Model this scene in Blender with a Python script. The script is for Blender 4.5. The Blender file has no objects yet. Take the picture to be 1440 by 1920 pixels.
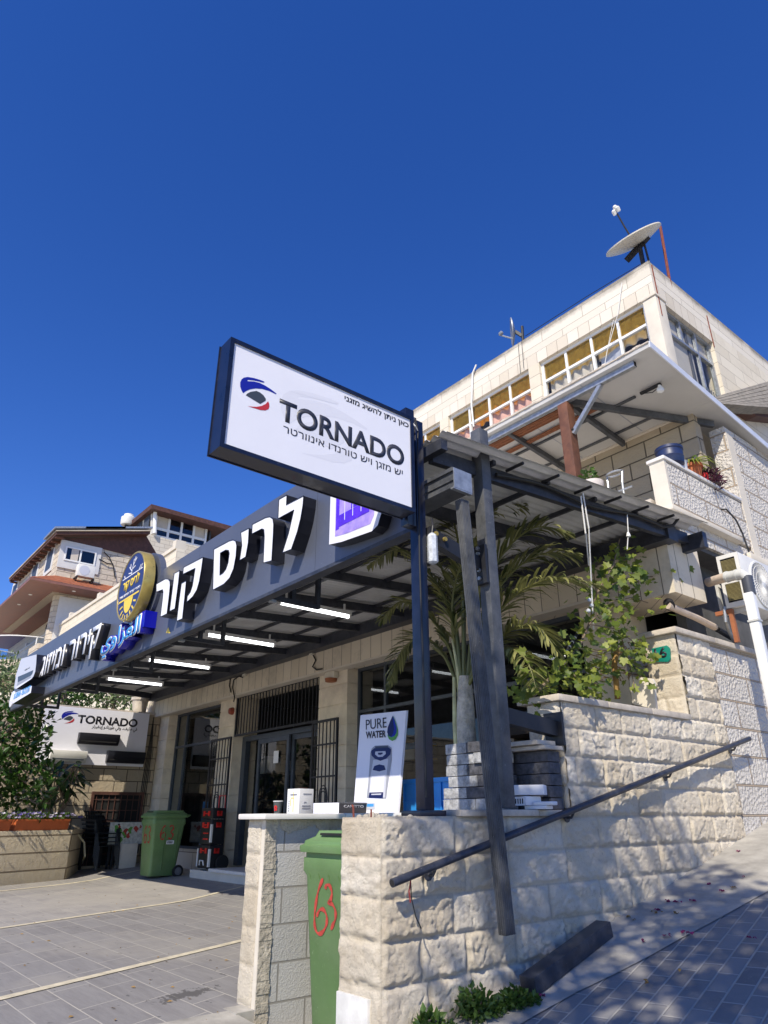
import bpy, bmesh, math, random
import numpy as np
from mathutils import Vector, Matrix, noise as mnoise

C = bpy.context.scene.collection
SC = bpy.context.scene
R = math.radians
random.seed(7)

# ------------------------------------------------------------------ camera
FPX, PITCH, ROLL, HEAD = 1290.0, R(23.92), R(-0.25), R(39.3)
_F = np.array([-math.cos(HEAD) * math.cos(PITCH), math.sin(HEAD) * math.cos(PITCH), math.sin(PITCH)])
_r = np.array([math.sin(HEAD), math.cos(HEAD), 0.0]); _u = np.cross(_r, _F)
_R2 = math.cos(ROLL) * _r + math.sin(ROLL) * _u
_U2 = -math.sin(ROLL) * _r + math.cos(ROLL) * _u
cam = bpy.data.cameras.new('camera'); cam_o = bpy.data.objects.new('camera', cam); C.objects.link(cam_o)
cam.sensor_fit = 'VERTICAL'; cam.sensor_height = 36.0; cam.lens = 36.0 * FPX / 1920.0
cam.clip_start = 0.05; cam.clip_end = 2000
cam_o.matrix_world = Matrix(((_R2[0], _U2[0], -_F[0], 0), (_R2[1], _U2[1], -_F[1], 0), (_R2[2], _U2[2], -_F[2], 0), (0, 0, 0, 1)))
SC.camera = cam_o

# ------------------------------------------------------------------ light
SUN_TRAVEL = Vector((-0.56, 0.92, -1.04)).normalized()
to_sun = -SUN_TRAVEL
SUN_EL = math.asin(to_sun.z); SUN_AZ = math.atan2(to_sun.x, to_sun.y)
w = bpy.data.worlds.new('World'); SC.world = w; w.use_nodes = True
nt = w.node_tree; bg = nt.nodes['Background']
sky = nt.nodes.new('ShaderNodeTexSky'); sky.sky_type = 'NISHITA'; sky.sun_disc = False
sky.sun_elevation = SUN_EL; sky.sun_rotation = SUN_AZ
sky.altitude = 800; sky.air_density = 1.0; sky.dust_density = 0.1; sky.ozone_density = 4.0
hs = nt.nodes.new('ShaderNodeHueSaturation'); hs.inputs['Hue'].default_value = 0.519; hs.inputs['Saturation'].default_value = 1.28; hs.inputs['Value'].default_value = 1.0
nt.links.new(sky.outputs[0], hs.inputs['Color']); nt.links.new(hs.outputs[0], bg.inputs['Color'])
bg.inputs['Strength'].default_value = 0.12
sl = bpy.data.lights.new('sun', 'SUN'); sl.energy = 3.6; sl.angle = R(0.5); sl.color = (1.0, 0.915, 0.765)
so = bpy.data.objects.new('sun', sl); C.objects.link(so)
so.rotation_euler = SUN_TRAVEL.to_track_quat('-Z', 'Y').to_euler()
SC.view_settings.view_transform = 'Standard'; SC.view_settings.look = 'None'
SC.view_settings.exposure = 0.62; SC.view_settings.gamma = 1.0
SC.render.engine = 'CYCLES'
SC.cycles.max_bounces = 6; SC.cycles.transparent_max_bounces = 12

# ------------------------------------------------------------------ pixel -> world helpers (photo is 1440 x 1920)
def ray(x, y): return _F * FPX + _R2 * (x - 720) - _U2 * (y - 960)
def _pl(x, y, ax, v):
    d = ray(x, y); return Vector(d * (v / d[ax]))
def at_x(x, y, v): return _pl(x, y, 0, v)
def at_y(x, y, v): return _pl(x, y, 1, v)
def at_z(x, y, v): return _pl(x, y, 2, v)
def at_d(x, y, d):
    q = ray(x, y); return Vector(q / np.linalg.norm(q) * d)
SA, SB = -0.853 - 0.223 * 3.39, 0.223
def S(y): return SA + SB * y
def at_s(x, y):
    d = ray(x, y); return Vector(d * (SA / (d[2] - SB * d[1])))

# ------------------------------------------------------------------ materials
M = {}
def nodes(name):
    m = bpy.data.materials.new(name); m.use_nodes = True; M[name] = m
    t = m.node_tree; return m, t, t.nodes['Principled BSDF']
def pos(t):
    return t.nodes.new('ShaderNodeNewGeometry').outputs['Position']
def add_noise(t, vec, scale, detail=4, rough=0.6):
    n = t.nodes.new('ShaderNodeTexNoise'); n.inputs['Scale'].default_value = scale
    n.inputs['Detail'].default_value = detail; n.inputs['Roughness'].default_value = rough
    t.links.new(vec, n.inputs['Vector']); return n.outputs['Fac']
def ramp(t, fac, a, b, ca=(0, 0, 0, 1), cb=(1, 1, 1, 1)):
    r = t.nodes.new('ShaderNodeValToRGB'); e = r.color_ramp.elements
    e[0].position = a; e[1].position = b; e[0].color = ca; e[1].color = cb
    t.links.new(fac, r.inputs[0]); return r.outputs[0]
def mix(t, fac, a, b, mode='MIX'):
    n = t.nodes.new('ShaderNodeMix'); n.data_type = 'RGBA'; n.blend_type = mode
    for s, v in ((n.inputs[0], fac), (n.inputs[6], a), (n.inputs[7], b)):
        if hasattr(v, 'links') or isinstance(v, bpy.types.NodeSocket): t.links.new(v, s)
        elif isinstance(v, (int, float)): s.default_value = v
        else: s.default_value = (*v, 1) if len(v) == 3 else v
    return n.outputs[2]
def bump(t, bsdf, h, strength, dist=0.01, prev=None):
    b = t.nodes.new('ShaderNodeBump'); b.inputs['Strength'].default_value = strength; b.inputs['Distance'].default_value = dist
    t.links.new(h, b.inputs['Height'])
    if prev is not None: t.links.new(prev, b.inputs['Normal'])
    t.links.new(b.outputs[0], bsdf.inputs['Normal']); return b.outputs[0]
def c4(c): return (*c, 1)
def simple(name, col, rough=0.5, metal=0.0, var=0.15, vs=6.0, bs=0.0, bscale=60.0, bd=0.003, spec=0.5, coat=0.0):
    m, t, b = nodes(name)
    b.inputs['Roughness'].default_value = rough; b.inputs['Metallic'].default_value = metal
    b.inputs['Specular IOR Level'].default_value = spec; b.inputs['Coat Weight'].default_value = coat
    p = pos(t)
    if var > 0:
        n = add_noise(t, p, vs, 5, 0.65)
        dk = tuple(c * (1 - var) for c in col); lt = tuple(min(1, c * (1 + var)) for c in col)
        t.links.new(ramp(t, n, 0.3, 0.7, c4(dk), c4(lt)), b.inputs['Base Color'])
        rr = t.nodes.new('ShaderNodeMapRange'); rr.inputs[3].default_value = max(0, rough - 0.1); rr.inputs[4].default_value = min(1, rough + 0.12)
        t.links.new(n, rr.inputs[0]); t.links.new(rr.outputs[0], b.inputs['Roughness'])
    else: b.inputs['Base Color'].default_value = c4(col)
    if bs > 0: bump(t, b, add_noise(t, p, bscale, 4), bs, bd)
    return m
def dusty(name, col, a, b_):
    t = M[name].node_tree; bs = t.nodes['Principled BSDF']; src = bs.inputs['Base Color'].links[0].from_socket; p = pos(t)
    n = add_noise(t, p, 3.5, 8, 0.75); c_ = mix(t, ramp(t, n, a, b_, (0, 0, 0, 1), (.55, .55, .55, 1)), src, col); n2 = add_noise(t, p, 60, 3, .6)
    c_ = mix(t, ramp(t, n2, .66, .74, (0, 0, 0, 1), (.5, .5, .5, 1)), c_, tuple(min(1, x * 1.7 + .03) for x in col)); t.links.new(c_, bs.inputs['Base Color'])
def uz(t, skew=0.0, flat=False):
    """wall coordinates: run along the wall, height"""
    p = pos(t); s = t.nodes.new('ShaderNodeSeparateXYZ'); t.links.new(p, s.inputs[0])
    a = t.nodes.new('ShaderNodeMath'); a.operation = 'ADD'; t.links.new(s.outputs[0], a.inputs[0])
    cb = t.nodes.new('ShaderNodeCombineXYZ')
    if flat:
        k = t.nodes.new('ShaderNodeMath'); k.operation = 'MULTIPLY'; k.inputs[1].default_value = skew
        t.links.new(s.outputs[1], k.inputs[0]); t.links.new(k.outputs[0], a.inputs[1]); t.links.new(s.outputs[1], cb.inputs[1])
    else:
        t.links.new(s.outputs[1], a.inputs[1]); t.links.new(s.outputs[2], cb.inputs[1])
    t.links.new(a.outputs[0], cb.inputs[0]); return cb.outputs[0], p
def ashlar(name, c1, c2, mortar, bw, rh, ms=0.006, off=0.5, pebble=0.0, rock=0.0, stain=(0.3, 0.28, 0.24), stain_amt=0.35, rough=0.85, pit=0.2, ps=34):
    m, t, b = nodes(name); v, p = uz(t)
    br = t.nodes.new('ShaderNodeTexBrick'); t.links.new(v, br.inputs['Vector'])
    br.offset = off; br.inputs['Scale'].default_value = 1.0
    br.inputs['Brick Width'].default_value = bw; br.inputs['Row Height'].default_value = rh
    br.inputs['Mortar Size'].default_value = ms; br.inputs['Mortar Smooth'].default_value = 0.3; br.inputs['Bias'].default_value = 0
    br.inputs['Color1'].default_value = c4(c1); br.inputs['Color2'].default_value = c4(c2); br.inputs['Mortar'].default_value = c4(mortar)
    n1 = add_noise(t, p, 2.2, 6, 0.7)
    col = mix(t, ramp(t, n1, 0.52, 0.75, (0, 0, 0, 1), (stain_amt,) * 3 + (1,)), br.outputs['Color'], stain)
    n2 = add_noise(t, p, 45, 3, 0.7)
    col = mix(t, ramp(t, n2, 0.28, 0.4, (pit,) * 3 + (1,), (0, 0, 0, 1)), col, tuple(x * 0.5 for x in c1))
    t.links.new(col, b.inputs['Base Color']); b.inputs['Roughness'].default_value = rough
    inv = t.nodes.new('ShaderNodeMath'); inv.operation = 'SUBTRACT'; inv.inputs[0].default_value = 1.0; t.links.new(br.outputs['Fac'], inv.inputs[1])
    nb = bump(t, b, inv.outputs[0], 0.7, 0.008)
    if pebble > 0:
        vo = t.nodes.new('ShaderNodeTexVoronoi'); vo.feature = 'SMOOTH_F1'; vo.inputs['Scale'].default_value = ps; t.links.new(p, vo.inputs['Vector'])
        nn = add_noise(t, p, 40, 3)
        mm = t.nodes.new('ShaderNodeMath'); mm.operation = 'ADD'; t.links.new(vo.outputs['Distance'], mm.inputs[0]); t.links.new(nn, mm.inputs[1])
        mu = t.nodes.new('ShaderNodeMath'); mu.operation = 'MULTIPLY'; t.links.new(mm.outputs[0], mu.inputs[0]); t.links.new(inv.outputs[0], mu.inputs[1])
        bump(t, b, mu.outputs[0], pebble, 0.022, nb)
    elif rock > 0:
        nn = add_noise(t, p, 9, 8, 0.75); mu = t.nodes.new('ShaderNodeMath'); mu.operation = 'MULTIPLY'
        t.links.new(nn, mu.inputs[0]); t.links.new(inv.outputs[0], mu.inputs[1]); bump(t, b, mu.outputs[0], rock, 0.06, nb)
    else:
        bump(t, b, n2, 0.15, 0.004, nb)
    return m

ashlar('facade_stone', (0.66, 0.59, 0.48), (0.58, 0.51, 0.40), (0.22, 0.18, 0.13), 0.9, 0.30, 0.008, stain_amt=0.3)
ashlar('lintel_stone', (0.74, 0.66, 0.52), (0.64, 0.56, 0.43), (0.2, 0.16, 0.12), 0.24, 3.0, 0.006, off=0.0, stain_amt=0.55, stain=(0.28, 0.25, 0.2))
ashlar('upper_stone', (0.74, 0.67, 0.54), (0.66, 0.59, 0.465), (0.34, 0.29, 0.22), 0.75, 0.215, 0.004, stain_amt=0.3, stain=(0.4, 0.34, 0.26))
ashlar('head_stone', (0.74, 0.68, 0.58), (0.62, 0.55, 0.44), (0.36, 0.3, 0.23), 0.2, 5.0, 0.004, off=0.0, stain_amt=0.35, stain=(0.42, 0.36, 0.28))
ashlar('pebble_stone', (0.66, 0.62, 0.56), (0.60, 0.56, 0.50), (0.42, 0.33, 0.24), 0.62, 0.245, 0.010, pebble=1.0, stain_amt=0.15, pit=0.1)
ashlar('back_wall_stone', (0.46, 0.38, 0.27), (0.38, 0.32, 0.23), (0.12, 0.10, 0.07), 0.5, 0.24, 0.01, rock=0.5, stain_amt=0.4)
ashlar('house_stone', (0.66, 0.58, 0.46), (0.58, 0.50, 0.40), (0.38, 0.32, 0.25), 0.7, 0.28, 0.015, rock=0.9, stain_amt=0.2)
ashlar('house_stone_smooth', (0.66, 0.60, 0.50), (0.60, 0.54, 0.44), (0.4, 0.35, 0.28), 0.6, 0.25, 0.012, stain_amt=0.1)
ashlar('planter_stone', (0.72, 0.61, 0.42), (0.64, 0.54, 0.38), (0.25, 0.19, 0.12), 4.0, 0.27, 0.012, rock=0.7, stain_amt=0.25)
ashlar('concrete_block', (0.46, 0.455, 0.44), (0.40, 0.395, 0.38), (0.25, 0.24, 0.22), 0.4, 0.2, 0.006, ps=130, pebble=0.2, stain_amt=0.3, stain=(0.38, 0.36, 0.32))
simple('marble', (0.72, 0.69, 0.64), 0.45, var=0.08, vs=5)
simple('coping_stone', (0.52, 0.46, 0.38), 0.8, var=0.25, vs=9, bs=0.5, bscale=50)
simple('plaster', (0.42, 0.38, 0.31), 0.95, var=0.25, vs=12, bs=1.0, bscale=28, bd=0.02)
simple('white_plaster', (0.66, 0.60, 0.50), 0.8, var=0.1, vs=3)
simple('cream_paint', (0.74, 0.66, 0.52), 0.8, var=0.15, vs=4)
simple('terrace_tile', (0.36, 0.34, 0.31), 0.7, var=0.2)
simple('charcoal_steel', (0.030, 0.034, 0.048), 0.42, 0.0, var=0.35, vs=14, bs=0.08, bscale=120)
simple('grey_steel', (0.075, 0.08, 0.09), 0.5, 0.1, var=0.4, vs=9, bs=0.1, bscale=100)
simple('navy_steel', (0.008, 0.011, 0.028), 0.3, 0.0, var=0.35, vs=10, coat=0.2)
simple('fascia_grey', (0.125, 0.14, 0.185), 0.42, 0.35, var=0.05, vs=1.5)
simple('bracket_steel', (0.018, 0.019, 0.024), 0.5, var=0.3)
simple('galvanised', (0.38, 0.40, 0.42), 0.4, 0.6, var=0.25, vs=18)
simple('rust_red', (0.20, 0.05, 0.03), 0.8, var=0.3, vs=20)
simple('brown_wood', (0.13, 0.052, 0.028), 0.65, var=0.4, vs=8, bs=0.3, bscale=30)
simple('slat_wood', (0.24, 0.09, 0.04), 0.7, var=0.35, vs=30)
simple('dark_eave', (0.085, 0.036, 0.026), 0.7, var=0.4, vs=6)
simple('soffit_wood', (0.22, 0.10, 0.075), 0.5, var=0.15, vs=4)
simple('sign_white', (0.80, 0.80, 0.86), 0.35, var=0.02, vs=3)
simple('letter_white', (0.85, 0.85, 0.87), 0.3, var=0.0)
simple('letter_black', (0.012, 0.013, 0.02), 0.3, var=0.0)
simple('print_charcoal', (0.035, 0.038, 0.055), 0.45, var=0.0)
simple('print_black', (0.012, 0.012, 0.018), 0.4, var=0.0)
simple('print_blue', (0.008, 0.015, 0.30), 0.4, var=0.0)
simple('print_navy', (0.008, 0.012, 0.08), 0.4, var=0.0)
simple('print_red', (0.50, 0.035, 0.04), 0.4, var=0.0)
simple('print_slate', (0.05, 0.06, 0.075), 0.4, var=0.0)
simple('print_ghost', (0.74, 0.74, 0.80), 0.35, var=0.0)
simple('print_green', (0.10, 0.32, 0.05), 0.4, var=0.0)
simple('print_grey', (0.32, 0.33, 0.37), 0.4, var=0.0)
simple('print_lightgrey', (0.55, 0.56, 0.62), 0.4, var=0.0)
simple('print_purple', (0.10, 0.03, 0.70), 0.25, var=0.25, vs=8)
simple('print_lilac', (0.40, 0.30, 0.88), 0.3, var=0.35, vs=9)
simple('print_sky', (0.07, 0.33, 0.72), 0.35, var=0.0)
simple('deep_blue', (0.004, 0.006, 0.36), 0.3, var=0.0)
simple('gold', (0.50, 0.38, 0.11), 0.3, 0.5, var=0.15, vs=10)
simple('yellow_print', (0.80, 0.58, 0.06), 0.45, var=0.0)
simple('navy_face', (0.026, 0.036, 0.13), 0.35, var=0.0)
simple('bin_green', (0.13, 0.235, 0.085), 0.5, var=0.12, vs=5, bs=0.06, bscale=200)
simple('spray_red', (0.42, 0.05, 0.035), 0.7, var=0.3, vs=30)
simple('wet_paving', (0.085, 0.08, 0.075), 0.25, var=0.2)
simple('rubber', (0.012, 0.012, 0.013), 0.75, var=0.3)
simple('wheel_grey', (0.16, 0.16, 0.17), 0.5, var=0.2)
simple('black_plastic', (0.010, 0.011, 0.014), 0.4, var=0.3)
simple('red_plastic', (0.62, 0.02, 0.015), 0.35, var=0.1)
simple('chair_plastic', (0.014, 0.018, 0.022), 0.35, var=0.2)
simple('blue_crate', (0.03, 0.27, 0.72), 0.4, var=0.1)
simple('blue_drum', (0.015, 0.025, 0.075), 0.4, var=0.3)
simple('pvc_grey', (0.58, 0.58, 0.55), 0.4, var=0.1)
simple('pvc_dark', (0.06, 0.065, 0.08), 0.4, var=0.1)
simple('pvc_beige', (0.55, 0.45, 0.36), 0.5, var=0.15)
simple('ac_white', (0.72, 0.71, 0.67), 0.45, var=0.06)
simple('ac_fin', (0.26, 0.22, 0.10), 0.5, 0.3, var=0.2, vs=30)
simple('dark_void', (0.012, 0.012, 0.013), 0.9, var=0.4)
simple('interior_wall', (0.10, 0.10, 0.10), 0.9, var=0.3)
simple('white_frame', (0.78, 0.78, 0.76), 0.4, var=0.04)
simple('alu_frame', (0.10, 0.12, 0.15), 0.4, 0.5, var=0.2)
simple('awning_panel', (0.52, 0.51, 0.48), 0.5, var=0.06, vs=2)
simple('awning_trim', (0.70, 0.72, 0.76), 0.35, 0.2, var=0.06)
simple('terracotta', (0.45, 0.13, 0.05), 0.75, var=0.15)
simple('flower_box_orange', (0.50, 0.12, 0.035), 0.6, var=0.12)
simple('white_panel_paint', (0.62, 0.61, 0.58), 0.6, var=0.12, vs=12, bs=0.2, bscale=60)
simple('soil', (0.05, 0.035, 0.022), 1.0, var=0.4, vs=40, bs=1, bscale=60)
simple('bark', (0.20, 0.15, 0.10), 0.9, var=0.35, vs=20, bs=0.8, bscale=40)
simple('palm_trunk', (0.52, 0.47, 0.38), 0.9, var=0.4, vs=14, bs=1.0, bscale=30, bd=0.02)
simple('palm_sheath', (0.50, 0.48, 0.24), 0.6, var=0.3, vs=10)
simple('cable_black', (0.012, 0.012, 0.013), 0.6, var=0.0)
simple('cord_white', (0.75, 0.74, 0.7), 0.6, var=0.0)
simple('hose_cream', (0.50, 0.46, 0.30), 0.6, var=0.1)
simple('wire_red', (0.25, 0.03, 0.025), 0.5, var=0.0)
simple('plate_green', (0.0, 0.20, 0.14), 0.5, var=0.1)
simple('paper_white', (0.78, 0.78, 0.78), 0.8, var=0.03)
simple('box_print', (0.25, 0.26, 0.3), 0.7, var=0.0)
simple('cup_grey', (0.10, 0.11, 0.11), 0.7, var=0.1)
simple('foam_white', (0.78, 0.77, 0.78), 0.8, var=0.06, bs=0.2, bscale=90)
simple('paver_light', (0.36, 0.36, 0.36), 0.9, var=0.5, vs=28, bs=0.8, bscale=70, bd=0.01)
simple('paver_dark', (0.085, 0.085, 0.095), 0.9, var=0.5, vs=28, bs=0.8, bscale=70, bd=0.01)
simple('dish_cream', (0.62, 0.58, 0.48), 0.5, var=0.08)
simple('dish_grey', (0.30, 0.32, 0.35), 0.45, 0.3, var=0.1)
simple('blind_beige', (0.56, 0.50, 0.42), 0.8, var=0.06)
simple('shutter_white', (0.62, 0.61, 0.59), 0.6, var=0.04)
simple('old_tile_roof', (0.22, 0.20, 0.17), 0.85, var=0.35, vs=12)
simple('painted_panel', (0.55, 0.55, 0.50), 0.6, var=0.35, vs=18)
simple('curtain_pink', (0.72, 0.42, 0.34), 0.9, var=0.1)
simple('curtain_orange', (0.62, 0.30, 0.06), 0.9, var=0.1)
simple('pot_white_red', (0.62, 0.56, 0.52), 0.6, var=0.15)
simple('bucket_white', (0.62, 0.64, 0.68), 0.5, var=0.1)
simple('clear_plastic', (0.55, 0.58, 0.62), 0.15, var=0.3, vs=40, coat=0.6)
simple('bulb', (0.8, 0.8, 0.78), 0.2, var=0.0)
simple('sensor_white', (0.62, 0.58, 0.48), 0.5, var=0.06)
simple('sensor_red', (0.30, 0.06, 0.03), 0.4, var=0.1)
simple('stall_line', (0.58, 0.52, 0.38), 0.9, var=0.25, vs=12)
simple('petal', (0.22, 0.02, 0.10), 0.8, var=0.4, vs=20)
simple('dry_leaf', (0.28, 0.17, 0.05), 0.9, var=0.4, vs=20)
simple('white_tube', (0.8, 0.8, 0.8), 0.4, var=0.0)
simple('oxide_orange', (0.34, 0.12, 0.05), 0.7, var=0.2)
simple('terrain_soil', (0.46, 0.40, 0.31), 1.0, var=0.3, vs=0.3)

dusty('charcoal_steel', (0.10, 0.10, 0.105), .48, .72); dusty('grey_steel', (0.17, 0.17, 0.17), .46, .7); dusty('navy_steel', (0.028, 0.032, 0.05), .56, .8); dusty('bin_green', (0.19, 0.26, 0.14), .45, .75); dusty('fascia_grey', (0.17, 0.18, 0.215), .5, .8)
def leafmat(name, a, b, rough=0.45, trans=0.35):
    m, t, bs = nodes(name)
    at = t.nodes.new('ShaderNodeAttribute'); at.attribute_name = 'tint'
    col = ramp(t, at.outputs['Fac'], 0.0, 1.0, c4(a), c4(b)); t.links.new(col, bs.inputs['Base Color'])
    bs.inputs['Roughness'].default_value = rough
    tr = t.nodes.new('ShaderNodeBsdfTranslucent'); t.links.new(col, tr.inputs['Color'])
    mx = t.nodes.new('ShaderNodeMixShader'); mx.inputs[0].default_value = trans
    t.links.new(bs.outputs[0], mx.inputs[1]); t.links.new(tr.outputs[0], mx.inputs[2])
    t.links.new(mx.outputs[0], t.nodes['Material Output'].inputs['Surface'])
leafmat('leaf_dark', (0.018, 0.055, 0.010), (0.075, 0.16, 0.025), 0.3, 0.25)
leafmat('leaf_vine', (0.07, 0.13, 0.02), (0.30, 0.34, 0.05), 0.5, 0.45)
leafmat('leaf_palm', (0.05, 0.07, 0.02), (0.34, 0.33, 0.12), 0.35, 0.3)
leafmat('leaf_pale', (0.09, 0.15, 0.05), (0.30, 0.36, 0.17), 0.5, 0.3)
leafmat('leaf_big', (0.012, 0.04, 0.010), (0.05, 0.11, 0.025), 0.25, 0.15)
leafmat('leaf_weed', (0.03, 0.075, 0.012), (0.11, 0.19, 0.035), 0.4, 0.35)
leafmat('leaf_purple', (0.03, 0.006, 0.015), (0.12, 0.02, 0.05), 0.5, 0.2)
leafmat('flower_mix', (0.06, 0.03, 0.30), (0.85, 0.80, 0.85), 0.7, 0.3)

def glassmat(name, tint, k=1.0, rough=0.01, base=0.04):
    m, t, b = nodes(name); out = t.nodes['Material Output']
    tr = t.nodes.new('ShaderNodeBsdfTransparent'); tr.inputs[0].default_value = c4(tint)
    gl = t.nodes.new('ShaderNodeBsdfGlossy'); gl.inputs['Roughness'].default_value = rough; gl.inputs[0].default_value = (0.9, 0.93, 0.95, 1)
    fr = t.nodes.new('ShaderNodeLayerWeight'); fr.inputs['Blend'].default_value = 0.5
    pw = t.nodes.new('ShaderNodeMath'); pw.operation = 'POWER'; pw.inputs[1].default_value = 4.0; t.links.new(fr.outputs['Facing'], pw.inputs[0])
    mu = t.nodes.new('ShaderNodeMath'); mu.operation = 'MULTIPLY_ADD'; mu.inputs[1].default_value = 0.85 * k; mu.inputs[2].default_value = base
    t.links.new(pw.outputs[0], mu.inputs[0])
    mx = t.nodes.new('ShaderNodeMixShader'); t.links.new(mu.outputs[0], mx.inputs[0])
    t.links.new(tr.outputs[0], mx.inputs[1]); t.links.new(gl.outputs[0], mx.inputs[2]); t.links.new(mx.outputs[0], out.inputs['Surface'])
glassmat('shop_glass', (0.55, 0.58, 0.6), 1.2, 0.01, 0.06)
glassmat('clear_glass', (0.88, 0.9, 0.9), 0.45, 0.01, 0.03)
glassmat('amber_glass', (0.85, 0.62, 0.20), 0.5, 0.15)
def amber():
    t = M['amber_glass'].node_tree; out = t.nodes['Material Output']; old = out.inputs['Surface'].links[0].from_socket
    df = t.nodes.new('ShaderNodeBsdfDiffuse'); n_ = add_noise(t, pos(t), 14, 3); t.links.new(ramp(t, n_, .35, .65, (0.24, 0.15, 0.03, 1), (0.38, 0.26, 0.06, 1)), df.inputs[0])
    mx = t.nodes.new('ShaderNodeMixShader'); mx.inputs[0].default_value = 0.45; t.links.new(old, mx.inputs[1]); t.links.new(df.outputs[0], mx.inputs[2]); t.links.new(mx.outputs[0], out.inputs['Surface'])
amber()
glassmat('house_glass', (0.35, 0.4, 0.45), 0.6, 0.02, 0.06)
glassmat('rail_glass', (0.62, 0.68, 0.74), 0.5, 0.02, 0.05)

def emit(name, col, s):
    m, t, b = nodes(name); b.inputs['Base Color'].default_value = c4(col)
    b.inputs['Emission Color'].default_value = c4(col); b.inputs['Emission Strength'].default_value = s
emit('lamp_on', (0.95, 0.98, 1.0), 2.6)

# rock-faced stone (relief is geometry; 'tint' is each stone's own colour)
def rockmat(name, a, b, st):
    m, t, bs = nodes(name); p = pos(t)
    at = t.nodes.new('ShaderNodeAttribute'); at.attribute_name = 'tint'
    col = ramp(t, at.outputs['Fac'], 0.0, 1.0, c4(a), c4(b))
    n = add_noise(t, p, 5, 8, 0.72); col = mix(t, ramp(t, n, 0.50, 0.72, (0, 0, 0, 1), (0.6, 0.6, 0.6, 1)), col, st)
    n3 = add_noise(t, p, 1.3, 4, 0.6); col = mix(t, ramp(t, n3, 0.5, 0.7, (0, 0, 0, 1), (0.4, 0.4, 0.4, 1)), col, (0.46, 0.36, 0.24))
    n2 = add_noise(t, p, 90, 4, 0.7); col = mix(t, ramp(t, n2, 0.30, 0.42, (0.5, 0.5, 0.5, 1), (0, 0, 0, 1)), col, (0.24, 0.19, 0.13))
    jo = t.nodes.new('ShaderNodeAttribute'); jo.attribute_name = 'joint'
    col = mix(t, jo.outputs['Fac'], col, (0.24, 0.20, 0.15))
    t.links.new(col, bs.inputs['Base Color']); bs.inputs['Roughness'].default_value = 0.9
    bump(t, bs, add_noise(t, p, 42, 8, 0.8), 1.0, 0.02)
rockmat('rock_face', (0.70, 0.605, 0.455), (0.84, 0.77, 0.645), (0.56, 0.46, 0.32))

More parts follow.
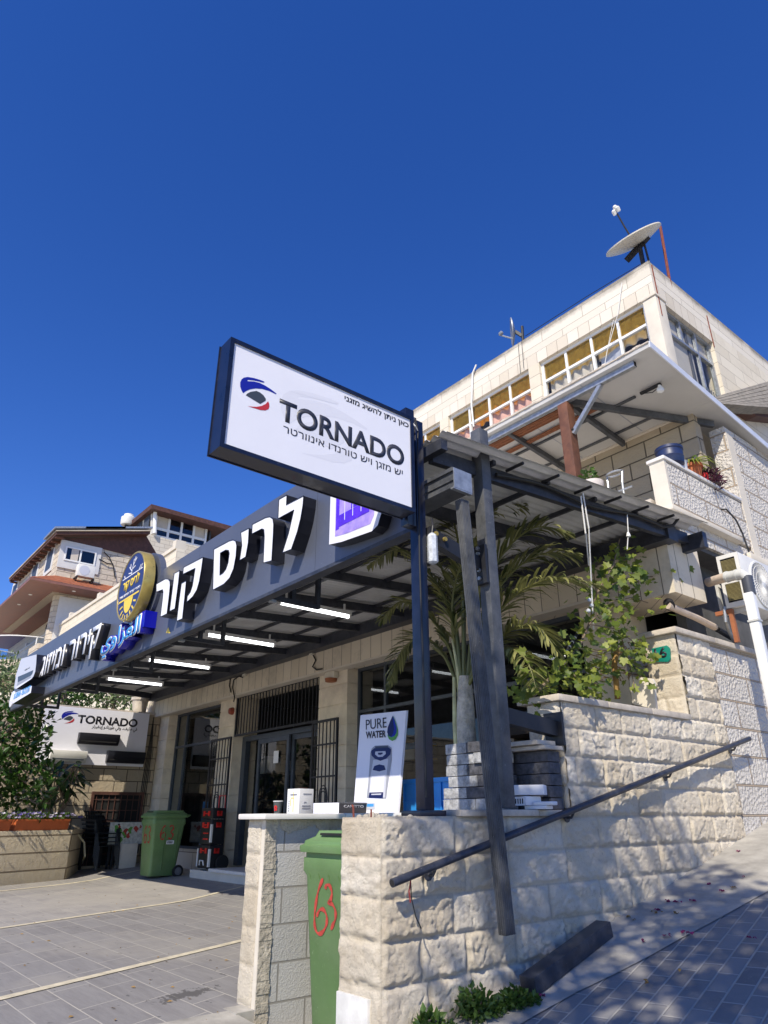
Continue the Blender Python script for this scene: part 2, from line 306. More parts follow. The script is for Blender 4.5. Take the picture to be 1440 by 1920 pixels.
# ground
def groundmats():
    m, t, b = nodes('parking_slab'); v, p = uz(t, 0.447, True)
    br = t.nodes.new('ShaderNodeTexBrick'); t.links.new(v, br.inputs['Vector']); br.inputs['Scale'].default_value = 1
    br.offset = 0.37; br.inputs['Brick Width'].default_value = 0.56; br.inputs['Row Height'].default_value = 0.28
    br.inputs['Mortar Size'].default_value = 0.006; br.inputs['Mortar Smooth'].default_value = 0.4; br.inputs['Bias'].default_value = 0
    br.inputs['Color1'].default_value = (0.245, 0.235, 0.228, 1); br.inputs['Color2'].default_value = (0.20, 0.19, 0.185, 1); br.inputs['Mortar'].default_value = (0.46, 0.43, 0.37, 1)
    mp = t.nodes.new('ShaderNodeMapping'); mp.inputs['Scale'].default_value = (0.9, 7.0, 1); mp.inputs['Rotation'].default_value = (0, 0, R(66)); t.links.new(p, mp.inputs[0])
    st = add_noise(t, mp.outputs[0], 2.5, 6, 0.7)
    col = mix(t, ramp(t, st, 0.40, 0.62, (0, 0, 0, 1), (0.55, 0.55, 0.55, 1)), br.outputs['Color'], (0.29, 0.28, 0.27))
    dn = add_noise(t, p, 0.45, 5, 0.65); col = mix(t, ramp(t, dn, 0.5, 0.68, (0, 0, 0, 1), (0.6, 0.6, 0.6, 1)), col, (0.36, 0.335, 0.29))
    # a lighter, warmer bay between the second and third stall line
    s = t.nodes.new('ShaderNodeSeparateXYZ'); t.links.new(v, s.inputs[0])
    rr = t.nodes.new('ShaderNodeValToRGB'); e = rr.color_ramp.elements; e[0].position = 0.0; e[1].position = 1.0
    mr = t.nodes.new('ShaderNodeMapRange'); mr.inputs[1].default_value = -14; mr.inputs[2].default_value = -4
    t.links.new(s.outputs[0], mr.inputs[0]); t.links.new(mr.outputs[0], rr.inputs[0])
    e[0].color = (0.2,) * 3 + (1,); e[1].color = (0, 0, 0, 1)
    for po, va in ((0.31, 0.2), (0.33, 0.75), (0.62, 0.75), (0.64, 0.0)):
        q = e.new(po); q.color = (va, va, va, 1)
    n5 = add_noise(t, p, 3, 5, 0.7)
    dm = mix(t, 1.0, rr.outputs[0], ramp(t, n5, 0.2, 0.7), 'MULTIPLY')
    col = mix(t, dm, col, (0.42, 0.39, 0.345))
    sp = add_noise(t, p, 16, 2, 0.5); col = mix(t, ramp(t, sp, 0.70, 0.74, (0, 0, 0, 1), (0.7, 0.7, 0.7, 1)), col, (0.07, 0.07, 0.07))
    # an old spill by the pier: a patch of darker, smoother stone with splashes round it
    sc_ = at_z(350, 1864, -1.02); mp2 = t.nodes.new('ShaderNodeMapping'); mp2.vector_type = 'TEXTURE'; mp2.inputs['Location'].default_value = (sc_.x, sc_.y, -1.02); mp2.inputs['Rotation'].default_value = (0, 0, R(108)); mp2.inputs['Scale'].default_value = (.42, .15, 1); t.links.new(p, mp2.inputs[0])
    ln = t.nodes.new('ShaderNodeVectorMath'); ln.operation = 'LENGTH'; t.links.new(mp2.outputs[0], ln.inputs[0])
    mp3 = t.nodes.new('ShaderNodeMapping'); mp3.inputs['Rotation'].default_value = (0, 0, R(-108)); mp3.inputs['Scale'].default_value = (11, 24, 1); t.links.new(p, mp3.inputs[0])
    sn = add_noise(t, mp3.outputs[0], 1.0, 4, .6); ad = t.nodes.new('ShaderNodeMath'); ad.operation = 'MULTIPLY_ADD'; ad.inputs[1].default_value = -.42; t.links.new(ln.outputs['Value'], ad.inputs[0]); t.links.new(sn, ad.inputs[2])
    col = mix(t, ramp(t, ad.outputs[0], .27, .33, (0, 0, 0, 1), (.8, .8, .8, 1)), col, (0.075, 0.07, 0.065))
    t.links.new(col, b.inputs['Base Color']); b.inputs['Roughness'].default_value = 0.75
    inv = t.nodes.new('ShaderNodeMath'); inv.operation = 'SUBTRACT'; inv.inputs[0].default_value = 1; t.links.new(br.outputs['Fac'], inv.inputs[1])
    nb = bump(t, b, inv.outputs[0], 0.5, 0.005); bump(t, b, add_noise(t, p, 80, 4), 0.3, 0.004, nb)
    m, t, b = nodes('street_paver')
    p = pos(t); mp = t.nodes.new('ShaderNodeMapping'); mp.inputs['Rotation'].default_value = (0, 0, R(-8)); t.links.new(p, mp.inputs[0])
    sx = t.nodes.new('ShaderNodeSeparateXYZ'); t.links.new(mp.outputs[0], sx.inputs[0]); cb = t.nodes.new('ShaderNodeCombineXYZ')
    t.links.new(sx.outputs[1], cb.inputs[0]); t.links.new(sx.outputs[0], cb.inputs[1])
    br = t.nodes.new('ShaderNodeTexBrick'); t.links.new(cb.outputs[0], br.inputs['Vector']); br.inputs['Scale'].default_value = 1
    br.offset = 0.5; br.inputs['Brick Width'].default_value = 0.20; br.inputs['Row Height'].default_value = 0.105
    br.inputs['Mortar Size'].default_value = 0.008; br.inputs['Mortar Smooth'].default_value = 0.5; br.inputs['Bias'].default_value = 0
    br.inputs['Color1'].default_value = (0.24, 0.235, 0.23, 1); br.inputs['Color2'].default_value = (0.15, 0.148, 0.148, 1); br.inputs['Mortar'].default_value = (0.40, 0.38, 0.34, 1)
    n = add_noise(t, p, 1.2, 6, 0.7); col = mix(t, ramp(t, n, 0.45, 0.7, (0, 0, 0, 1), (0.7, 0.7, 0.7, 1)), br.outputs['Color'], (0.30, 0.285, 0.265))
    n2 = add_noise(t, p, 30, 4, 0.7); col = mix(t, ramp(t, n2, 0.58, 0.75, (0, 0, 0, 1), (0.5, 0.5, 0.5, 1)), col, (0.36, 0.33, 0.29))
    t.links.new(col, b.inputs['Base Color']); b.inputs['Roughness'].default_value = 0.8
    inv = t.nodes.new('ShaderNodeMath'); inv.operation = 'SUBTRACT'; inv.inputs[0].default_value = 1; t.links.new(br.outputs['Fac'], inv.inputs[1])
    nb = bump(t, b, inv.outputs[0], 0.8, 0.008); bump(t, b, n2, 0.4, 0.006, nb)
    simple('street_concrete', (0.36, 0.34, 0.30), 0.9, var=0.3, vs=4, bs=0.6, bscale=40)
    # clay roof tiles
    m, t, b = nodes('clay_tile'); v, p = uz(t); 
    wv = t.nodes.new('ShaderNodeTexWave'); wv.wave_type = 'BANDS'; wv.bands_direction = 'X'; wv.inputs['Scale'].default_value = 1.6; t.links.new(v, wv.inputs['Vector'])
    wz = t.nodes.new('ShaderNodeTexWave'); wz.wave_type = 'BANDS'; wz.bands_direction = 'Y'; wz.wave_profile = 'SAW'; wz.inputs['Scale'].default_value = 2.2; t.links.new(v, wz.inputs['Vector'])
    n = add_noise(t, p, 5, 4); col = ramp(t, n, 0.3, 0.7, (0.30, 0.085, 0.035, 1), (0.48, 0.16, 0.07, 1))
    col = mix(t, ramp(t, wz.outputs['Fac'], 0.0, 0.15, (0.6, 0.6, 0.6, 1), (0, 0, 0, 1)), col, (0.14, 0.05, 0.03)); t.links.new(col, b.inputs['Base Color'])
    b.inputs['Roughness'].default_value = 0.8; nb = bump(t, b, wv.outputs['Fac'], 1.0, 0.06); bump(t, b, wz.outputs['Fac'], 0.8, 0.05, nb)
groundmats()
def stained():
    m, t, b = nodes('roof_edge_stone'); v, p = uz(t)
    br = t.nodes.new('ShaderNodeTexBrick'); t.links.new(v, br.inputs['Vector']); br.inputs['Scale'].default_value = 1; br.offset = 0.5
    br.inputs['Brick Width'].default_value = 0.78; br.inputs['Row Height'].default_value = 0.2; br.inputs['Mortar Size'].default_value = 0.004; br.inputs['Bias'].default_value = 0
    br.inputs['Color1'].default_value = (0.75, 0.69, 0.59, 1); br.inputs['Color2'].default_value = (0.66, 0.60, 0.50, 1); br.inputs['Mortar'].default_value = (0.3, 0.26, 0.2, 1)
    s = t.nodes.new('ShaderNodeSeparateXYZ'); t.links.new(p, s.inputs[0])
    mr = t.nodes.new('ShaderNodeMapRange'); mr.inputs[1].default_value = 6.98; mr.inputs[2].default_value = 7.26; t.links.new(s.outputs[2], mr.inputs[0])
    n = add_noise(t, p, 2.0, 8, 0.8); mu = t.nodes.new('ShaderNodeMath'); mu.operation = 'MULTIPLY'; t.links.new(n, mu.inputs[0]); t.links.new(mr.outputs[0], mu.inputs[1])
    col = mix(t, ramp(t, mu.outputs[0], 0.22, 0.48, (0, 0, 0, 1), (0.85, 0.85, 0.85, 1)), br.outputs['Color'], (0.17, 0.15, 0.12))
    n2 = add_noise(t, p, 40, 3, 0.7); col = mix(t, ramp(t, n2, 0.28, 0.4, (0.35, 0.35, 0.35, 1), (0, 0, 0, 1)), col, (0.3, 0.25, 0.18))
    t.links.new(col, b.inputs['Base Color']); b.inputs['Roughness'].default_value = 0.9; bump(t, b, n2, 0.2, 0.004)
stained()

# ------------------------------------------------------------------ mesh builder
class MB:
    def __init__(s): s.v = []; s.f = []; s.mi = []; s.t = []; s.tints = False
    def add(s, vs, fs, mi=0, tint=None):
        o = len(s.v); s.v += [tuple(v) for v in vs]; s.f += [tuple(i + o for i in f) for f in fs]; s.mi += [mi] * len(fs)
        s.t += [tint if tint is not None else 0.5] * len(vs)
        if tint is not None: s.tints = True
        return s
    def box(s, x0, x1, y0, y1, z0, z1, mi=0):
        x0, x1 = sorted((x0, x1)); y0, y1 = sorted((y0, y1)); z0, z1 = sorted((z0, z1))
        v = [(x0, y0, z0), (x1, y0, z0), (x1, y1, z0), (x0, y1, z0), (x0, y0, z1), (x1, y0, z1), (x1, y1, z1), (x0, y1, z1)]
        return s.add(v, [(3, 2, 1, 0), (4, 5, 6, 7), (0, 1, 5, 4), (1, 2, 6, 5), (2, 3, 7, 6), (3, 0, 4, 7)], mi)
    def beam(s, a, b, wd, ht, up=(0, 0, 1), mi=0):
        a, b = Vector(a), Vector(b); d = (b - a).normalized(); u = Vector(up)
        r = d.cross(u)
        if r.length < 1e-4: r = d.cross(Vector((1, 0, 0)))
        r.normalize(); u = r.cross(d).normalized(); r = r * wd / 2; u = u * ht / 2
        v = [a - r - u, a + r - u, a + r + u, a - r + u, b - r - u, b + r - u, b + r + u, b - r + u]
        return s.add(v, [(0, 1, 2, 3), (7, 6, 5, 4), (0, 4, 5, 1), (1, 5, 6, 2), (2, 6, 7, 3), (3, 7, 4, 0)], mi)
    def tube(s, pts, r, n=8, mi=0, cap=True, tint=None):
        pts = [Vector(p) for p in pts]; rs = r if isinstance(r, (list, tuple)) else [r] * len(pts)
        vs, fs = [], []; pu = None
        for i, p in enumerate(pts):
            d = (pts[min(i + 1, len(pts) - 1)] - pts[max(i - 1, 0)]).normalized()
            u = pu - d * pu.dot(d) if pu is not None else (Vector((0, 0, 1)).cross(d) if abs(d.z) < 0.95 else Vector((1, 0, 0)).cross(d))
            u.normalize(); pu = u; q = d.cross(u)
            for k in range(n):
                a = 2 * math.pi * k / n; vs.append(p + (u * math.cos(a) + q * math.sin(a)) * rs[i])
        for i in range(len(pts) - 1):
            for k in range(n):
                k2 = (k + 1) % n; fs.append((i * n + k, i * n + k2, (i + 1) * n + k2, (i + 1) * n + k))
        if cap: fs += [tuple(range(n - 1, -1, -1)), tuple((len(pts) - 1) * n + k for k in range(n))]
        return s.add(vs, fs, mi, tint)
    def lathe(s, base, prof, n=20, axis=(0, 0, 1), mi=0):
        b = Vector(base); ax = Vector(axis).normalized(); u = ax.orthogonal().normalized(); q = ax.cross(u); vs, fs = [], []
        for r, h in prof:
            for k in range(n):
                a = 2 * math.pi * k / n; vs.append(b + ax * h + (u * math.cos(a) + q * math.sin(a)) * r)
        for i in range(len(prof) - 1):
            for k in range(n):
                k2 = (k + 1) % n; fs.append((i * n + k, i * n + k2, (i + 1) * n + k2, (i + 1) * n + k))
        if prof[0][0] > 1e-4: fs.append(tuple(range(n - 1, -1, -1)))
        if prof[-1][0] > 1e-4: fs.append(tuple((len(prof) - 1) * n + k for k in range(n)))
        return s.add(vs, fs, mi)
    def prism(s, pts, depth, front=0, side=0, hole=None):
        """pts: 3D outline on its front plane; depth: vector to the back"""
        pts = [Vector(p) for p in pts]; dv = Vector(depth); n = len(pts)
        if hole is None:
            s.add(pts, [tuple(range(n))], front); s.add([p + dv for p in pts], [tuple(range(n - 1, -1, -1))], side)
        else:
            hl = [Vector(p) for p in hole]; m = len(hl)
            # bridge ring: triangulate with mathutils
            from mathutils.geometry import tessellate_polygon
            tris = tessellate_polygon([pts, hl]); al = pts + hl
            s.add(al, [tuple(t) for t in tris], front); s.add([p + dv for p in al], [tuple(reversed(t)) for t in tris], side)
            s.add(hl + [p + dv for p in hl], [(i, (i + 1) % m, m + (i + 1) % m, m + i) for i in range(m)], side)
        s.add(pts + [p + dv for p in pts], [(i, n + i, n + (i + 1) % n, (i + 1) % n) for i in range(n)], side)
        return s
    def build(s, name, mats, parent=None, smooth=False, bevel=0.0, angle=35):
        me = bpy.data.meshes.new(name); off = Vector((0, 0, 0)); q = parent
        while q is not None: off = off + q.location; q = q.parent
        me.from_pydata([(v[0] - off.x, v[1] - off.y, v[2] - off.z) for v in s.v], [], s.f)
        if not isinstance(mats, (list, tuple)): mats = [mats]
        for m in mats: me.materials.append(M[m])
        me.polygons.foreach_set('material_index', s.mi)
        if s.tints:
            a = me.attributes.new('tint', 'FLOAT', 'POINT'); a.data.foreach_set('value', s.t)
        me.validate()
        if bevel > 0:
            bm = bmesh.new(); bm.from_mesh(me); bmesh.ops.remove_doubles(bm, verts=bm.verts, dist=1e-5)
            ed = [e for e in bm.edges if len(e.link_faces) == 2 and e.calc_face_angle(0) > 0.6]
            bmesh.ops.bevel(bm, geom=ed, offset=bevel, segments=2, affect='EDGES', profile=0.6, clamp_overlap=True)
            bm.to_mesh(me); bm.free()
        bm = bmesh.new(); bm.from_mesh(me); bmesh.ops.recalc_face_normals(bm, faces=bm.faces) if not s.tints else None
        bm.to_mesh(me); bm.free()
        if smooth or bevel > 0:
            for p in me.polygons: p.use_smooth = True
            me.set_sharp_from_angle(angle=R(angle))
        o = bpy.data.objects.new(name, me); C.objects.link(o)
        if parent is not None: o.parent = parent
        return o
def tag(o, label=None, cat=None, group=None, kind=None):
    if label: o['label'] = label
    if cat: o['category'] = cat
    if group: o['group'] = group
    if kind: o['kind'] = kind
    return o
def thing(name, label, cat, loc, group=None):
    o = bpy.data.objects.new(name, None); C.objects.link(o); o.location = loc; o.empty_display_size = 0.1
    return tag(o, label, cat, group)
def copy_tree(o, parent=None, d=(0, 0, 0)):
    c = o.copy(); C.objects.link(c)
    if parent is not None: c.parent = parent
    else: c.location = o.location + Vector(d)
    for ch in [k for k in o.children]: copy_tree(ch, c)
    return c
def text(name, s, rect, fr, mats, parent, depth=0.002, bold=0.0, words=False):
    """rect = (u0,u1,v0,v1) on frame fr = (origin, u, v, n)"""
    def glyphs(body):
        cu = bpy.data.curves.new(name, 'FONT'); cu.body = body; cu.size = 1; cu.offset = bold; cu.resolution_u = 5
        to = bpy.data.objects.new(name, cu); C.objects.link(to)
        m_ = bpy.data.meshes.new_from_object(to.evaluated_get(bpy.context.evaluated_depsgraph_get()))
        bpy.data.objects.remove(to); bpy.data.curves.remove(cu); return m_
    DAL, RES = '\u05d3', '\u05e8'; me = glyphs(s.replace(DAL, RES))
    for i, ch_ in enumerate(s):                                       # square the corner of each dalet
        if ch_ == DAL:
            g_ = glyphs(s[:i].replace(DAL, RES) + RES); xm = max(v.co.x for v in g_.vertices); ym = max(v.co.y for v in glyphs(RES).vertices)
            bm = bmesh.new(); bm.from_mesh(me); th_ = .085 + bold; bm.faces.new([bm.verts.new((a_, b_, 0)) for a_, b_ in ((xm - .12, ym - th_), (xm + .07, ym - th_), (xm + .07, ym), (xm - .12, ym))]); bm.to_mesh(me); bm.free()
    if depth > 0:
        bm = bmesh.new(); bm.from_mesh(me); bmesh.ops.remove_doubles(bm, verts=bm.verts, dist=1e-5)
        for f in bm.faces:
            if f.normal.z < 0: f.normal_flip()
        fs = list(bm.faces); r = bmesh.ops.extrude_face_region(bm, geom=fs)
        vs = [g for g in r['geom'] if isinstance(g, bmesh.types.BMVert)]
        nf = [g for g in r['geom'] if isinstance(g, bmesh.types.BMFace)]
        for v in vs: v.co.z += 1.0
        for f in bm.faces: f.material_index = 1
        for f in nf: f.material_index = 0 if min(v.co.z for v in f.verts) > .5 else 1
        bm.to_mesh(me); bm.free()
    co = np.array([v.co[:] for v in me.vertices]); lo, hi = co.min(0), co.max(0)
    spans = []
    if words:
        iv = sorted((min(co[i][0] for i in f.vertices), max(co[i][0] for i in f.vertices)) for f in me.polygons)
        for a_, b_ in iv:
            if spans and a_ < spans[-1][1] + .19: spans[-1][1] = max(spans[-1][1], b_)
            else: spans.append([a_, b_])
    O, u, v, n = (Vector(k) for k in fr); u0, u1, v0, v1 = rect; sx = (u1 - u0) / (hi[0] - lo[0]); sy = (v1 - v0) / (hi[1] - lo[1])
    off = Vector((0, 0, 0)); q = parent
    while q is not None: off = off + q.location; q = q.parent
    for vt in me.vertices:
        x, y, z = vt.co; vt.co = O + u * (u0 + (x - lo[0]) * sx) + v * (v0 + (y - lo[1]) * sy) + n * (z * depth) - off
    for m in (mats if isinstance(mats, (list, tuple)) else [mats, mats]): me.materials.append(M[m])
    o = bpy.data.objects.new(name, me); C.objects.link(o); o.parent = parent
    if len(spans) > 1:
        for k_, (a_, b_) in enumerate(spans):
            bm = bmesh.new(); bm.from_mesh(me if k_ else me); bm.verts.ensure_lookup_table()
            bmesh.ops.delete(bm, geom=[vt for vt in bm.verts if not (a_ - .01 <= co[vt.index][0] <= b_ + .01)], context='VERTS')
            m2 = me.copy(); bm.to_mesh(m2); bm.free(); o2 = bpy.data.objects.new(name, m2); C.objects.link(o2); o2.parent = parent
        bpy.data.objects.remove(o); return o2
    return o
rv = lambda s: s[::-1]

# ------------------------------------------------------------------ stone relief
def _h(ix, iy, seed):
    n = (ix.astype(np.int64) * 374761393 + iy.astype(np.int64) * 668265263 + seed * 974634777) & 0xffffffff
    n = ((n ^ (n >> 13)) * 1274126177) & 0xffffffff
    return ((n ^ (n >> 16)) & 0xffff) / 65535.0
def vn(x, y, seed):
    ix, iy = np.floor(x), np.floor(y); fx, fy = x - ix, y - iy; fx = fx * fx * (3 - 2 * fx); fy = fy * fy * (3 - 2 * fy)
    a, b = _h(ix, iy, seed), _h(ix + 1, iy, seed); c, d = _h(ix, iy + 1, seed), _h(ix + 1, iy + 1, seed)
    return (a * (1 - fx) + b * fx) * (1 - fy) + (c * (1 - fx) + d * fx) * fy
def stone_relief(name, parent, fr, u0, u1, z0, z1, top, course, ztop, lens, res, amp, seed, mat='rock_face'):
    O, U, N = Vector(fr[0]), Vector(fr[1]), Vector(fr[2]); rng = np.random.RandomState(seed)
    nu, nz = int((u1 - u0) / res) + 2, int((z1 - z0) / res) + 2
    u = np.linspace(u0, u1, nu); z = np.linspace(z0, z1, nz); UU, ZZ = np.meshgrid(u, z)
    row = np.floor((ztop - ZZ) / course).astype(int); rl = row.min()
    dz = np.minimum((ztop - ZZ) - row * course, (row + 1) * course - (ztop - ZZ)); du = np.full_like(UU, 9.0); tint = np.zeros_like(UU); sid = np.zeros_like(UU)
    for r in range(row.min(), row.max() + 1):
        js = [u0 - (rng.rand() * lens[0] if (r - rl) % 2 else 0)]
        while js[-1] < u1 + 1: js.append(js[-1] + lens[0] + rng.rand() * (lens[1] - lens[0]))
        js = np.array(js); js[0] = u0 if js[0] < u0 else js[0]
        mk = row == r; k = np.clip(np.searchsorted(js, UU[mk], side='right') - 1, 0, len(js) - 2)
        du[mk] = np.minimum(UU[mk] - js[k], js[k + 1] - UU[mk]); rr = rng.rand(len(js)); tint[mk] = rr[k]; sid[mk] = k + 37 * (r + 50)
    du = np.minimum(du, np.minimum(UU - u0 + 0.004, u1 - UU + 0.004))
    e = np.minimum(du, dz); wob = (vn(UU * 30, ZZ * 30, seed + 5) - 0.5) * 0.022
    m = np.clip((e + wob - 0.006) / 0.018, 0, 1); m = m * m * (3 - 2 * m)
    X, Z = UU + sid * 3.1, ZZ + sid * 1.7
    wx = X + 0.06 * (vn(X * 7, Z * 7, 3) - .5); wz = Z + 0.06 * (vn(X * 7, Z * 7, 4) - .5)
    wx = wx + .03 * (vn(X * 19, Z * 19, 6) - .5); wz = wz + .03 * (vn(X * 19, Z * 19, 8) - .5)
    def terr(v, k, sh): q_ = v * k; return (np.floor(q_) + np.clip((q_ % 1) * sh - (sh - 1), 0, 1)) / k
    a = vn(wx * 4, wz * 5, seed); t1 = terr(vn(wx * 10, wz * 13, seed + 1), 4, 5); t2 = terr(vn(wx * 24, wz * 30, seed + 2), 3, 3)
    c = (1 - np.abs(2 * vn(wx * 34, wz * 40, seed + 12) - 1)) ** 2; d = vn(X * 75, Z * 75, seed + 3)
    flat = np.clip((vn(X * 3, Z * 4, seed + 9) - .3) * 3.5, .25, 1)
    pit = np.clip((.34 - vn(wx * 40, wz * 46, seed + 14)) * 5, 0, 1); crk = np.clip(.10 - np.abs(vn(wx * 9, wz * 15, seed + 15) - .5), 0, .10) * 10
    hgt = .14 * a + flat * (.40 * t1 + .26 * t2 + .10 * c) + .14 * d - .20 * pit - .22 * crk * flat + .12
    disp = m * (0.003 + amp * hgt) - 0.004 * (e < 0.0045)
    V = [(O + U * float(a_) + N * float(dd) + Vector((0, 0, float(zz)))) for a_, zz, dd in zip(UU.ravel(), ZZ.ravel(), disp.ravel())]
    off = Vector((0, 0, 0)); q = parent
    while q is not None: off = off + q.location; q = q.parent
    tops = np.array([top(x) for x in u]); F = []
    flip = U.cross(Vector((0, 0, 1))).dot(N) < 0
    for j in range(nz - 1):
        zc = z[j]
        for i in range(nu - 1):
            if zc < min(tops[i], tops[i + 1]) - 1e-6:
                q = (j * nu + i, j * nu + i + 1, (j + 1) * nu + i + 1, (j + 1) * nu + i); F.append(q[::-1] if flip else q)
    me = bpy.data.meshes.new(name); me.from_pydata([tuple(v - off) for v in V], [], F); me.materials.append(M[mat])
    for nm, arr in (('tint', tint), ('joint', (e < 0.005) * 0.25)):
        at = me.attributes.new(nm, 'FLOAT', 'POINT'); at.data.foreach_set('value', arr.ravel().astype(np.float32))
    bm = bmesh.new(); bm.from_mesh(me); bmesh.ops.delete(bm, geom=[v for v in bm.verts if not v.link_faces], context='VERTS'); bm.to_mesh(me); bm.free()
    for p in me.polygons: p.use_smooth = True
    o = bpy.data.objects.new(name, me); C.objects.link(o); o.parent = parent; return o

# ================================================================== SETTING
GZ = -1.02; WX = -3.05; FY = 2.85; FB = 6.3
def struct(name, mb, mat, smooth=False): return tag(mb.build(name, mat, None, smooth), kind='structure')
def G(x, y): return GZ + max(0, y - 4.6) * .068 + max(0, -x - 13.5) * .03
gx_s = list(np.linspace(-16.4, -4.3, 13)); gy_s = [-3.2, 0, 2, 3, 4, 4.6, 5.2, 5.8, 6.6]; b = MB()
b.add([(x, y, G(x, y)) for y in gy_s for x in gx_s], [(j * 13 + i, j * 13 + i + 1, (j + 1) * 13 + i + 1, (j + 1) * 13 + i) for j in range(8) for i in range(12)]); struct('parking_paving', b, 'parking_slab')
b = MB(); b.add([(-4.3, -3.2, GZ), (WX, -3.2, S(-3.2)), (WX, 2.35, S(2.35)), (-4.3, 2.35, GZ)], [(0, 1, 2, 3)])
b.add([(-4.3, 2.35, S(2.35) - .02), (WX, 2.35, S(2.35) - .002), (WX, 4, S(2.35) - .02), (-4.3, 4, S(2.35) - .02)], [(0, 1, 2, 3)]); b.v[4:] = [(v[0], v[1], v[2] - .065) for v in b.v[4:]]; b.box(-4.36, -4.2, 2.335, 2.49, -1.7, GZ + .003); struct('driveway_apron', b, 'street_concrete')
KX = -3.0
ys = [-14, -6, 0, 4, 8, 14, 30]
b = MB()
for i in range(len(ys) - 1):
    y0, y1 = ys[i], ys[i + 1]
    b.add([(KX, y0, S(y0)), (9, y0, S(y0)), (9, y1, S(y1)), (KX, y1, S(y1))], [(0, 1, 2, 3)])
struct('street', b, 'street_paver')
b = MB()
n = 90
for i in range(n):                                                   # concrete gutter strip with a rough edge
    y0, y1 = -4 + 24 * i / n, -4 + 24 * (i + 1) / n
    f = lambda y: -2.72 + (y - 3.1) * .17 + 0.05 * mnoise.noise(Vector((y * 1.3, 0, 0))) + 0.03 * mnoise.noise(Vector((y * 6, 3, 0)))
    b.add([(WX, y0, S(y0) + .02), (f(y0), y0, S(y0) + .006), (f(y1), y1, S(y1) + .006), (WX, y1, S(y1) + .02)], [(0, 1, 2, 3)])
struct('pavement', b, 'street_concrete')
b = MB(); b.add([(-400, -400, -3.4), (400, -400, -3.4), (400, 600, -3.4), (-400, 600, -3.4)], [(0, 1, 2, 3)]); struct('terrain', b, 'terrain_soil')
b = MB(); b.add([(-16.4, -3.2, GZ), (-4.3, -3.2, GZ), (-4.3, -3.2, -3.4), (-16.4, -3.2, -3.4)], [(3, 2, 1, 0)]); struct('parking_edge', b, 'street_concrete')
for (p0, p1) in (((-5.308, 1.349), (-6.288, 3.539)), ((-8.51, 2.041), (-10.121, 5.66)), ((-12.3, 2.2), (-13.9, 5.3))):
    k = 1.03; p0 = Vector((p0[0] * k, p0[1] * k, 0)); p1 = Vector((p1[0] * k, p1[1] * k, 0)); d = (p1 - p0).normalized(); q = Vector((d.y, -d.x, 0))
    a = p0 - d * (p0.y + 1.5) / d.y; e = p0 + d * (5.75 - p0.y) / d.y; b = MB(); hw = 0.042
    
    for k in range(20): m0, m1 = a.lerp(e, k / 20), a.lerp(e, (k + 1) / 20); b.add([m0 - q * hw, m0 + q * hw, m1 + q * hw, m1 - q * hw], [(0, 1, 2, 3)])
    b.v = [(v[0], v[1], G(v[0], v[1]) + .005) for v in b.v]; struct('parking_line', b, 'stall_line')

# ================================================================== RETAINING WALL
rw = thing('retaining_wall', 'stepped retaining wall of rough rock-faced limestone rising beside the sloping lane', 'wall', (WX, 4.2, -1.2))
def topf(y): return 0.0 if y < 4.07 else (0.735 if y < 5.84 else 1.49)
stone_relief('rock_faced_stone', rw, ((WX, 0, 0), (0, 1, 0), (1, 0, 0)), 2.465, 6.44, -1.5, 1.49, topf, 0.188, 0.0 + 0.188 * 8, (0.30, 0.56), 0.0085, 0.030, 11)
stone_relief('corner_stone', rw, ((0, 2.465, 0), (1, 0, 0), (0, -1, 0)), -3.395, WX, -1.5, 0.0, lambda u: 0.0, 0.188, 0.188 * 8, (0.5, 0.6), 0.0125, 0.028, 23)
stone_relief('end_stone', rw, ((0, 4.07, 0), (1, 0, 0), (0, -1, 0)), -3.34, WX, 0.05, 0.735, lambda u: 0.735, 0.188, 0.188 * 8, (0.5, 0.6), 0.0125, 0.016, 31)
stone_relief('end_stone', rw, ((0, 5.84, 0), (1, 0, 0), (0, -1, 0)), -3.36, WX, 0.735, 1.49, lambda u: 1.49, 0.188, 0.188 * 8, (0.5, 0.6), 0.0125, 0.014, 47)
b = MB(); b.box(-3.39, WX - .02, 2.485, 4.09, -1.7, -.012); b.box(-3.34, WX - .02, 4.09, 5.86, -1.7, .72); b.box(-3.36, WX - .02, 5.86, 6.44, -1.7, 1.48); b.build('wall_core', 'plaster', rw)
b = MB(); b.box(-3.3, WX, 6.445, 14, -1.7, 1.488); b.build('pebbled_stone', 'pebble_stone', rw)
def slabs(x0, x1, y0, y1, z0, z1, n, parent, name='coping_slab', mat='coping_stone', along='y'):
    for i in range(n):
        q = MB(); a, e = (y0, y1) if along == 'y' else (x0, x1); s0 = a + (e - a) * i / n; s1 = a + (e - a) * (i + 1) / n - .004
        dz = random.uniform(-.003, .003)
        q.box(x0, x1, s0, s1, z0, z1 + dz) if along == 'y' else q.box(s0, s1, y0, y1, z0, z1 + dz)
        q.build(name, mat, parent, bevel=.008)
slabs(-3.40, -3.015, 4.03, 5.82, .738, .785, 3, rw); slabs(-3.40, -3.005, 5.79, 9.4, 1.492, 1.545, 5, rw)
slabs(-3.40, -3.015, 3.02, 4.06, .002, .04, 3, rw)
b = MB(); b.box(-3.375, -3.12, 2.437, 2.463, -1.3, -.80); b.build('white_panel', 'white_panel_paint', rw, bevel=.004)
